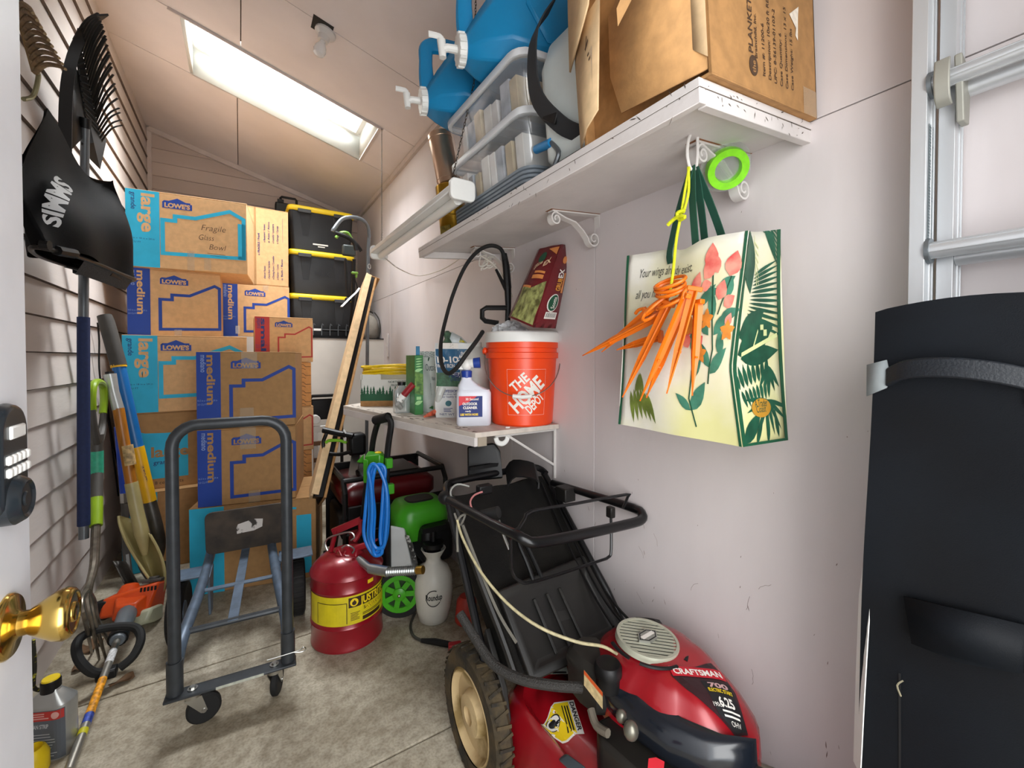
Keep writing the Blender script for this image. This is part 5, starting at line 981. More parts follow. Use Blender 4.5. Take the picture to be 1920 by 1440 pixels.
# ---- litter on the floor
rr = random.Random(21); LEAFB = mat('dry_leaf', '6e5238', 0.8, var=0.25, scale=50)
for i, (x, y, lab) in enumerate(((228, 1278, 'dry brown leaf on the concrete right of the loop handle'), (165, 1218, 'crumbled dry leaf inside the loop handle'), (182, 1205, 'second dry leaf scrap inside the loop handle, by the fork tines'), (150, 1250, 'small dry leaf left of the loop handle'))):
    l = thing('dry_leaf', lab, 'leaf', at(x, y, Z=0.003), rr.uniform(0, 3))
    B().grid(lambda u, v: V(((u - 0.5) * 0.075, (v - 0.5) * 0.045 * math.sin(math.pi * (0.12 + 0.76 * u)), 0.008 * math.sin(5 * u + 3 * v) + 0.006)), 8, 4).obj('blade', LEAFB, l, solid=0.001)
# ================================================================ lower shelf
LZ = 0.970
LS = thing('lower_shelf', 'white painted plank shelf at waist height on the right wall with wire struts', 'shelf', (0.9, 2.0, LZ))
A_, Bq, Cq, Dq = (0.705, 1.35), (0.485, 2.52), (1.085, 2.98), (1.085, 1.35)
b = B(); b.prism([A_, Dq, Cq, Bq], LZ - 0.018, LZ); b.obj('board', mat('shelf_top', 'c9bfb4', 0.65, var=0.10, scale=14, stretch=(3, 0.4, 1)), LS, world=True, bev=0.001)
fa, fb_ = V((A_[0] + 0.008, A_[1] + 0.006, LZ - 0.034)), V((Bq[0] + 0.008, Bq[1], LZ - 0.034)); B().beam(fa, fb_, 0.018, 0.034, up=(0, 0, 1)).obj('front_lip', SHELFP, LS, world=True, bev=0.0015)
B().box(((A_[0] + 0.03), 1.362, LZ - 0.034), (0.035, 0.02, 0.034)).obj('lip_end', mat('bare_end_grain', 'a39786', 0.8, var=0.1), LS, world=True)
gm = D(); rr = random.Random(8)
for i in range(40): gm.leaf(rr.uniform(0, 1), rr.uniform(0.0, 0.05), rr.uniform(0.004, 0.03), 0.012, rr.uniform(-0.6, 0.6), 3)
fv = V((Bq[0] - A_[0], Bq[1] - A_[1], 0)); gm.put(lambda u, v: V((A_[0], A_[1], LZ + 0.0006)) + fv * u + V((0.9 * v + 0.004, 0.1 * v, 0)), 'paint_chips', DIRT, LS, world=True)
for y, xf in ((1.375, 0.80), (2.35, 0.62)):
    bk = B(); bk.tube([(1.084, y, LZ - 0.02), (1.084, y, 0.745)], 0.006, n=6).tube([(1.080, y, LZ - 0.024), (xf, y, LZ - 0.024)], 0.006, n=6).tube([(1.080, y, 0.80), (xf + 0.05, y, LZ - 0.024)], 0.005, n=6)
    bk.obj('bracket', CLR, LS, world=True)
hk2 = thing('j_hook', 'white J shaped utility hook under the near end of the lower shelf', 'hook', at(941, 812, Y=1.37))
B().tube([at(952, 800, Y=1.38), at(952, 815, Y=1.38), at(950, 826, Y=1.38), at(942, 832, Y=1.38), at(933, 829, Y=1.38), at(930, 820, Y=1.38)], 0.0075, n=8, k=4, flat=(1.3, 0.7)).obj('hook', WHITEP, hk2, world=True)
# ---- orange bucket with white lid
kc = at(979, 800, Z=LZ); kc = kc + (V((kc.x, kc.y, 0)).normalized()) * 0.118
bk_ = thing('bucket', 'orange plastic bucket with white lid and bold white lettering', 'bucket', V((kc.x, kc.y, LZ)))
BKO = mat('bucket_orange', 'ef4810', 0.33, var=0.03)
def brad(z): return 0.126 + 0.022 * (z / 0.36)
pr = [(0.122, 0.0), (0.126, 0.006), (brad(0.26), 0.265), (brad(0.26) + 0.009, 0.267), (brad(0.26) + 0.010, 0.288), (brad(0.28) + 0.001, 0.291), (brad(0.29), 0.306), (brad(0.29) + 0.006, 0.308), (brad(0.30) + 0.006, 0.334), (brad(0.30), 0.320), (brad(0.32), 0.340)]
B().lathe(pr, n=56).obj('pail', BKO, bk_, ang=28)
B().lathe([(brad(0.32) + 0.002, 0.334), (brad(0.32) + 0.007, 0.330), (brad(0.32) + 0.009, 0.336), (brad(0.32) + 0.007, 0.367), (brad(0.32) + 0.002, 0.372), (brad(0.32) - 0.010, 0.371), (brad(0.32) - 0.014, 0.361), (1e-6, 0.361)], n=56).obj('lid', WHITEP, bk_, ang=28)
AN = math.atan2(-kc.y, -kc.x)   # towards the doorway
def onb(u, v, e=0.0006): a = AN + R(6) + (u / 0.137); r_ = brad(v) + e; return V((r_ * math.cos(a), r_ * math.sin(a), v))
lg = D(); lg.stroke([(-0.075, 0.045), (0.085, 0.045), (0.085, 0.225), (-0.075, 0.225)], 0.0032, True)
cs, sn = math.cos(R(45)), math.sin(R(45))
lg.text('THE', -0.044, 0.134, 0.052, rot=R(41), bold=0.03, width=0.080).text('HOME', -0.034, 0.052, 0.078, rot=R(44), bold=0.035, width=0.160).text('DEPOT', 0.019, 0.050, 0.050, rot=R(44), bold=0.03, width=0.088)
class Clip: pass
ex_ = lambda u, v: onb(min(0.084, max(-0.074, u)), min(0.224, max(0.046, v)))
lg.put(ex_, 'lettering', WHITEI, bk_, cut=0.03)
hpts = []
for i in range(15):
    t = i / 14; a = AN - R(86) + R(172) * t; r_ = brad(0.27) + 0.014 + 0.012 * math.sin(math.pi * t); hpts.append(V((r_ * math.cos(a), r_ * math.sin(a), 0.30 - 0.18 * math.sin(math.pi * t) ** 0.8)))
B().tube(hpts, 0.0022, n=6, k=2).obj('wire_handle', STEEL, bk_)
B().tube([hpts[6], hpts[7], hpts[8]], 0.008, n=10).obj('grip', WHITEP, bk_)
for i in (0, 14): B().ell(hpts[i] * 0.985, (0.012, 0.012, 0.016)).obj('ear', BKO, bk_)
# ---- lawn product bag lying on the lid
RB = mat('grub_bag', '66151c', 0.3, var=0.15, scale=8, bump=0.25, bscale=16); LT = LZ + 0.364
gx = thing('lawn_bag', 'dark red lawn product bag leaning on the bucket lid against the wall', 'bag', V((kc.x, kc.y, LT)))
q0, q1, q2, q3 = at(957, 596, D=1.60), at(1000, 614, D=1.50), at(1052, 458, D=1.66), at(1012, 466, D=1.72)   # front face: low-left, low-right, top-right, top-left
q0.z = max(q0.z, LT + 0.012)
r1, r2 = at(1042, 616, D=1.60), at(1073, 460, D=1.74); r1.z = max(r1.z, LT + 0.004); q1.z = max(q1.z, LT + 0.004)
bkv = V((0.035, 0.07, 0.01))
gb_ = B(); nn = (q1 - q0).cross(q3 - q0).normalized(); nn = -nn if nn.y > 0 else nn
def gf_(u, v): p = q0.lerp(q1, u).lerp(q3.lerp(q2, u), v); return p + nn * (0.014 * math.sin(math.pi * u) * math.sin(math.pi * v) + 0.002 * math.sin(17 * v + 6 * u))
def gs_(u, v): p = q1.lerp(r1, u).lerp(q2.lerp(r2, u), v); return p + V((0.004, -0.010, 0)) * math.sin(math.pi * u) * math.sin(math.pi * v)
s0, s3 = q0 + bkv, q3 + bkv * 0.6
gb_.grid(gf_, 10, 14).grid(gs_, 6, 14).grid(lambda u, v: r1.lerp(s0, u).lerp(r2.lerp(s3, u), v), 4, 8).grid(lambda u, v: s0.lerp(q0, u).lerp(s3.lerp(q3, u), v), 3, 8).grid(lambda u, v: q0.lerp(q1, u).lerp(s0.lerp(r1, u), v), 3, 3).grid(lambda u, v: q3.lerp(q2, u).lerp(s3.lerp(r2, u), v), 3, 3)
gb_.obj('sack', RB, gx, world=True, ang=50)
gfo = lambda u, v, e=0.002: gf_(u, v) + nn * e
gso = lambda u, v, e=0.002: gs_(u, v) + V((0.3, -1, 0)).normalized() * e
D().poly([(0.02, 0.02), (0.96, 0.02), (0.96, 0.52), (0.45, 0.40), (0.02, 0.42)]).put(gfo, 'grass_picture', mat('grass_print', '4d4a22', 0.45, hx2='a9ad6a', scale=45, mixlo=0.38, mixhi=0.62, stretch=(1, 1, 0.3)), gx, world=True, cut=0.12)
D().poly([(0.55, 0.95), (0.98, 0.97), (0.98, 0.86)]).poly([(0.0, 0.42), (0.45, 0.40), (0.45, 0.43), (0.0, 0.45)]).rect(0.30, 0.53, 0.80, 0.58).rect(0.36, 0.60, 0.80, 0.63).put(gfo, 'orange_print', mat('orange_print', 'd98a4a', 0.45, var=0.1), gx, world=True, cut=0.1)
D().text('GRUB', 0.24, 0.64, 0.085, bold=0.03, width=0.32, rot=0.3).text('EX', 0.62, 0.69, 0.10, bold=0.03, width=0.24, rot=0.3).put(lambda u, v: gfo(u, v, 0.003), 'lettering', mat('tan_print', 'e6c7a0', 0.45), gx, world=True, cut=0.1)
D().circ(0.42, 0.83, 0.15, sy=0.55).put(lambda u, v: gfo(u, v, 0.003), 'oval_logo', GREENI, gx, world=True, cut=0.1)
D().text('GRUB', 0.66, 0.42, 0.40, rot=R(90), bold=0.03, width=0.15).put(gso, 'lettering', mat('orange_letter', 'e09a3a', 0.45), gx, world=True, cut=0.08)
D().text('EX', 0.66, 0.575, 0.44, rot=R(90), bold=0.03, width=0.11).put(gso, 'lettering', WHITEI, gx, world=True, cut=0.08)
D().rect(0.72, 0.40, 0.88, 0.64).circ(0.55, 0.80, 0.16, sy=0.3).put(gso, 'orange_print', _M['orange_print'], gx, world=True, cut=0.1)
D().circ(0.48, 0.28, 0.27, sy=0.38).put(lambda u, v: gso(u, v, 0.0022), 'oval_rim', WHITEI, gx, world=True, cut=0.1)
D().circ(0.48, 0.28, 0.23, sy=0.40).put(lambda u, v: gso(u, v, 0.0032), 'oval_logo', GREENI, gx, world=True, cut=0.1)
D().text('Scotts', 0.58, 0.215, 0.26, rot=R(90), bold=0.01, width=0.13).put(lambda u, v: gso(u, v, 0.004), 'lettering', WHITEI, gx, world=True, cut=0.1)
D().rect(0.28, 0.10, 0.84, 0.175).put(gso, 'barcode_label', WHITEI, gx, world=True, cut=0.1)
bcd = D(); x = 0.32
while x < 0.80: bcd.rect(x, 0.115, x + 0.014, 0.165); x += rr.choice((0.024, 0.034, 0.044))
bcd.put(lambda u, v: gso(u, v, 0.003), 'barcode', BLACKI, gx, world=True)
pbg = thing('plastic_bag', 'crumpled clear plastic bag of grey parts on the bucket lid', 'bag', V((kc.x - 0.05, kc.y - 0.03, LT)))
def crum(u, v):
    a = 2 * math.pi * u; e = v * math.pi / 2; n_ = NZ(V((2.2 * math.cos(a), 2.2 * math.sin(a), 3 * v))) * 0.35 + NZ(V((6 * math.cos(a), 6 * math.sin(a), 7 * v))) * 0.2
    r_ = 1 + n_; return V((0.075 * r_ * math.cos(a) * math.cos(e), 0.05 * r_ * math.sin(a) * math.cos(e), 0.001 + 0.045 * max(0, math.sin(e) * (1 + 0.9 * n_))))
pe = B(); pe.grid(crum, 36, 12); po = pe.obj('bag', mat('bag_film', 'c2c4c6', 0.22, var=0.25, scale=35, bump=0.4, bscale=60), pbg, ang=20)
pbg.matrix_basis = MX.Translation(V((kc.x, kc.y, LT)) + V((-0.055, 0.0, 0))) @ MX.Rotation(R(-20), 4, 'Z')
# ---- pump sprayer hose and handle behind the bucket
ps = thing('pump_sprayer', 'black sprayer hose loop, wand and pump handle behind the orange bucket', 'sprayer', (0.93, 1.78, LZ))
HB = lambda x, y, d=1.93: at(x, y, D=d)
B().tube([HB(905, 622, 1.72), HB(893, 640, 1.66), HB(872, 668, 1.62), HB(856, 690, 1.62), HB(840, 700, 1.66), HB(828, 682, 1.74), HB(827, 640, 1.84), HB(838, 590, 1.90), HB(852, 545, 1.89), HB(872, 500, 1.86), HB(895, 472, 1.84), HB(918, 461, 1.83), HB(938, 466, 1.85), HB(947, 485, 1.88)], 0.0085, n=10, k=6).obj('hose', RUB, ps, world=True)
B().tube([HB(945, 476, 1.9), HB(949, 500, 1.9), HB(952, 540, 1.9)], [0.013, 0.016, 0.017], n=10).tube([HB(952, 538, 1.9), HB(953, 575, 1.9), HB(950, 640, 1.9)], [0.016, 0.013, 0.011], n=10).tube([HB(930, 505, 1.9), HB(950, 545, 1.9)], [0.006, 0.010], n=8).obj('wand', BLACK, ps, world=True)
B().tube([HB(950, 577, 1.86), HB(912, 577, 1.86), HB(904, 582, 1.86), HB(904, 596, 1.86), HB(910, 602, 1.86), HB(935, 606, 1.86)], 0.011, n=8).obj('pump_handle', BLACK, ps, world=True)
B().lathe([(0.085, 0), (0.09, 0.02), (0.09, 0.24), (0.06, 0.30), (0.03, 0.32), (0.03, 0.34)], n=24).obj('tank', mat('sprayer_tank', 'd9dcd6', 0.4), ps)
# ---- fertiliser bags
def pbag(label, low_l, low_r, w_top, h, d, m, name='fertilizer_bag', lean=0.03):
    a, c_ = V(low_l), V(low_r); t = thing(name, label, 'bag', mx=MX.Translation(a) @ MX.Rotation(math.atan2((c_ - a).y, (c_ - a).x), 4, 'Z')); w = (c_ - a).length
    def f(u, v): return V((w * u + 0.004 * math.sin(9 * v) * (1 if u > 0.5 else -1), lean * v + -0.022 * math.sin(math.pi * u) * (1 - v * v * 0.8) + 0.004 * math.sin(11 * u + 9 * v), h * v))
    def g_(u, v): return V((w * u, lean * v + (d * (1 - v * 0.9)) + 0.0 * u, h * v))
    q = B(); q.grid(f, 12, 14).grid(lambda u, v: g_(1 - u, v), 4, 6).grid(lambda u, v: g_(0, v).lerp(f(0, v), u), 2, 14).grid(lambda u, v: f(1, v).lerp(g_(1, v), u), 2, 14)
    q.grid(lambda u, v: f(u, 0).lerp(g_(u, 0), v), 12, 2); q.obj('sack', m, t, ang=50)
    return t, (lambda e: (lambda u, v: f(u, v) + V((0, -e, 0)))), w
p0_, p1_ = at(826, 786, Z=LZ), at(905, 797, Z=LZ)
fb1, ff, w = pbag('blue and white fertilizer bag with 10-10-10 print behind the small jug', p0_ + V((0.004, 0.06, 0)), p0_ + V((0.175, 0.0, 0)), 0.18, 0.335, 0.06, mat('bag_white', 'dfe2e0', 0.45, var=0.05, scale=10, bump=0.3, bscale=18))
D().rect(0.02, 0.60, 0.98, 0.92).put(ff(0.0008), 'blue_panel', mat('teal_blue', '1d5a80', 0.45, var=0.1), fb1, cut=0.12)
D().poly([(0.0, 0.42), (1.0, 0.40), (1.0, 0.47), (0.35, 0.50), (0.22, 0.60), (0.0, 0.60)]).put(ff(0.0010), 'lawn_picture', mat('lawn_print', '3d6a4a', 0.5, var=0.35, scale=60), fb1, cut=0.12)
D().text('10-10-10', 0.05, 0.735, 0.115, bold=0.03, width=0.80).text('WITH IRON AND MICROS', 0.03, 0.665, 0.075, bold=0.015, width=0.95).text('the', 0.60, 0.84, 0.075, bold=0.01).text('Andersons', 0.55, 0.79, 0.075, bold=0.02, width=0.4).put(ff(0.0018), 'lettering', WHITEI, fb1, cut=0.12)
D().leaf(0.72, 0.855, 0.24, 0.05, 0.0).put(ff(0.002), 'sun_logo', mat('sun_orange', 'f0a51e', 0.5), fb1)
D().text('PGF BALANCE', 0.30, 0.535, 0.085, bold=0.035, width=0.66, shear=0.2).text('(10/10/10)', 0.34, 0.49, 0.06, bold=0.01, width=0.4).text('PROFESSIONAL GRADE', 0.10, 0.335, 0.05, bold=0.02, width=0.8).text('with slow release nitrogen', 0.12, 0.30, 0.04, width=0.75).text('for healthy lawn growth', 0.16, 0.265, 0.04, width=0.65).lines(0.2, 0.42, 0.12, 3, 0.02, 0.008).lines(0.68, 0.85, 0.12, 3, 0.02, 0.008).text('NET WT 18 LB', 0.1, 0.03, 0.04, width=0.6).put(ff(0.0018), 'print', NAVYI, fb1, cut=0.12)
D().circ(0.32, 0.19, 0.075, sy=0.5).circ(0.78, 0.19, 0.06, sy=0.6).put(ff(0.0018), 'icon', mat('teal_icon', '1f6a74', 0.5), fb1)
D().rect(0.07, 0.93, 0.55, 1.0).put(ff(0.002), 'stapled_label', WHITEI, fb1, cut=0.1)
D().lines(0.1, 0.5, 0.985, 5, 0.012, 0.004).put(ff(0.0026), 'label_print', BLACKI, fb1)
fb2, ff2, w = pbag('dark blue fertilizer bag squeezed between the white bag and bucket', (p0_ + V((0.19, 0.11, 0))), (p0_ + V((0.30, 0.06, 0))), 0.1, 0.315, 0.06, mat('bag_navy', '1f4668', 0.4, var=0.12, scale=14, bump=0.3, bscale=18))
D().rect(0.0, 0.25, 1.0, 0.55).put(ff2(0.001), 'dark_panel', mat('bag_dark', '1c2634', 0.4), fb2, cut=0.15)
tb = thing('bag_tie', 'green twisted neck of the fertilizer bag with folded blue corner', 'bag', V((p0_.x + 0.07, p0_.y + 0.085, LZ + 0.337)))
B().lathe([(0.022, 0), (0.012, 0.02), (0.02, 0.045), (0.008, 0.055)], n=10).obj('twist', mat('bag_green', '3f5c46', 0.5, var=0.3, scale=60), tb)
B().add([(0.0, 0, 0.0), (0.10, -0.02, -0.005), (0.07, 0.0, 0.03), (0.025, 0.01, 0.052)], [(0, 1, 2, 3)]).obj('folded_corner', mat('bag_clear_white', 'd3dadb', 0.35, var=0.1), tb, solid=0.002)
B().add([(0.055, -0.012, 0.004), (0.085, -0.018, 0.002), (0.065, -0.004, 0.026)], [(0, 1, 2)]).obj('blue_corner', mat('corner_blue', '2a78b0', 0.4, hx2='d8c53a', scale=30), tb, solid=0.001)
# ---- small jug with hose end nozzle
jc = at(900, 798, Z=LZ) + V((0.02, 0.065, 0)); JY = math.atan2(-0.30, 0.95)
jg = thing('cleaner_jug', 'small white hose end cleaner jug with blue label in front of the bucket', 'jug', mx=MX.Translation(V((jc.x - 0.026, jc.y - 0.022, LZ))) @ MX.Rotation(R(-24), 4, 'Z'))
JW = mat('jug_white', 'dfe3ee', 0.3, var=0.02); b_ = B()
b_.loft([[(p[0], p[1], z) for p in rrect(x, y, r)] for z, x, y, r in ((0, 0.064, 0.042, 0.018), (0.006, 0.068, 0.046, 0.02), (0.130, 0.068, 0.046, 0.02), (0.142, 0.062, 0.040, 0.02))])
b_.loft([[(p[0] + ox, p[1], z) for p in rrect(x, y, r)] for z, x, y, r, ox in ((0.138, 0.062, 0.040, 0.02, 0.0), (0.158, 0.042, 0.036, 0.02, -0.020), (0.180, 0.022, 0.022, 0.014, -0.028), (0.190, 0.020, 0.020, 0.014, -0.028))]); b_.obj('bottle', JW, jg, ang=50)
B().lathe([(0.021, 0.188), (0.022, 0.215), (0.018, 0.218)], c=(-0.028, 0, 0), n=20).obj('collar', mat('nozzle_blue', '1d3f98', 0.35), jg)
B().ell((-0.028, 0, 0.240), (0.024, 0.020, 0.025)).cyl((-0.020, 0, 0.245), (0.0, -0.004, 0.247), 0.018, 0.020, n=16).box((-0.05, 0, 0.232), (0.02, 0.015, 0.02)).obj('nozzle', WHITEP, jg)
B().cyl((0.0, -0.004, 0.247), (0.026, -0.008, 0.249), 0.020, 0.022, n=18).obj('hose_knob', _M['nozzle_blue'], jg)
jm = lambda e: (lambda u, v: V((u, -0.0465 - e, v)))
D().rect(-0.060, 0.036, 0.032, 0.118).put(jm(0.0), 'label', NAVYI, jg)
D().poly([(-0.060, 0.118), (0.012, 0.118), (-0.02, 0.096), (-0.06, 0.08)]).put(jm(0.0004), 'red_flash', mat('flash_red', 'd01f2d', 0.5), jg)
D().text('30 Second', -0.034, 0.102, 0.013, bold=0.02, width=0.05).text('OUTDOOR', -0.046, 0.083, 0.014, bold=0.04, width=0.058).text('CLEANER', -0.044, 0.068, 0.014, bold=0.04, width=0.056).text('ready', -0.035, 0.056, 0.010, bold=0.02).put(jm(0.0008), 'lettering', WHITEI, jg)
D().text('USE WITH HOSE', -0.055, 0.042, 0.0115, bold=0.04, width=0.07).put(jm(0.0008), 'lettering', YELLOWI, jg)
# ---- green seed carton and white leaflet bag
gc0, gc1 = at(778, 778, Z=LZ), at(793, 778, Z=LZ)
sb = thing('seed_carton', 'narrow green and white carton with leaf design left of the fertilizer bag', 'box', mx=MX.Translation(V((gc0.x, gc0.y, LZ))) @ MX.Rotation(R(-5), 4, 'Z'))
B().box((0.020, 0.085, 0.14), (0.040, 0.17, 0.28)).obj('carton', mat('green_carton', '2f7d3c', 0.45, var=0.15, scale=18), sb, bev=0.002)
cf = lambda e: (lambda u, v: V((u, -e, v)))
D().poly([(0.0, 0.10), (0.04, 0.09), (0.04, 0.19), (0.0, 0.21)]).put(cf(0.0004), 'plant_picture', mat('plant_print', '6f9a3f', 0.5, hx2='2f5c1f', scale=60), sb)
dd = D()
for k in range(4): dd.leaf(0.004, 0.225 + 0.012 * k, 0.032, 0.006, 0.12)
dd.leaf(0.0, 0.205, 0.04, 0.016, 0.25).leaf(0.0, 0.05, 0.04, 0.02, 0.35).rect(0.008, 0.07, 0.03, 0.085).put(cf(0.0008), 'print', mat('pale_green_ink', '9ccf8d', 0.5), sb)
B().box((0.02, 0.02, 0.30), (0.018, 0.004, 0.045)).obj('blue_tab', mat('tab_blue', '2a78a0', 0.5), sb)
wb, wf, w = pbag('white speckled packet printed with garden lettering behind the green carton', at(800, 776, Z=LZ) + V((0.0, 0.10, 0)), at(838, 776, Z=LZ) + V((0.012, 0.10, 0)), 0.1, 0.30, 0.04, mat('packet_white', 'd5dbd6', 0.4, var=0.06, scale=20), name='seed_packet')
D().text('Outsider', 0.30, 0.68, 0.16, bold=0.0, width=0.62).lines(0.55, 0.92, 0.46, 9, 0.022, 0.009).text('Nature', 0.62, 0.52, 0.09).put(wf(0.001), 'lettering', mat('grey_ink', '48545a', 0.5), wb)
D().leaf(0.42, 0.83, 0.14, 0.05, 0.9).leaf(0.72, 0.83, 0.14, 0.05, 0.6).put(wf(0.001), 'leaf_print', DKG, wb)
D().rect(0.05, 0.90, 0.98, 1.0).put(wf(0.001), 'silver_band', mat('speckled_silver', '8d9a96', 0.4, hx2='dfe6e4', scale=220, mixlo=0.45, mixhi=0.55), wb, cut=0.15)
D().poly([(0.2, 0.0), (1, 0.0), (1, 0.20), (0.5, 0.07)]).put(wf(0.0014), 'green_corner', _M['green_carton'], wb)
# scoop and gloves
gv = thing('work_gloves', 'salmon orange rubber gloves lying at the front of the lower shelf', 'gloves', V((*at(818, 780, Z=LZ)[:2], LZ)))
for i in range(4): B().tube([at(796 + 3 * i, 781 - 2 * i, Z=LZ + 0.012), at(812, 776 - i, Z=LZ + 0.012 + 0.004 * i), at(824, 774 - 2 * i, Z=LZ + 0.010 + 0.006 * i)], [0.005, 0.009, 0.011], n=8, k=3).obj('finger', mat('salmon_rubber', 'd8694a', 0.5, var=0.2, scale=60), gv, world=True)
fs = thing('funnel_scoop', 'translucent white scoop lying between seed carton and fertilizer bag', 'scoop', V((*at(822, 770, Z=LZ)[:2], LZ)))
B().tube([at(815, 768, Z=LZ + 0.02), at(822, 745, D=1.92), at(828, 728, D=1.92)], [0.012, 0.022, 0.026], n=12, k=3, flat=(0.7, 1)).obj('scoop', mat('milky_scoop', 'dfe5e0', 0.35), fs, world=True)
# ---- clear bottle and red gun handle
cbp = at(757, 775, Z=LZ) + V((0.0, 0.03, 0))
cb = thing('clear_bottle', 'clear bottle with black cap beside the produce box', 'bottle', V((cbp.x, cbp.y, LZ)))
B().loft([[(p[0], p[1], z) for p in rrect(x, y, r)] for z, x, y, r in ((0, 0.036, 0.026, 0.012), (0.004, 0.038, 0.028, 0.012), (0.108, 0.038, 0.028, 0.012), (0.128, 0.018, 0.018, 0.012), (0.136, 0.016, 0.016, 0.012))]).obj('bottle', clear('bottle_plastic', 'c9d0d2', 0.45, 0.12, 0.15), cb, ang=50)
B().cyl((0, 0, 0.134), (0, 0, 0.150), 0.019, n=18).obj('cap', BLACK, cb)
rh = thing('red_handled_brush', 'small brush with dark red handle leaning on the clear bottle', 'brush', V((*at(752, 772, Z=LZ)[:2], LZ)))
B().tube([at(757, 741, D=2.0), at(768, 728, D=2.0), at(775, 720, D=2.0)], 0.0155, n=12).obj('handle', mat('wine_red', '8f1f28', 0.4), rh, world=True)
B().tube([at(749, 751, D=2.0), at(757, 741, D=2.0)], 0.0165, n=12).obj('ferrule', WHITEP, rh, world=True)
B().tube([at(746, 757, D=2.0), at(752, 765, D=2.02)], 0.012, n=8).tube([at(747, 745, D=1.99), at(758, 753, D=1.99)], 0.004).obj('bristles', mat('bristle_grey', '8c8c88', 0.7), rh, world=True)
# ---- produce box with yellow cord
nb0 = at(676, 762, Z=LZ); NX = MX.Translation(V((nb0.x, nb0.y, LZ))) @ MX.Rotation(R(-27), 4, 'Z')
npx = thing('produce_box', 'printed produce box with green fir tree skyline on the lower shelf', 'box', mx=NX)
NW, ND, NHt = 0.36, 0.26, 0.175; b_ = B(); t = 0.006
for c_, d_ in (((NW / 2, ND - t / 2, NHt / 2), (NW, t, NHt)), ((t / 2, ND / 2, NHt / 2), (t, ND, NHt)), ((NW - t / 2, ND / 2, NHt / 2), (t, ND, NHt)), ((NW / 2, ND / 2, t / 2), (NW, ND, t)), ((NW / 2, t / 2, NHt * 0.42), (NW, t, NHt * 0.84)), ((0.06, t / 2, NHt * 0.92), (0.10, t, NHt * 0.16)), ((NW - 0.04, t / 2, NHt * 0.92), (0.08, t, NHt * 0.16))): b_.box(c_, d_)
PBX = mat('produce_white', 'd6d6d0', 0.6, var=0.05, scale=12); b_.obj('carton', PBX, npx)
nf = lambda e: (lambda u, v: V((u, -e, v)))
tr_ = D(); tr_.rect(0, 0.03, NW, 0.062); rr = random.Random(9); x = 0.008
while x < NW - 0.005:
    h = rr.uniform(0.025, 0.062); w_ = rr.uniform(0.010, 0.016)
    for k in range(3): tr_.poly([(x - w_ * (1 - 0.25 * k), 0.062 + h * 0.27 * k), (x + w_ * (1 - 0.25 * k), 0.062 + h * 0.27 * k), (x, 0.062 + h * (0.45 + 0.275 * k))])
    x += rr.uniform(0.012, 0.022)
tr_.put(lambda u, v: V((min(NW, max(0, u)), -0.0005, v)), 'tree_print', mat('fir_green', '1c5638', 0.6, var=0.1), npx)
D().rect(0, 0.0, NW, 0.03).put(nf(0.0005), 'brown_band', CARDD, npx)
D().text('NORTHWEST', 0.20, 0.128, 0.018, bold=0.015, al='C', width=0.10).text('PRODUCE', 0.20, 0.110, 0.016, bold=0.015, al='C', width=0.07).put(nf(0.001), 'lettering', mat('grey_green_ink', '55655c', 0.6), npx)
D().circ(0.205, 0.052, 0.010).circ(0.228, 0.050, 0.011).circ(0.216, 0.046, 0.009).put(nf(0.001), 'fruit_logo', WHITEI, npx)
xc = thing('extension_cable', 'coiled yellow extension cord lying on top of the produce box', 'cord', mx=NX)
YC = mat('yellow_rubber', 'e0bd10', 0.38, var=0.08, scale=40); rr = random.Random(14)
for i in range(9):
    z = NHt + 0.006 + 0.0085 * (i // 2) + rr.uniform(-0.001, 0.002); rx, ry = 0.185 - 0.006 * (i % 3), 0.125 - 0.008 * (i % 4); ph = rr.uniform(0, 6)
    B().tube([(NW / 2 - 0.01 + rx * math.cos(a) + 0.006 * math.sin(3 * a + ph), ND / 2 - 0.02 + ry * math.sin(a) + 0.006 * math.sin(2 * a + ph), z + 0.010 * math.sin(a * 2 + ph)) for a in [k * math.pi / 12 for k in range(24)]], 0.0065, n=7, closed=True).obj('cord_loop', YC, xc)
# ================================================================ convertible hand truck
CY = R(-4.5)
ht_ = thing('hand_truck', 'dark grey convertible hand truck set as a platform cart in front of the boxes', 'cart', mx=MX.Translation((-0.027, 1.765, 0)) @ MX.Rotation(CY, 4, 'Z'))
CRT = mat('cart_grey', '3d4145', 0.42, 0.3, var=0.12, scale=30); CRB = mat('cart_blue_grey', '5b6a7c', 0.42, 0.3, var=0.18, scale=25)
PX, PR = 0.166, 0.0185
B().tube([(-PX, 0, 0.13), (-PX, 0, 0.90)] + [(-PX + 0.075 - 0.075 * math.cos(R(a)), 0, 0.94 + 0.075 * math.sin(R(a))) for a in range(0, 91, 15)] + [(PX - 0.075 + 0.075 * math.sin(R(a)), 0, 0.94 + 0.075 * math.cos(R(a))) for a in range(0, 91, 15)] + [(PX, 0, 0.90), (PX, 0, 0.13)], PR, n=14).obj('handle', CRT, ht_)
for x in (-PX, PX): B().cyl((x, 0, 0.125), (x, 0, 0.235), 0.0235, n=16).obj('post_sleeve', CRT, ht_)
B().box((0, -0.008, 0.122), (0.385, 0.055, 0.009)).obj('base_bar', CRT, ht_, bev=0.003)
B().box((0.02, -0.0362, 0.123), (0.14, 0.0008, 0.0085)).obj('label', mat('label_silver', 'b9bcae', 0.5, var=0.2, scale=60), ht_)
for sx in (-1, 1): B().tube([(sx * PX, 0.012, 0.19), (sx * (PX - 0.008), 0.06, 0.262), (sx * 0.138 - 0.012, 0.36, 0.285), (sx * 0.128 - 0.028, 0.66, 0.296), (sx * 0.128 - 0.03, 0.735, 0.310)], 0.0195, n=12, k=4).obj('side_rail', CRB, ht_)
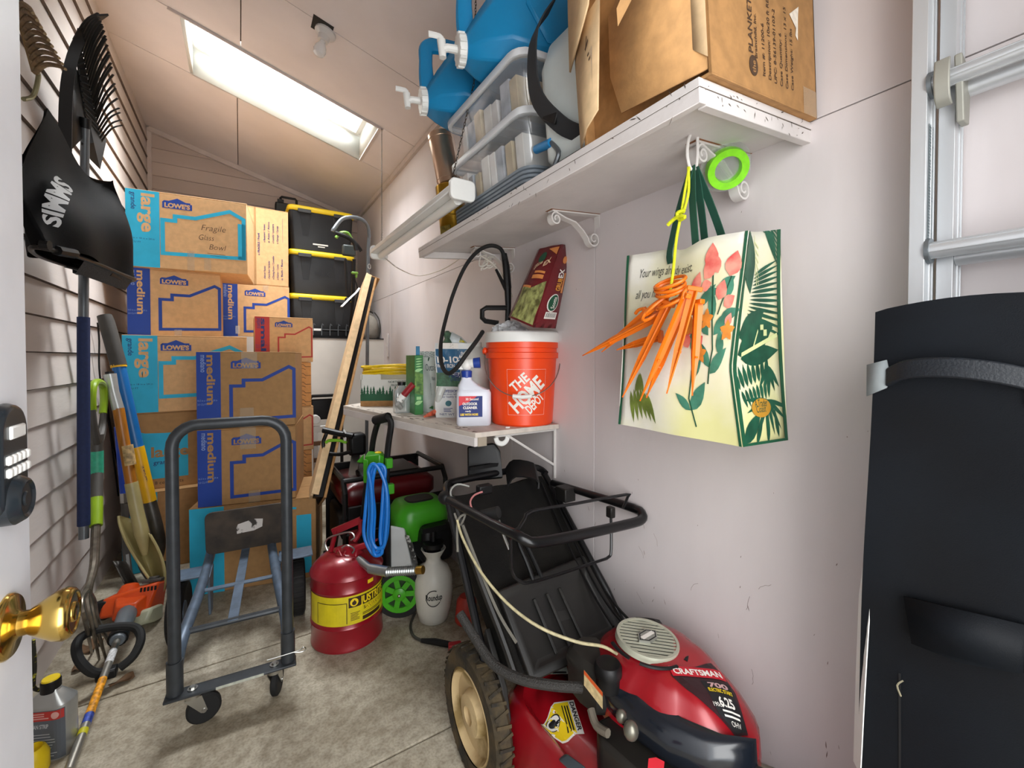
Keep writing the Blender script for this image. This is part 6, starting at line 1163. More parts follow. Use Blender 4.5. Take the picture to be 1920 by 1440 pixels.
B().tube([(-0.15, 0.10, 0.270), (0.15, 0.10, 0.270)], 0.011, n=10).obj('crossbar', CRT, ht_); B().tube([(-0.135, 0.36, 0.286), (0.135, 0.36, 0.286)], 0.008, n=10).obj('crossbar', CRB, ht_)
B().box((-0.012, 0.40, 0.290), (0.034, 0.62, 0.006), R=MX.Rotation(R(2.9), 3, 'X')).obj('centre_slat', CRB, ht_, bev=0.001)
tp = B(); pts = [(x, z) for x, z in rrect(0.170, 0.105, 0.03)]
tp.prism(pts, -0.004, 0.004, T=MX.Translation((0.0, 0.655, 0.415)) @ MX.Rotation(R(98), 4, 'X')); to = tp.obj('toe_plate', mat('toe_plate_worn', '3b3632', 0.55, 0.4, hx2='52483f', scale=14), ht_, bev=0.002)
D().poly([(-0.05, -0.030), (0.02, -0.026), (0.055, -0.012), (0.058, 0.028), (0.02, 0.034), (-0.045, 0.018), (-0.052, 0.0)]).put(lambda u, v: MX.Translation((0.0, 0.655, 0.415)) @ MX.Rotation(R(98), 4, 'X') @ V((u + 0.005, v + 0.01, 0.0048)), 'torn_label', mat('torn_label', 'd4cfca', 0.6, hx2='3b3632', scale=28, mixlo=0.52, mixhi=0.58), ht_)
for sx in (-1, 1):
    wx = sx * 0.232; w = B(); prof = [(0.045, -0.018), (0.085, -0.020), (0.112, -0.030), (0.128, -0.024), (0.132, -0.008), (0.132, 0.008), (0.128, 0.024), (0.112, 0.030), (0.085, 0.020), (0.045, 0.018)]
    Tw = MX.Translation((wx - 0.02, 0.55, 0.132)) @ MX.Rotation(R(90), 4, 'Y'); w.lathe(prof, n=36, T=Tw); wo = w.obj('wheel', RUB, ht_)
    tg = B()
    for k in range(36): tg.box((0.1325, 0, 0), (0.003, 0.0075, 0.040), T=Tw @ MX.Rotation(R(10 * k), 4, 'Z'))
    tg.obj('tread', RUB, wo); B().lathe([(1e-6, -0.022), (0.04, -0.022), (0.046, -0.01), (0.046, 0.01), (0.04, 0.022), (1e-6, 0.022)], n=20, T=Tw).obj('hub', CRB, wo)
    B().hull([(sx * 0.13, y, z) for y, z in ((0.47, 0.29), (0.59, 0.30), (0.55, 0.11), (0.50, 0.11))] + [(sx * 0.140, y, z) for y, z in ((0.47, 0.29), (0.59, 0.30), (0.55, 0.11), (0.50, 0.11))]).box((sx * 0.205, 0.53, 0.296), (0.14, 0.11, 0.008)).obj('fender_bracket', CRB, ht_, bev=0.002)
for (x, ang) in ((-0.118, 10), (0.122, 76)):
    cs_ = B(); Tc = MX.Translation((x, -0.005, 0)) @ MX.Rotation(R(ang), 4, 'Z')
    cs_.cyl((0, 0, 0.104), (0, 0, 0.117), 0.026, T=Tc)
    for s in (-1, 1): cs_.hull([(a, s * 0.017 + e, z) for e in (-0.0015, 0.0015) for a, z in ((-0.024, 0.104), (0.024, 0.104), (0.040, 0.048), (0.022, 0.044))], T=Tc)
    co = cs_.obj('caster', STEEL, ht_)
    B().lathe([(0.012, -0.012), (0.044, -0.012), (0.050, -0.007), (0.050, 0.007), (0.044, 0.012), (0.012, 0.012)], n=28, T=Tc @ MX.Translation((0.030, 0, 0.050)) @ MX.Rotation(R(90), 4, 'X')).obj('caster_wheel', RUB, co)
    B().cyl((0.03, -0.021, 0.05), (0.03, 0.021, 0.05), 0.007, T=Tc).cyl((0, 0, 0.12), (0, 0, 0.136), 0.009, n=6, T=Tc).cyl((0, 0, 0.126), (0, 0, 0.130), 0.015, T=Tc).obj('bolt', STEEL, co)
B().tube([(0.10, -0.02, 0.16), (PX + 0.03, -0.025, 0.165), (PX + 0.05, -0.025, 0.173), (PX + 0.058, -0.025, 0.163), (PX + 0.045, -0.025, 0.157), (PX + 0.02, -0.025, 0.163)], 0.0018, n=6, k=4).obj('retaining_pin', STEEL, ht_)
# ================================================================ red safety can
gp = V((0.398, 2.005, 0))
gc = thing('gas_can', 'round red metal fuel can with yellow label band and flexible spout', 'fuel can', gp)
GR = mat('can_red', '8e1220', 0.28, 0.15, var=0.08, scale=10, coat=0.4); r0 = 0.152
B().lathe([(r0 - 0.004, 0.0), (r0, 0.004), (r0, 0.012), (r0 - 0.002, 0.016), (r0 - 0.002, 0.095), (r0 + 0.001, 0.100), (r0 - 0.002, 0.105), (r0 - 0.002, 0.245), (r0 + 0.001, 0.250), (r0 - 0.002, 0.255), (r0 - 0.002, 0.298), (r0 + 0.003, 0.303), (r0 + 0.001, 0.309), (r0 - 0.010, 0.325), (r0 - 0.035, 0.350), (r0 - 0.075, 0.368), (0.045, 0.375), (1e-6, 0.378)], n=56).obj('body', GR, gc, ang=35)
AG = math.atan2(-gp.y, -gp.x)
og = lambda e: (lambda u, v: V(((r0 - 0.002 + e) * math.cos(AG + R(12) + u / r0), (r0 - 0.002 + e) * math.sin(AG + R(12) + u / r0), v)))
D().rect(-0.225, 0.118, 0.215, 0.240).put(og(0.0009), 'label_band', mat('can_yellow', 'd8c517', 0.5, var=0.08, scale=20), gc, cut=0.02)
lt = D(); lt.rect(-0.028, 0.190, 0.225, 0.232); lt.put(og(0.0014), 'dark_panel', mat('label_black', '35200f', 0.5), gc, cut=0.02)
D().text('JUSTRITE', 0.020, 0.196, 0.044, bold=0.035, width=0.135).text('SAFETY CAN', 0.045, 0.169, 0.019, bold=0.02, width=0.09).put(lambda u, v: og(0.0019)(u, v), 'lettering', YELLOWI, gc, cut=0.02)
D().text('SAFETY CAN', 0.035, 0.169, 0.019, bold=0.025, width=0.10).lines(-0.02, 0.02, 0.165, 6, 0.006, 0.0025).lines(0.03, 0.15, 0.152, 2, 0.006, 0.003, 0.1).rect(0.03, 0.124, 0.13, 0.140).stroke([(-0.165, 0.125), (-0.165, 0.212), (-0.035, 0.212), (-0.035, 0.125)], 0.003).put(og(0.0014), 'print', _M['label_black'], gc, cut=0.02)
for k in range(6): pass
D().circ(-0.005, 0.211, 0.017).put(og(0.0019), 'flame_disc', YELLOWI, gc, cut=0.02); D().circ(-0.005, 0.208, 0.009).leaf(-0.005, 0.206, 0.016, 0.009, 1.5).put(og(0.0024), 'flame_emblem', _M['label_black'], gc, cut=0.02)
D().rect(0.055, 0.268, 0.085, 0.284).put(og(0.0008), 'small_label', YELLOWI, gc, cut=0.02)
hv = B(); lx = V((_r.x, _r.y, 0)); ly = V((_f0.x, _f0.y, 0)); Q = lambda a, b_, c_: lx * a + ly * b_ + V((0, 0, c_))
hv.tube([Q(-0.07, -0.01, 0.372), Q(-0.055, 0.0, 0.44), Q(-0.05, 0.0, 0.462)], 0.010, n=8); hv.beam(Q(-0.065, 0, 0.455), Q(0.055, 0.02, 0.502), 0.028, 0.016, up=lx.cross(V((0, 0, 1)))); hv.tube([Q(0.055, 0.02, 0.50), Q(0.055, 0.02, 0.45), Q(0.03, 0.01, 0.41)], 0.012, n=8)
hv.obj('carry_handle', GR, gc); B().tube([Q(-0.075, -0.03, 0.385), Q(-0.085, -0.03, 0.42), Q(-0.06, -0.03, 0.445), Q(0.02, -0.02, 0.462), Q(0.04, -0.02, 0.44), Q(0.025, -0.02, 0.425)], 0.0042, n=6, k=4).tube([Q(0.0, -0.06, 0.41), Q(0.025, -0.06, 0.422), Q(0.05, -0.05, 0.40), Q(0.045, -0.06, 0.385)], 0.004, n=6, k=4).obj('wire_bail', STEEL, gc)
B().hull([Q(x, y, z) for x, y, z in ((-0.02, -0.05, 0.36), (0.06, -0.06, 0.355), (0.08, 0.0, 0.36), (-0.02, 0.03, 0.37), (0.0, -0.03, 0.405), (0.06, -0.03, 0.40))]).cyl(Q(0.03, -0.03, 0.39), Q(0.115, -0.03, 0.415), 0.014).beam(Q(0.06, -0.02, 0.40), Q(0.145, -0.02, 0.43), 0.022, 0.008).obj('valve_body', GR, gc, bev=0.004)
B().tube([Q(-0.03 + 0.006 * i, -0.05, 0.385 + 0.015 * math.sin(i)) for i in range(8)], 0.005).obj('spring', GR, gc)
sp0, sp1, sp2 = at(694, 1066, D=1.80) - gp, at(728, 1072, D=1.76) - gp, at(782, 1069, D=1.72) - gp
B().cyl(Q(0.07, -0.05, 0.355), sp0, 0.016).tube([sp0, sp1], [0.020, 0.021], n=14).obj('spout_base', mat('spout_zinc', '9da1a0', 0.35, 0.8, var=0.1), gc)
fl_ = B(); n = 26
fl_.tube([sp1.lerp(sp2, i / n) for i in range(n + 1)], [0.0145 if i % 2 else 0.0185 for i in range(n + 1)], n=14); fl_.obj('flexible_spout', _M['spout_zinc'], gc)
B().cyl(sp2, sp2 + (sp2 - sp1).normalized() * 0.028, 0.0165).obj('brass_tip', mat('brass_tip', 'b0883a', 0.3, 0.9), gc)
# ================================================================ garden sprayer
rp_ = V((0.765, 1.895, 0)); rs = thing('garden_sprayer', 'white translucent pump sprayer bottle with black pump on the floor by the mower', 'sprayer', rp_)
MILK = mat('milk_plastic', 'd6d3c8', 0.35, var=0.05, scale=8)
B().lathe([(0.060, 0), (0.068, 0.006), (0.082, 0.06), (0.090, 0.14), (0.088, 0.20), (0.070, 0.245), (0.038, 0.272), (0.032, 0.290), (0.040, 0.305), (0.058, 0.335), (0.056, 0.337), (0.038, 0.312), (1e-6, 0.30)], n=40).obj('bottle', MILK, rs, ang=60)
B().cyl((0, 0, 0.30), (0, 0, 0.335), 0.034, 0.036, n=20).lathe([(0.036, 0.335), (0.048, 0.345), (0.048, 0.365), (0.036, 0.370)], n=20).cyl((0, 0, 0.37), (0, 0, 0.42), 0.014).box((0, 0, 0.43), (0.12, 0.03, 0.024)).obj('pump', BLACK, rs)
AR = math.atan2(-rp_.y, -rp_.x); orr = lambda u, v: V((0.0905 * math.cos(AR + u / 0.09), 0.0905 * math.sin(AR + u / 0.09), v))
D().text('Roundup', -0.036, 0.134, 0.036, bold=0.03, width=0.076).put(lambda u, v: orr(u, v), 'lettering', BLACKI, rs, cut=0.02)
D().stroke([(0.033 * math.cos(R(a)), 0.142 + 0.036 * math.sin(R(a))) for a in range(65, 330, 12)], 0.004).put(lambda u, v: orr(u, v) * 1.0, 'swoosh', BLACKI, rs, cut=0.02)
wn = thing('spray_wand', 'sprayer hose and black wand grip with red trigger lying on the floor', 'wand', at(835, 1207, Z=0.0))
B().tube([at(778, 1150, Z=0.02), at(770, 1172, Z=0.008), at(775, 1192, Z=0.008), at(792, 1202, Z=0.009)], 0.006, n=8, k=5).obj('hose', mat('hose_dark', '3b3a34', 0.6), wn, world=True)
B().tube([at(790, 1201, Z=0.014), at(815, 1203, Z=0.014), at(845, 1209, Z=0.014)], [0.009, 0.014, 0.013], n=10).tube([at(862, 1210, Z=0.012), at(900, 1212, Z=0.010)], 0.008).obj('grip', BLACK, wn, world=True)
B().box(at(853, 1212, Z=0.016), (0.055, 0.03, 0.030), R=MX.Rotation(R(-20), 3, 'Z')).obj('trigger', mat('trigger_red', 'b5202a', 0.4), wn, world=True, bev=0.005)
rd = thing('red_container', 'red plastic piece showing between sprayer and mower bag', 'container', at(882, 1190, Z=0)); B().lathe([(0.05, 0), (0.055, 0.01), (0.045, 0.10), (0.03, 0.12)], n=20, c=(0.03, 0.10, 0)).obj('body', mat('piece_red', 'b8382a', 0.5), rd)
# ================================================================ electric pressure washer
pw = thing('pressure_washer', 'lime green and black electric pressure washer with a coiled blue hose under the lower shelf', 'pressure washer', (0.60, 2.06, 0))
PG = mat('washer_green', '3f9a1c', 0.35, var=0.06); PWD = 1.95; w_ = lambda x, y, d=1.95: at(x, y, D=d)
B().tube([w_(728, 1075, 2.0), w_(727, 980, 1.98), w_(725, 880), w_(728, 835), w_(733, 800), w_(731, 787), w_(722, 781)], 0.0145, n=10, k=3).tube([w_(692, 1075, 2.1), w_(694, 960, 2.08), w_(696, 870, 2.06), w_(699, 830, 2.05), w_(706, 800, 2.03), w_(712, 788, 2.0), w_(722, 781)], 0.014, n=10, k=3).obj('frame', BLACKM, pw, world=True)
B().tube([w_(704, 788, 2.0), w_(728, 782, 1.95)], 0.022, n=12).obj('grip', BLACK, pw, world=True)
B().hull([w_(x, y, d) for x, y, d in ((684, 856, 1.93), (712, 852, 1.93), (724, 858, 1.95), (690, 846, 2.03), (718, 846, 2.05), (688, 884, 1.93), (712, 884, 1.93), (690, 880, 2.03))]).obj('gun_holder', PG, pw, world=True, bev=0.004)
B().hull([w_(x, y, d) for x, y, d in ((681, 862, 1.90), (690, 862, 1.90), (681, 906, 1.92), (689, 906, 1.92), (683, 860, 1.95), (691, 904, 1.95))]).hull([w_(x, y, d) for x, y, d in ((668, 866, 1.98), (683, 850, 1.98), (682, 868, 1.98), (675, 870, 2.02))]).obj('side_clip', PG, pw, world=True, bev=0.003)
for x, y in ((729, 868), (732, 916)): B().box(w_(x, y, 1.93), (0.03, 0.03, 0.045)).obj('clamp', PG, pw, world=True, bev=0.004)
B().ell(w_(709, 849, 1.98), (0.016, 0.016, 0.008)).obj('nozzle', YEL, pw, world=True)
BH = mat('hose_blue', '1676cf', 0.38, var=0.06)
for i, (xa, xb, xt, yb, dd) in enumerate(((683, 728, 700, 1036, 1.875), (691, 722, 704, 1030, 1.860), (700, 716, 708, 1036, 1.850), (696, 726, 697, 1024, 1.835))):
    B().tube([w_(xt - 6, 884, dd), w_(xt + 2, 873 - i, dd), w_(xt + 14, 880, dd), w_((xb + 722) / 2, 915, dd), w_(xb, 960, dd), w_(xb - 3, 1005, dd), w_((xa + xb) / 2 + 8, yb, dd), w_((xa + xb) / 2 - 6, yb + 3, dd), w_(xa, 1005, dd), w_(xa + 2, 960, dd), w_((xa + 696) / 2, 915, dd)], 0.0078, n=8, k=5, closed=True).obj('hose_loop', BH, pw, world=True)
B().hull([w_(x, y, d) for x, y, d in ((686, 998, 1.90), (694, 998, 1.90), (688, 1028, 1.90), (693, 1030, 1.90), (688, 996, 1.94), (693, 1030, 1.94))]).obj('hose_hook', PG, pw, world=True, bev=0.003)
hm = w_(784, 962, 2.18)
B().loft([[(hm.x + (p[0]) * s, hm.y + p[1] * s, hm.z + z) for p in rrect(0.135, 0.12, 0.07)] for z, s in ((-0.10, 0.80), (-0.03, 1.0), (0.03, 0.98), (0.068, 0.82), (0.078, 0.6))]).obj('motor_cover', PG, pw, world=True, ang=50)
B().loft([[(hm.x + p[0] * s, hm.y - 0.01 + p[1] * s, hm.z + z) for p in rrect(0.075, 0.06, 0.04)] for z, s in ((0.06, 1.0), (0.084, 0.9))]).obj('cover_vent', BLACK, pw, world=True, bev=0.004)
B().box(w_(812, 1010, 2.12), (0.16, 0.16, 0.18)).obj('body', BLACK, pw, world=True, bev=0.03, seg=3)
B().hull([w_(x, y, d) for x, y, d in ((731, 985, 2.02), (758, 990, 2.02), (772, 1060, 2.0), (731, 1075, 2.0), (731, 985, 2.16), (768, 992, 2.16), (785, 1060, 2.16), (731, 1075, 2.16))]).obj('detergent_tank', mat('tank_white', 'c9cccb', 0.4, var=0.05), pw, world=True, bev=0.01)
D().rect(0, 0, 1, 1).put(lambda u, v: w_(759 + 15 * (1 - v) + 8 * u, 1004 + 46 * (1 - v), 1.99), 'tank_label', mat('label_mono', '2a2a2a', 0.5, hx2='b8b8b4', scale=70, mixlo=0.5, mixhi=0.58), pw, world=True)
wc = w_(750, 1110, 2.0); TW = MX.Translation(wc) @ frame_of((-0.42, -0.9, 0)).to_4x4()
B().lathe([(0.088, -0.022), (0.110, -0.022), (0.116, -0.012), (0.116, 0.012), (0.110, 0.022), (0.088, 0.022), (0.088, -0.022)], n=36, T=TW).obj('tire', RUB, pw, world=True)
wh = B(); wh.lathe([(0.066, 0.010), (0.090, 0.014), (0.090, 0.020), (0.066, 0.020), (0.066, 0.010)], n=36, T=TW).lathe([(1e-6, 0.018), (0.030, 0.018), (0.030, 0.026), (0.018, 0.032), (1e-6, 0.032)], n=20, T=TW)
for k in range(7):
    a = 2 * math.pi * k / 7; wh.box((0.048 * math.cos(a), 0.048 * math.sin(a), 0.017), (0.042, 0.024, 0.006), T=TW, R=MX.Rotation(a, 3, 'Z'))
wo = wh.obj('wheel', mat('wheel_green', '46a51f', 0.35), pw, world=True)
B().lathe([(1e-6, 0.010), (0.088, 0.010), (0.088, 0.006), (1e-6, 0.006)], n=30, T=TW).obj('wheel_back', mat('dark_green', '16380d', 0.5), pw, world=True)
B().ell(TW @ V((0, 0, 0.033)), 0.008).obj('axle_cap', STEEL, pw, world=True)
wc2 = w_(735, 1085, 2.3); TW2 = MX.Translation((wc2.x, wc2.y, 0.116)) @ frame_of((-0.42, -0.9, 0)).to_4x4()
B().lathe([(0.0, -0.02), (0.110, -0.022), (0.116, -0.012), (0.116, 0.012), (0.110, 0.022), (0.0, 0.02)], n=30, T=TW2).obj('tire', RUB, pw, world=True)
B().tube([w_(676, 1015, 1.98), w_(682, 960, 1.97), w_(688, 900, 1.96)], [0.018, 0.014, 0.012], n=10).obj('gun', BLACK, pw, world=True)
# ================================================================ generator behind
ge = thing('generator', 'black framed portable generator with a dark red tank in the shadow under the lower shelf', 'generator', (0.72, 2.62, 0))
gx0, gx1, gy0, gy1 = 0.46, 1.03, 2.36, 2.88
fr_g = B()
for x in (gx0, gx1): fr_g.tube([(x, gy0, 0.05), (x, gy0, 0.52), (x, gy0 + 0.05, 0.58), (x, gy1 - 0.05, 0.58), (x, gy1, 0.52), (x, gy1, 0.05)], 0.0145, n=8, k=0)
for z in (0.06, 0.30): fr_g.tube([(gx0, gy0, z), (gx1, gy0, z)], 0.0145, n=8)
fr_g.tube([(gx0, gy0 + 0.04, 0.575), (gx1, gy0 + 0.04, 0.575)], 0.0145, n=8); fr_g.obj('frame', BLACKM, ge, world=True)
TR_ = mat('tank_dark_red', '5a0c11', 0.3, var=0.1)
B().loft([[(0.725 + p[0] * s, 2.62 + p[1] * s, z) for p in rrect(0.27, 0.21, 0.06)] for z, s in ((0.40, 0.85), (0.44, 1.0), (0.51, 1.0), (0.545, 0.85))]).obj('fuel_tank', TR_, ge, world=True, ang=50)
B().lathe([(0.035, 0.54), (0.035, 0.565), (1e-6, 0.57)], c=(0.72, 2.6, 0)).obj('cap', BLACK, ge, world=True)
B().box((0.60, 2.62, 0.23), (0.30, 0.36, 0.30)).obj('engine', BLACKM, ge, world=True, bev=0.03)
B().box((0.90, 2.62, 0.20), (0.22, 0.30, 0.28)).obj('alternator', BLACK, ge, world=True, bev=0.05)
B().box((0.745, gy1 - 0.01, 0.32), (0.60, 0.02, 0.50)).obj('added_shade_panel', BLACK, ge, world=True)  # added black sheet that darkens the space under the lower shelf
B().box((0.74, 2.62, 0.555), (0.34, 0.30, 0.035)).obj('top_panel', BLACK, ge, world=True, bev=0.01)
B().box((0.50, gy0 - 0.004, 0.22), (0.05, 0.02, 0.20)).obj('side_cover', mat('cover_red', 'a03438', 0.45), ge, world=True, bev=0.006)
B().box((0.745, gy0 + 0.012, 0.28), (0.54, 0.02, 0.32)).obj('control_panel', BLACK, ge, world=True, bev=0.004)
for x in (0.44, 1.0): B().box((x, 2.62, 0.025), (0.04, 0.4, 0.05)).obj('foot', RUB, ge, world=True)
# ================================================================ lawn mower
mo = thing('lawn_mower', 'red lawn mower with black grass bag and folded handle parked along the right wall', 'lawn mower', (0.85, 0.80, 0))
MR = mat('mower_red', 'a5121e', 0.27, 0.1, hx2='8a121c', scale=4, coat=0.5, mixlo=0.4, mixhi=0.7); MB = mat('mower_black', '121110', 0.5, hx2='211e1a', scale=9); DUST = mat('dusty_black', '2b2822', 0.7, hx2='1a1815', scale=14)
DX0, DX1, DY0, DY1 = 0.610, 1.065, 0.34, 1.13; dcx, dcy = (DX0 + DX1) / 2, (DY0 + DY1) / 2
def drect(s, ex=0): return [(dcx + p[0], dcy + p[1]) for p in rrect((DX1 - DX0) / 2 * s + ex, (DY1 - DY0) / 2 - (DX1 - DX0) / 2 * (1 - s) + ex, 0.14 * s + 0.01, 6)]
db = B(); lv_ = [(0.085, 1.0, 0.006), (0.092, 1.0, 0.0), (0.175, 0.99, 0), (0.215, 0.94, 0), (0.245, 0.84, 0), (0.255, 0.74, 0), (0.238, 0.66, 0), (0.242, 0.58, 0), (0.262, 0.50, 0)]
db.loft([[(p[0], p[1], z) for p in drect(s, e)] for z, s, e in lv_]); db.obj('deck', MR, mo, world=True, ang=50)
TWm = lambda x, y, z: MX.Translation((x, y, z)) @ MX.Rotation(R(-90), 4, 'Y')
MUD = mat('muddy_rubber', '231f18', 0.8, hx2='51432a', scale=18, bump=0.6, bscale=40); MUDW = mat('muddy_cream_wheel', 'c9b083', 0.7, hx2='8d7543', scale=7, mixlo=0.50, mixhi=0.60, bump=0.3, bscale=25)
for x, y, r_ in ((0.583, 1.118, 0.180), (1.045, 1.118, 0.17)):
    T = TWm(x, y, r_); wm = B().lathe([(r_ * 0.70, -0.024), (r_ * 0.93, -0.026), (r_, -0.014), (r_, 0.014), (r_ * 0.93, 0.026), (r_ * 0.70, 0.024)], n=44, T=T, cap=False); wo = wm.obj('rear_wheel', MUD, mo, world=True)
    tg = B()
    for k in range(44): tg.box((r_ + 0.001, 0, 0.0), (0.004, 0.008, 0.044), T=T @ MX.Rotation(2 * math.pi * k / 44, 4, 'Z') @ MX.Rotation(R(12 if k % 2 else -12), 4, 'X'))
    tag(tg.obj('tread', MUD, wo, world=True), kind='stuff')
    B().lathe([(r_ * 0.71, 0.020), (r_ * 0.66, 0.024), (r_ * 0.60, 0.004), (r_ * 0.36, 0.000), (r_ * 0.30, 0.022), (r_ * 0.14, 0.026), (r_ * 0.13, 0.014), (1e-6, 0.014)], n=40, T=T, cap=False).obj('rim', MUDW, wo, world=True)
    B().lathe([(r_ * 0.69, -0.020), (1e-6, -0.02)], n=30, T=T).obj('inner_disc', MB, wo, world=True)
for x in (0.60, 1.05): B().lathe([(0.03, -0.022), (0.088, -0.022), (0.095, -0.012), (0.095, 0.012), (0.088, 0.022), (0.03, 0.022)], n=30, T=TWm(x, 0.40, 0.095)).obj('front_wheel', RUB, mo, world=True)
B().hull([(x, y, z) for x in (0.615, 0.635) for y, z in ((1.16, 0.30), (1.02, 0.30), (0.98, 0.16), (1.15, 0.12), (1.12, 0.42))]).obj('rear_bracket', MB, mo, world=True, bev=0.004)
# deck stickers
from mathutils.bvhtree import BVHTree
dbv = BVHTree.FromPolygons(db.v, db.f)
def on_deck(p, e): h = dbv.ray_cast(V((p.x, p.y, 0.6)), V((0, 0, -1)))[0]; return V((p.x, p.y, (h.z if h else p.z) + 0.0012 + e))
dg = D(); dm = lambda e: (lambda u, v: on_deck(V((0.728, 0.888, 0.25)) + V((0.90, -0.44, 0)) * u + V((0.44, 0.90, 0)) * v, e))
D().poly([(-0.060, 0.0), (-0.012, 0.052), (0.045, 0.055), (0.045, -0.055), (-0.012, -0.052)]).put(dm(0.0), 'danger_label', WHITEI, mo, world=True, cut=0.012)
D().poly([(-0.056, 0.0), (-0.012, 0.047), (0.027, 0.050), (0.027, -0.050), (-0.012, -0.047)]).put(dm(0.0005), 'danger_yellow', YELLOWI, mo, world=True, cut=0.012)
D().text('DANGER', 0.031, 0.048, 0.0165, rot=R(-90), bold=0.03, width=0.094).lines(-0.042, 0.040, 0.012, 1, 0.02, 0.004, 0.1, vert=True).lines(-0.042, 0.040, 0.019, 1, 0.02, 0.004, 0.1, vert=True).lines(-0.040, 0.040, 0.005, 1, 0.02, 0.003, 0.1, vert=True).put(dm(0.001), 'lettering', BLACKI, mo, world=True, cut=0.012)
D().circ(-0.026, 0.0, 0.019).put(dm(0.001), 'sign_disc', WHITEI, mo, world=True, cut=0.012)
hs = D().circ(-0.028, 0.001, 0.010)
for k in range(4): hs.leaf(-0.030 + 0.003 * k, 0.0, 0.016, 0.005, -0.9 + 0.25 * k)
hs.stroke([(-0.026 + 0.018 * math.cos(a), 0.018 * math.sin(a)) for a in [k * 0.35 for k in range(18)]], 0.0025, True); hs.put(dm(0.0015), 'hand_sign', BLACKI, mo, world=True)
lb = D().rect(-0.05, -0.018, 0.05, 0.018); lmm = lambda e: (lambda u, v: at(1035, 1258, Z=0.262) + V((0.83, -0.50, 0)) * u + V((0.50, 0.80, 0.03)) * v + V((0, 0, e + 0.003))); lb.put(lmm(0.0), 'serial_label', mat('label_green_grey', 'b3b8ad', 0.5, var=0.2, scale=60), mo, world=True)
D().lines(-0.04, 0.045, 0.010, 4, 0.007, 0.003, 0.3).rect(0.0, -0.016, 0.045, -0.008).put(lmm(0.0006), 'serial_print', BLACKI, mo, world=True)
# engine
ecx, ecy = 0.905, 0.665
def egg(a):
    best = 0
    for (cx, cy, rr_) in ((0.905, 0.745, 0.138), (0.908, 0.655, 0.125), (0.912, 0.57, 0.098)):
        dx, dy = cx - ecx, cy - ecy; ux, uy = math.cos(a), math.sin(a); p = dx * ux + dy * uy; q = dx * dx + dy * dy - rr_ * rr_; dsc = p * p - q
        if dsc > 0: best = max(best, p + math.sqrt(dsc))
    return best
def stop_z(x, y):
    a = math.atan2(y - ecy, x - ecx); s = math.hypot(x - ecx, y - ecy) / egg(a)
    z = 0.505 - 0.060 * max(0, (s - 0.45) / 0.55) ** 2.2; return z - 0.30 * max(0, 0.67 - y) ** 1.15
sb_ = B(); NA = 48
rings = []
for s, k in ((1.0, 0), (1.0, 1), (0.985, 2), (0.94, 2), (0.86, 2), (0.75, 2), (0.6, 2), (0.4, 2), (0.2, 2), (0.02, 2)):
    rg = []
    for i in range(NA):
        a = 2 * math.pi * i / NA; x, y = ecx + egg(a) * s * math.cos(a), ecy + egg(a) * s * math.sin(a); zt = stop_z(x, y); rg.append((x, y, zt if k == 2 else (zt - 0.03 if k == 1 else 0.325)))
    rings.append(rg)
sb_.loft(rings); sb_.obj('engine_shroud', MR, mo, world=True, ang=40)
TG = MX.Translation((0.885, 0.735, 0.5105)) @ MX.Rotation(R(3), 4, 'Y') @ MX.Rotation(R(4), 4, 'X')
B().cyl((0, 0, -0.006), (0, 0, 0.0), 0.074, n=40, T=TG).obj('grille_well', BLACK, mo, world=True)
CRM = mat('grille_cream', 'b9b9a6', 0.4, 0.2, var=0.08); B().lathe([(0.071, 0), (0.071, 0.004), (0.078, 0.004), (0.081, -0.010)], n=44, cap=False, T=TG).obj('grille_ring', CRM, mo, world=True)
for k in range(-5, 6):
    y = k * 0.0125; hw = math.sqrt(max(0, 0.0725 ** 2 - y * y)); B().box((0, y, 0.0010), (2 * hw, 0.0064, 0.0020), T=TG @ MX.Rotation(R(-38), 4, 'Z')).obj('grille_bar', CRM, mo, world=True)
B().prism([(-0.036, 0), (-0.016, 0.018), (0.016, 0.018), (0.036, 0), (0.016, -0.018), (-0.016, -0.018)], 0.002, 0.0085, T=TG @ MX.Rotation(R(5), 4, 'Z')).obj('emblem', mat('emblem_silver', 'a9a9a0', 0.35, 0.5), mo, world=True)
D().stroke([(-0.031, 0), (-0.014, 0.0145), (0.014, 0.0145), (0.031, 0), (0.014, -0.0145), (-0.014, -0.0145)], 0.003, True).put(lambda u, v: TG @ MX.Rotation(R(5), 4, 'Z') @ V((u, v, 0.0088)), 'emblem_print', BLACKI, mo, world=True)
D().rect(-0.024, -0.0055, 0.024, 0.0055).put(lambda u, v: TG @ MX.Rotation(R(5), 4, 'Z') @ V((u, v, 0.0092)), 'emblem_band', WHITEI, mo, world=True)
for a0, a1 in ((-150, -95), (-75, -20), (160, 195)):
    B().tube([TG @ V((0.098 * math.cos(R(a)), 0.098 * math.sin(R(a)), -0.004)) for a in range(a0, a1 + 1, 5)], 0.0055, n=6, flat=(1, 0.6)).obj('shroud_slot', BLACK, mo, world=True)
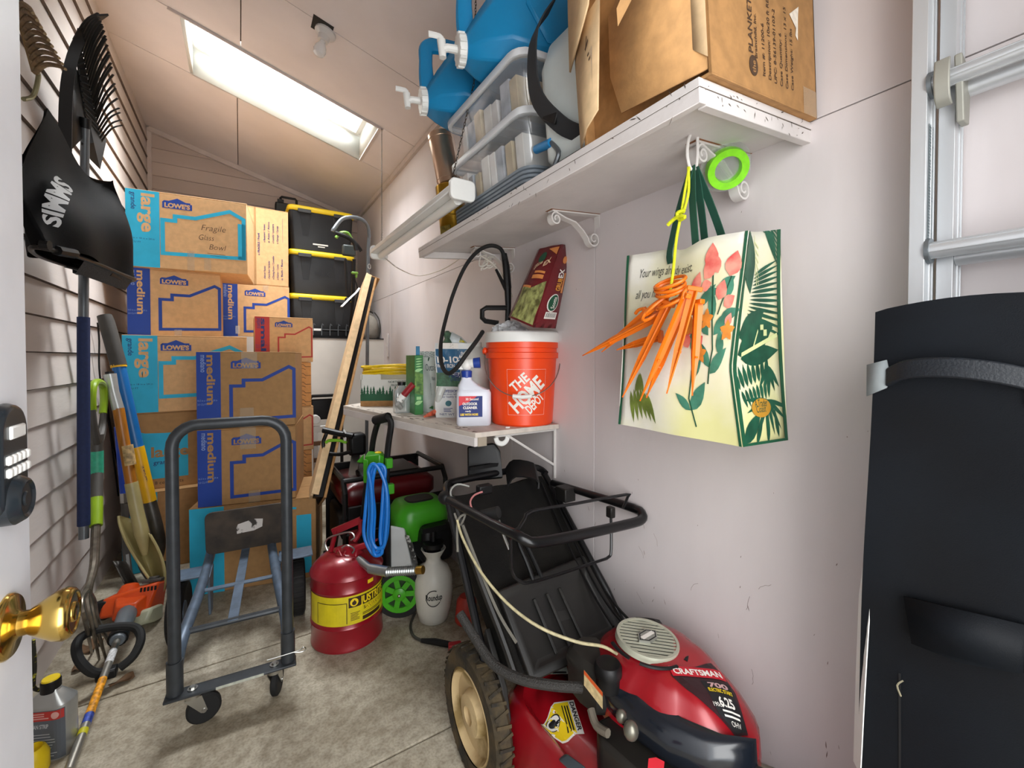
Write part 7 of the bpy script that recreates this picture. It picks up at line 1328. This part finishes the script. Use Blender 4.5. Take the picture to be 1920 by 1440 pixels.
# shroud badge, laid on the slope (u to the right in view, v upslope)
bo = V((0.892, 0.568)); bu = V((0.86, -0.50)).normalized(); bv = V((0.42, 0.90)).normalized()
def bm_(e): return lambda u, v: (lambda q: V((q.x, q.y, stop_z(q.x, q.y) + e)))(bo + bu * u + bv * v)
D().poly([(-0.072, 0.030), (0.050, 0.072), (0.070, 0.010), (0.055, -0.055), (0.022, -0.065), (-0.02, -0.030), (-0.050, 0.0)]).put(bm_(0.0012), 'badge', mat('badge_dark', '30141a', 0.4, var=0.1), mo, world=True, cut=0.02)
D().poly([(-0.008, 0.020), (0.062, 0.020), (0.055, -0.052), (0.024, -0.062), (0.0, -0.040)]).put(bm_(0.0018), 'badge_panel', BLACKI, mo, world=True, cut=0.02)
D().poly([(-0.068, 0.027), (0.060, 0.027), (0.060, 0.052), (-0.068, 0.052)]).put(bm_(0.0024), 'badge_band', mat('badge_red', 'c0182a', 0.45), mo, world=True, cut=0.02)
D().text('CRAFTSMAN', -0.062, 0.0315, 0.020, bold=0.03, width=0.116).text('6.25', 0.012, -0.028, 0.022, bold=0.03, width=0.034).text('190cc', -0.004, -0.030, 0.010).lines(0.012, 0.052, -0.036, 2, 0.007, 0.003, 0.2).text('OHV', 0.022, -0.054, 0.010).put(bm_(0.0032), 'lettering', WHITEI, mo, world=True, cut=0.03)
D().text('ELECTRIC START', 0.0, -0.004, 0.010, bold=0.02, width=0.056).put(bm_(0.0032), 'lettering', YELLOWI, mo, world=True, cut=0.03)
D().text('700', 0.006, 0.006, 0.014, bold=0.04, width=0.046).put(bm_(0.0028), 'lettering', mat('pink_print', 'c9a0a0', 0.45), mo, world=True, cut=0.03)
# black side trim, tank, cap, filter box
B().loft([[(x + ox, y, z) for ox, z in ((0, 0.345), (-0.02, 0.36), (-0.028, 0.40), (-0.016, 0.435), (0.02, 0.445), (0.03, 0.36))] for x, y in ((0.795, 0.80), (0.785, 0.74), (0.782, 0.66), (0.795, 0.58), (0.83, 0.51), (0.88, 0.465))]).obj('side_trim', mat('gloss_navy_black', '171c24', 0.2, var=0.05, coat=0.5), mo, world=True, ang=60)
B().hull([(x, y, z) for x, y in ((0.80, 0.52), (0.86, 0.47), (0.92, 0.45), (0.88, 0.54)) for z in (0.27, 0.385)]).obj('front_cover', MB, mo, world=True, bev=0.008)
tkz = [(0.768, 0.905), (0.742, 0.885), (0.735, 0.835), (0.745, 0.775), (0.79, 0.745), (0.84, 0.80), (0.845, 0.88), (0.81, 0.91)]
B().loft([[(0.79 + (x - 0.79) * s, 0.83 + (y - 0.83) * s, z) for x, y in tkz] for z, s in ((0.335, 0.86), (0.36, 0.96), (0.415, 1.0), (0.42, 1.04), (0.432, 1.04), (0.440, 0.98), (0.455, 0.80))]).obj('fuel_tank', DUST, mo, world=True, ang=40)
TC_ = at(1140, 1262, Z=0.46); B().lathe([(0.030, -0.035), (0.030, -0.002), (0.034, 0.0), (0.034, 0.018), (0.029, 0.026), (0.012, 0.028), (1e-6, 0.026)], c=TC_, n=28).obj('fuel_cap', BLACK, mo, world=True, ang=40)
wl = [at(1095, 1285, D=1.035), at(1130, 1330, D=0.99), at(1130, 1298, D=0.985), at(1095, 1256, D=1.03)]
fwl = bilin(wl[0], wl[1], wl[2], wl[3], -0.0)
D().rect(0, 0, 1, 1).put(fwl, 'warning_label', mat('label_cream', 'd3bd8c', 0.5, var=0.2, scale=70), mo, world=True); D().rect(0, 0.75, 1, 1).put(lambda u, v: fwl(u, v) + V((-0.001, -0.001, 0.0003)), 'warning_head', mat('warn_orange', 'd2561f', 0.5), mo, world=True)
B().hull([(x, y, z) for x, y in ((0.735, 0.765), (0.70, 0.72), (0.72, 0.52), (0.80, 0.47), (0.84, 0.6), (0.80, 0.76)) for z in (0.20, 0.345)]).obj('air_filter_box', MB, mo, world=True, bev=0.012, seg=3)
B().ell(at(1183, 1370, D=0.90), (0.016, 0.016, 0.020)).ell(at(1165, 1343, D=0.93), (0.012, 0.012, 0.014)).obj('filter_knob', mat('knob_metal', '7f7c70', 0.35, 0.7), mo, world=True)
B().hull([at(x, y, D=d) for x, y, d in ((1216, 1422, 0.86), (1246, 1428, 0.845), (1244, 1448, 0.845), (1214, 1448, 0.86), (1230, 1420, 0.853))]).obj('maker_badge', mat('badge_red', 'c0182a', 0.45), mo, world=True)
B().cyl((0.90, 0.66, 0.25), (0.90, 0.66, 0.34), 0.115, n=24).obj('engine_block', MB, mo, world=True)
B().tube([at(1108, 1330, D=1.06), at(1118, 1360, D=1.03), at(1140, 1375, D=1.0)], 0.010, k=4).obj('fuel_line', mat('fuel_line', '6e665a', 0.5), mo, world=True)
B().hull([at(x, y, D=d) for x, y, d in ((1046, 1424, 1.05), (1062, 1412, 1.05), (1100, 1440, 0.98), (1085, 1460, 0.98), (1046, 1424, 1.10), (1062, 1412, 1.10), (1100, 1440, 1.04))]).obj('deflector', mat('slate_plastic', '4b565c', 0.5, var=0.1), mo, world=True, bev=0.006)
B().cyl((0.97, 0.49, 0.32), (0.99, 0.455, 0.32), 0.014).obj('spark_plug', mat('knob_metal', '7f7c70', 0.35, 0.7), mo, world=True)
B().tube([at(1195, 1170, D=1.3), at(1230, 1178, D=1.25), at(1242, 1195, D=1.2)], [0.02, 0.025, 0.012], n=8, k=3).obj('rear_lever', MB, mo, world=True)
# grass bag and hard door
FA, FB, FC, FD = V((0.645, 0.985, 0.345)), V((1.035, 0.945, 0.375)), V((1.035, 1.40, 0.755)), V((0.580, 1.275, 0.785))
bkA, bkB, bkC, bkD = V((0.72, 1.18, 0.20)), V((1.03, 1.20, 0.22)), V((1.03, 1.68, 0.62)), V((0.70, 1.55, 0.64))
def bf(u, v): p = FA.lerp(FB, u).lerp(FD.lerp(FC, u), v); return p + V((0, 0.022, -0.018)) * (math.sin(math.pi * u) * math.sin(math.pi * v)) + V((0.002, 0.003, 0.003)) * math.sin(13 * u + 9 * v)
gbg = B(); gbg.grid(bf, 14, 14); bq = lambda u, v: bkA.lerp(bkB, u).lerp(bkD.lerp(bkC, u), v)
gbg.grid(lambda u, v: bq(u, v), 6, 6).grid(lambda u, v: bq(0, v).lerp(bf(0, v), u) + V((-0.022, 0, 0)) * math.sin(math.pi * u), 8, 14).grid(lambda u, v: bf(1, v).lerp(bq(1, v), u), 4, 14).grid(lambda u, v: bf(u, 1).lerp(bq(u, 1), v) + V((0, 0, 0.012)) * math.sin(math.pi * v), 14, 4).grid(lambda u, v: bf(u, 0).lerp(bq(u, 0), v), 14, 4)
gbg.obj('grass_bag', mat('bag_fabric', '1d1b18', 0.9, spec=0.2, hx2='11100f', scale=6, bump=0.3, bscale=250), mo, world=True, ang=60)
B().tube([bf(0, i / 8) + V((-0.004, 0, 0)) for i in range(9)], 0.011, n=8).obj('bag_piping', MB, mo, world=True)
nn_ = (FB - FA).cross(FD - FA).normalized(); nn_ = nn_ if nn_.z > 0 else -nn_
def df(u, v): return FA.lerp(FB, 0.06 + 0.88 * u).lerp(FD.lerp(FC, 0.06 + 0.88 * u), v) + nn_ * 0.028
dr = B(); ring = lambda u0, u1, v0, v1, h: [df(u0, v0) + nn_ * h, df(u1, v0) + nn_ * h, df(u1, v1) + nn_ * h, df(u0, v1) + nn_ * h]
dr.loft([ring(0, 1, -0.04, 0.42, -0.03), ring(0, 1, -0.04, 0.42, 0.0), ring(0.05, 0.95, 0.0, 0.37, 0.004), ring(0.13, 0.90, 0.03, 0.31, -0.010)]); dr.obj('discharge_door', mat('door_plastic', '161514', 0.5, hx2='211f1c', scale=8), mo, world=True, bev=0.006, seg=3)
for u in (0.30, 0.44, 0.58): B().beam(df(u, 0.03) + nn_ * -0.006, df(u, 0.31) + nn_ * -0.006, 0.010, 0.008, up=nn_).obj('door_rib', _M['door_plastic'], mo, world=True, bev=0.002)
B().tube([df(0.36, 0.40), df(0.345, 0.50) + nn_ * 0.02, df(0.335, 0.62) + nn_ * 0.03, df(0.39, 0.64) + nn_ * 0.03, df(0.42, 0.52) + nn_ * 0.02, df(0.45, 0.40)], 0.007, n=8, k=4).obj('door_handle', BLACK, mo, world=True)
HBM = mat('handle_black', '121214', 0.28, 0.2, var=0.1)
for q_ in ([(0.600, 1.06, 0.25), (0.590, 1.10, 0.40), (0.560, 1.265, 0.790)], [(1.055, 0.96, 0.34), (1.055, 1.05, 0.44), (1.050, 1.405, 0.765)]): B().tube(q_, 0.0125, n=10).obj('lower_handle', HBM, mo, world=True)
B().tube([V((0.560, 1.265, 0.790)), V((0.585, 1.33, 0.805)), V((0.66, 1.38, 0.80)), V((0.98, 1.43, 0.79)), V((1.04, 1.42, 0.78)), V((1.05, 1.39, 0.765))], 0.0125, n=10, k=3).obj('bag_frame', HBM, mo, world=True)
B().tube([V((0.552, 1.285, 0.788)), V((0.58, 1.02, 0.783)), at(968, 1003, D=1.10), at(985, 1012, D=1.09), at(1010, 1017, D=1.10), at(1100, 1000, D=1.20), at(1185, 981, D=1.30), at(1203, 974, D=1.33), at(1204, 965, D=1.35), at(1188, 953, D=1.39), at(1100, 925, D=1.53), at(1036, 905, D=1.68)], [0.0125, 0.0125, 0.0135, 0.014, 0.0145, 0.0145, 0.0145, 0.0145, 0.0145, 0.0135, 0.0125], n=12, k=3).obj('upper_handle', HBM, mo, world=True)
B().tube([at(962, 997, D=1.10), at(973, 990, D=1.11), at(984, 972, D=1.14), at(998, 958, D=1.17), at(1080, 944, D=1.27), at(1174, 927, D=1.40), at(1177, 932, D=1.40), at(1168, 953, D=1.38)], 0.0048, n=7, k=2).obj('brake_bail', HBM, mo, world=True)
B().tube([at(957, 1010, D=1.12), at(958, 1045, D=1.13), at(961, 1075, D=1.14), at(976, 1090, D=1.15), at(1005, 1090, D=1.17), at(1120, 1053, D=1.29), at(1140, 1045, D=1.32), at(1146, 1030, D=1.33), at(1145, 953, D=1.36)], 0.0045, n=7, k=3).obj('drive_bail', HBM, mo, world=True)
B().box(at(1145, 960, D=1.36), (0.02, 0.025, 0.035)).box(at(1060, 925, D=1.58), (0.05, 0.06, 0.05)).box(at(1195, 955, D=1.40), (0.03, 0.03, 0.02)).obj('control_lever', MB, mo, world=True, bev=0.004)
B().tube([at(902, 968, D=1.24), at(935, 960, D=1.22)], 0.017, n=14).obj('foam_grip', RUB, mo, world=True)
B().ell(V((0.553, 1.27, 0.788)), (0.022, 0.026, 0.022)).obj('fold_knob', BLACK, mo, world=True)
CBL = mat('cable_grey', '6e6b62', 0.5, var=0.15); RPE = mat('starter_rope', 'b5ab86', 0.6, var=0.15, scale=80)
B().tube([at(857, 975, D=1.27), at(868, 1010, D=1.24), at(900, 1070, D=1.18), at(950, 1130, D=1.12), at(1010, 1175, D=1.07), at(1080, 1203, D=1.05), at(1130, 1212, D=1.07), at(1160, 1228, D=1.09)], 0.0038, n=7, k=5).obj('starter_rope', RPE, mo, world=True)
B().tube([at(852, 962, D=1.28), at(862, 985, D=1.27), at(872, 965, D=1.28), at(858, 978, D=1.27), at(858, 1035, D=1.24)], 0.0035, n=6, k=5).tube([at(868, 985, D=1.25), at(905, 1080, D=1.18), at(935, 1150, D=1.13), at(968, 1205, D=1.08)], 0.0042, n=6, k=5).obj('control_cable', CBL, mo, world=True)
B().tube([at(862, 1150, D=1.2), at(890, 1195, D=1.16), at(925, 1245, D=1.11), at(975, 1273, D=1.07), at(1035, 1285, D=1.05), at(1090, 1289, D=1.06)], 0.0125, n=10, k=5).obj('corrugated_hose', mat('hose_corrugated', '2b2926', 0.6, bump=0.5, bscale=300), mo, world=True)
for i, o in enumerate((0, 14, 26)): B().tube([at(1015 + o, 905 + o * 0.4, D=1.68), at(1060 + o, 1010, D=1.52), at(1110 + o, 1110, D=1.38), at(1150 + o * 1.6, 1175, D=1.28)], 0.0042, n=6, k=4).obj('control_cable', BLACK, mo, world=True)
B().tube([at(935, 975, D=1.2), at(945, 1005, D=1.19), at(955, 1030, D=1.18)], 0.004, k=3).obj('cable_end', STEEL, mo, world=True)
for c_, q in ((mat('wire_pink', 'c98080', 0.5), ((905, 922), (890, 928), (882, 940), (886, 955), (900, 966))), (mat('wire_grey', '8f8f8a', 0.5), ((848, 940), (845, 920), (858, 908), (880, 912)))): B().tube([at(x, y, D=1.36) for x, y in q], 0.003, n=6, k=4).obj('wire', c_, mo, world=True)
B().box(at(908, 917, D=1.40), (0.05, 0.03, 0.03)).obj('switch_housing', BLACK, mo, world=True, bev=0.005)
mp = thing('mulch_plug', 'square black plastic mulch plug set on the back of the grass bag', 'mower part', at(908, 900, D=1.66))
B().hull([at(x, y, D=d) for x, y, d in ((876, 837, 1.66), (925, 830, 1.66), (938, 845, 1.66), (943, 897, 1.63), (877, 903, 1.63), (880, 838, 1.74), (930, 832, 1.74), (940, 895, 1.72), (880, 900, 1.72))]).obj('plug', BLACK, mp, world=True, bev=0.006)
B().box(at(908, 874, D=1.62), (0.13, 0.02, 0.012)).obj('ridge', BLACK, mp, world=True)
cp2 = thing('black_flap', 'bent black plastic flap beside the square black plug on the mower bag', 'mower part', at(980, 890, D=1.62))
B().strip([at(950, 895, D=1.60), at(965, 878, D=1.62), at(1003, 884, D=1.62), at(1006, 900, D=1.62)], (0.02, 0.04, 0.02), 0.006, k=3).obj('flap', BLACK, cp2, world=True)
# ================================================================ ladder and canopy bag on the right
ALU = mat('aluminium', 'd2d5d7', 0.36, 0.5, var=0.08, scale=4, stretch=(1, 1, 0.2), bump=0.05, bscale=40)
la = thing('extension_ladder', 'aluminium extension ladder standing against the right wall behind the black bag', 'ladder', (1.03, 0.07, 0))
LX = 1.0
def rail(x, y, s, z0, z1, nm):
    b_ = B(); b_.box((x, y + s * 0.009, (z0 + z1) / 2), (0.003, 0.021, z1 - z0)).box((x + 0.025, y, (z0 + z1) / 2), (0.050, 0.003, z1 - z0)).box((x + 0.050, y + s * 0.009, (z0 + z1) / 2), (0.003, 0.021, z1 - z0)).box((x + 0.022, y - s * 0.002, (z0 + z1) / 2), (0.004, 0.003, z1 - z0)).box((x + 0.040, y - s * 0.002, (z0 + z1) / 2), (0.004, 0.003, z1 - z0)); return b_.obj(nm, ALU, la, world=True, bev=0.0008)
for y, s in ((0.243, 1), (-0.11, -1)): rail(LX, y, s, 0.0, 2.78, 'rail')
for y, s in ((0.215, 1), (-0.082, -1)): rail(LX + 0.034, y, s, 0.0, 2.6, 'fly_rail')
DSH = [(0.016 * math.cos(a) * (0.85 if math.cos(a) > 0 else 1), 0.014 * math.sin(a)) for a in [k * math.pi / 8 for k in range(16)]]
for k in range(9):
    z = 0.285 + 0.285 * k
    b_ = B(); b_.prism(DSH, -0.108, 0.242, T=MX.Translation((LX + 0.012, 0, z)) @ MX.Rotation(R(-90), 4, 'X') @ MX.Rotation(R(0), 4, 'Z'))
    for j in range(6): a = R(60 * j + 20); b_.tube([(LX + 0.012 + 0.0155 * math.cos(a), -0.108, z + 0.0138 * math.sin(a)), (LX + 0.012 + 0.0155 * math.cos(a), 0.242, z + 0.0138 * math.sin(a))], 0.0015, n=4)
    b_.obj('rung', ALU, la, world=True)
    if k % 1 == 0: B().prism(DSH, -0.08, 0.213, T=MX.Translation((LX + 0.052, 0, z - 0.012)) @ MX.Rotation(R(-90), 4, 'X')).obj('fly_rung', ALU, la, world=True)
    B().cyl((LX + 0.014, 0.236, z), (LX + 0.014, 0.242, z), 0.022, n=16).obj('rung_collar', mat('collar_grey', '7d8488', 0.4, 0.6), la, world=True)
z = 0.285 * 6; B().hull([(LX + x, y, z + dz) for y in (0.200, 0.210) for x, dz in ((0.0, 0.03), (0.03, 0.02), (0.055, -0.01), (0.05, -0.075), (0.02, -0.075), (0.022, -0.03))]).strip([(LX - 0.006, 0.222, z + 0.028), (LX - 0.010, 0.222, z - 0.005), (LX - 0.004, 0.222, z - 0.035), (LX + 0.010, 0.222, z - 0.045)], (0, 0.010, 0), 0.004, k=3).obj('rung_lock', mat('lock_grey', 'a09f95', 0.5, 0.3, var=0.1), la, world=True, bev=0.003)
lm = D(); lm.lines(1.45, 1.60, 0.006, 6, 0.0045, 0.0026, 0.5, vert=True); lm2 = D().rect(0.008, 1.43, 0.034, 1.645)
lm2.put(lambda u, v: V((LX + u, 0.2408, v)), 'rail_label', mat('rail_label', '8d979a', 0.5, var=0.1), la, world=True)
lp = D(); rr = random.Random(2)
for i in range(40): z_ = 1.435 + i * 0.0052; lp.rect(0.010, z_, 0.010 + rr.uniform(0.006, 0.022), z_ + 0.0032)
lp.put(lambda u, v: V((LX + u, 0.2403, v)), 'rail_print', mat('rail_print', '59656a', 0.5), la, world=True)
cb_ = thing('canopy_bag', 'tall black fabric canopy bag with grab strap and flap pocket in front of the ladder', 'bag', (0.92, 0.12, 0))
FAB = mat('black_nylon', '07090d', 0.6, hx2='0c1117', scale=5, bump=0.12, bscale=700, spec=0.2)
x0, x1, y0, y1, zt = 0.862, 0.975, -0.09, 0.272, 1.318
def cbf(y, z, x=x0):   # soft front face
    t = (y - y0) / (y1 - y0); return V((x - 0.010 * math.sin(math.pi * t) + 0.004 * math.sin(3 * z + 7 * t) + 0.003 * math.sin(11 * z - 5 * t), y, z))
fc_ = B()
fc_.grid(lambda u, v: cbf(y1 + (y0 - y1) * u + (0.010 * math.sin(4 * v) if u < 0.01 else 0), (zt - 0.012 + 0.02 * math.sin(math.pi * min(1, u * 1.2 + 0.1))) * v), 16, 40)
fc_.grid(lambda u, v: cbf(y1 + (0.010 * math.sin(4 * v)), (zt - 0.012 + 0.02 * math.sin(0.1 * math.pi)) * v).lerp(V((x1, y1 - 0.01, (zt - 0.03) * v)), u) + V((0, 0.012, 0)) * math.sin(math.pi * u), 5, 40)
fc_.grid(lambda u, v: V((x1, y1 - 0.01, (zt - 0.03) * v)).lerp(V((x1, y0, (zt - 0.02) * v)), u), 4, 20); fc_.grid(lambda u, v: V((x1, y0, (zt - 0.02) * v)).lerp(cbf(y0, (zt - 0.012) * v), u), 3, 40)
fc_.grid(lambda u, v: cbf(y1 + (y0 - y1) * u + (0.010 * math.sin(4) if u < 0.01 else 0), zt - 0.012 + 0.02 * math.sin(math.pi * min(1, u * 1.2 + 0.1))).lerp(V((x1, (y1 - 0.01) + (y0 - y1 + 0.01) * u, zt - 0.03)), v) + V((0, 0, 0.012 * math.sin(math.pi * v))), 16, 5)
fc_.obj('sleeve', FAB, cb_, world=True, ang=60)
STP = mat('strap_nylon', '10161d', 0.5, bump=0.15, bscale=300); sy0, sy1, sz = 0.262, 0.085, 1.222
B().strip([cbf(sy0 - 0.015, sz - 0.014) + V((-0.004, 0, 0)), cbf(0.22, sz + 0.0) + V((-0.018, 0, 0)), cbf(0.175, sz + 0.004) + V((-0.024, 0, 0)), cbf(0.13, sz - 0.002) + V((-0.018, 0, 0)), cbf(sy1, sz - 0.016) + V((-0.004, 0, 0))], (0.0, 0.0, 0.0145), 0.010, k=4).obj('grab_strap', STP, cb_, world=True, bev=0.003)
PATCH = mat('grey_patch', '8b9294', 0.6, var=0.08)
for y in (0.258, 0.090): B().add([cbf(y + 0.016, sz - 0.045) + V((-0.003, 0, 0)), cbf(y - 0.010, sz - 0.030) + V((-0.006, 0, 0)), cbf(y - 0.016, sz - 0.015) + V((-0.009, 0, 0)), cbf(y - 0.010, sz + 0.014) + V((-0.006, 0, 0)), cbf(y + 0.016, sz + 0.006) + V((-0.003, 0, 0))], [(0, 1, 2, 3, 4)]).obj('strap_patch', PATCH, cb_, world=True, solid=0.003)
B().add([at(x, y, X=0.850 - e) for x, y, e in ((1695, 1118, 0.0), (1710, 1206, 0.009), (1800, 1242, 0.012), (1898, 1260, 0.010), (1918, 1262, 0.004), (1925, 1172, 0.0))], [(0, 1, 2, 3, 4, 5)]).obj('pocket_flap', FAB, cb_, world=True, solid=0.006)
sm = D(); sm.stroke([(0.228, 0.75), (0.226, 0.30)], 0.003); sm.put(lambda u, v: cbf(u, v) + V((-0.0012, 0, 0)), 'seam', mat('seam_black', '0d0f12', 0.6), cb_, world=True, cut=0.03)
B().strip([V((0.868, 0.283, 0.55)), V((0.868, 0.280, 0.70)), V((0.868, 0.276, 0.84)), V((0.866, 0.272, 0.93))], [(0.010, 0.008, 0), (0.012, 0.010, 0), (0.008, 0.010, 0), (0.002, 0.002, 0)], 0.0015, k=3).obj('white_lining', WHITEP, cb_, world=True)
B().tube([cbf(0.222, 0.745) + V((-0.008, 0, 0)), cbf(0.228, 0.735) + V((-0.012, 0, 0)), cbf(0.224, 0.72) + V((-0.01, 0, 0))], 0.0012, n=4, k=3).obj('loose_thread', mat('thread', '8f8870', 0.7), cb_, world=True)
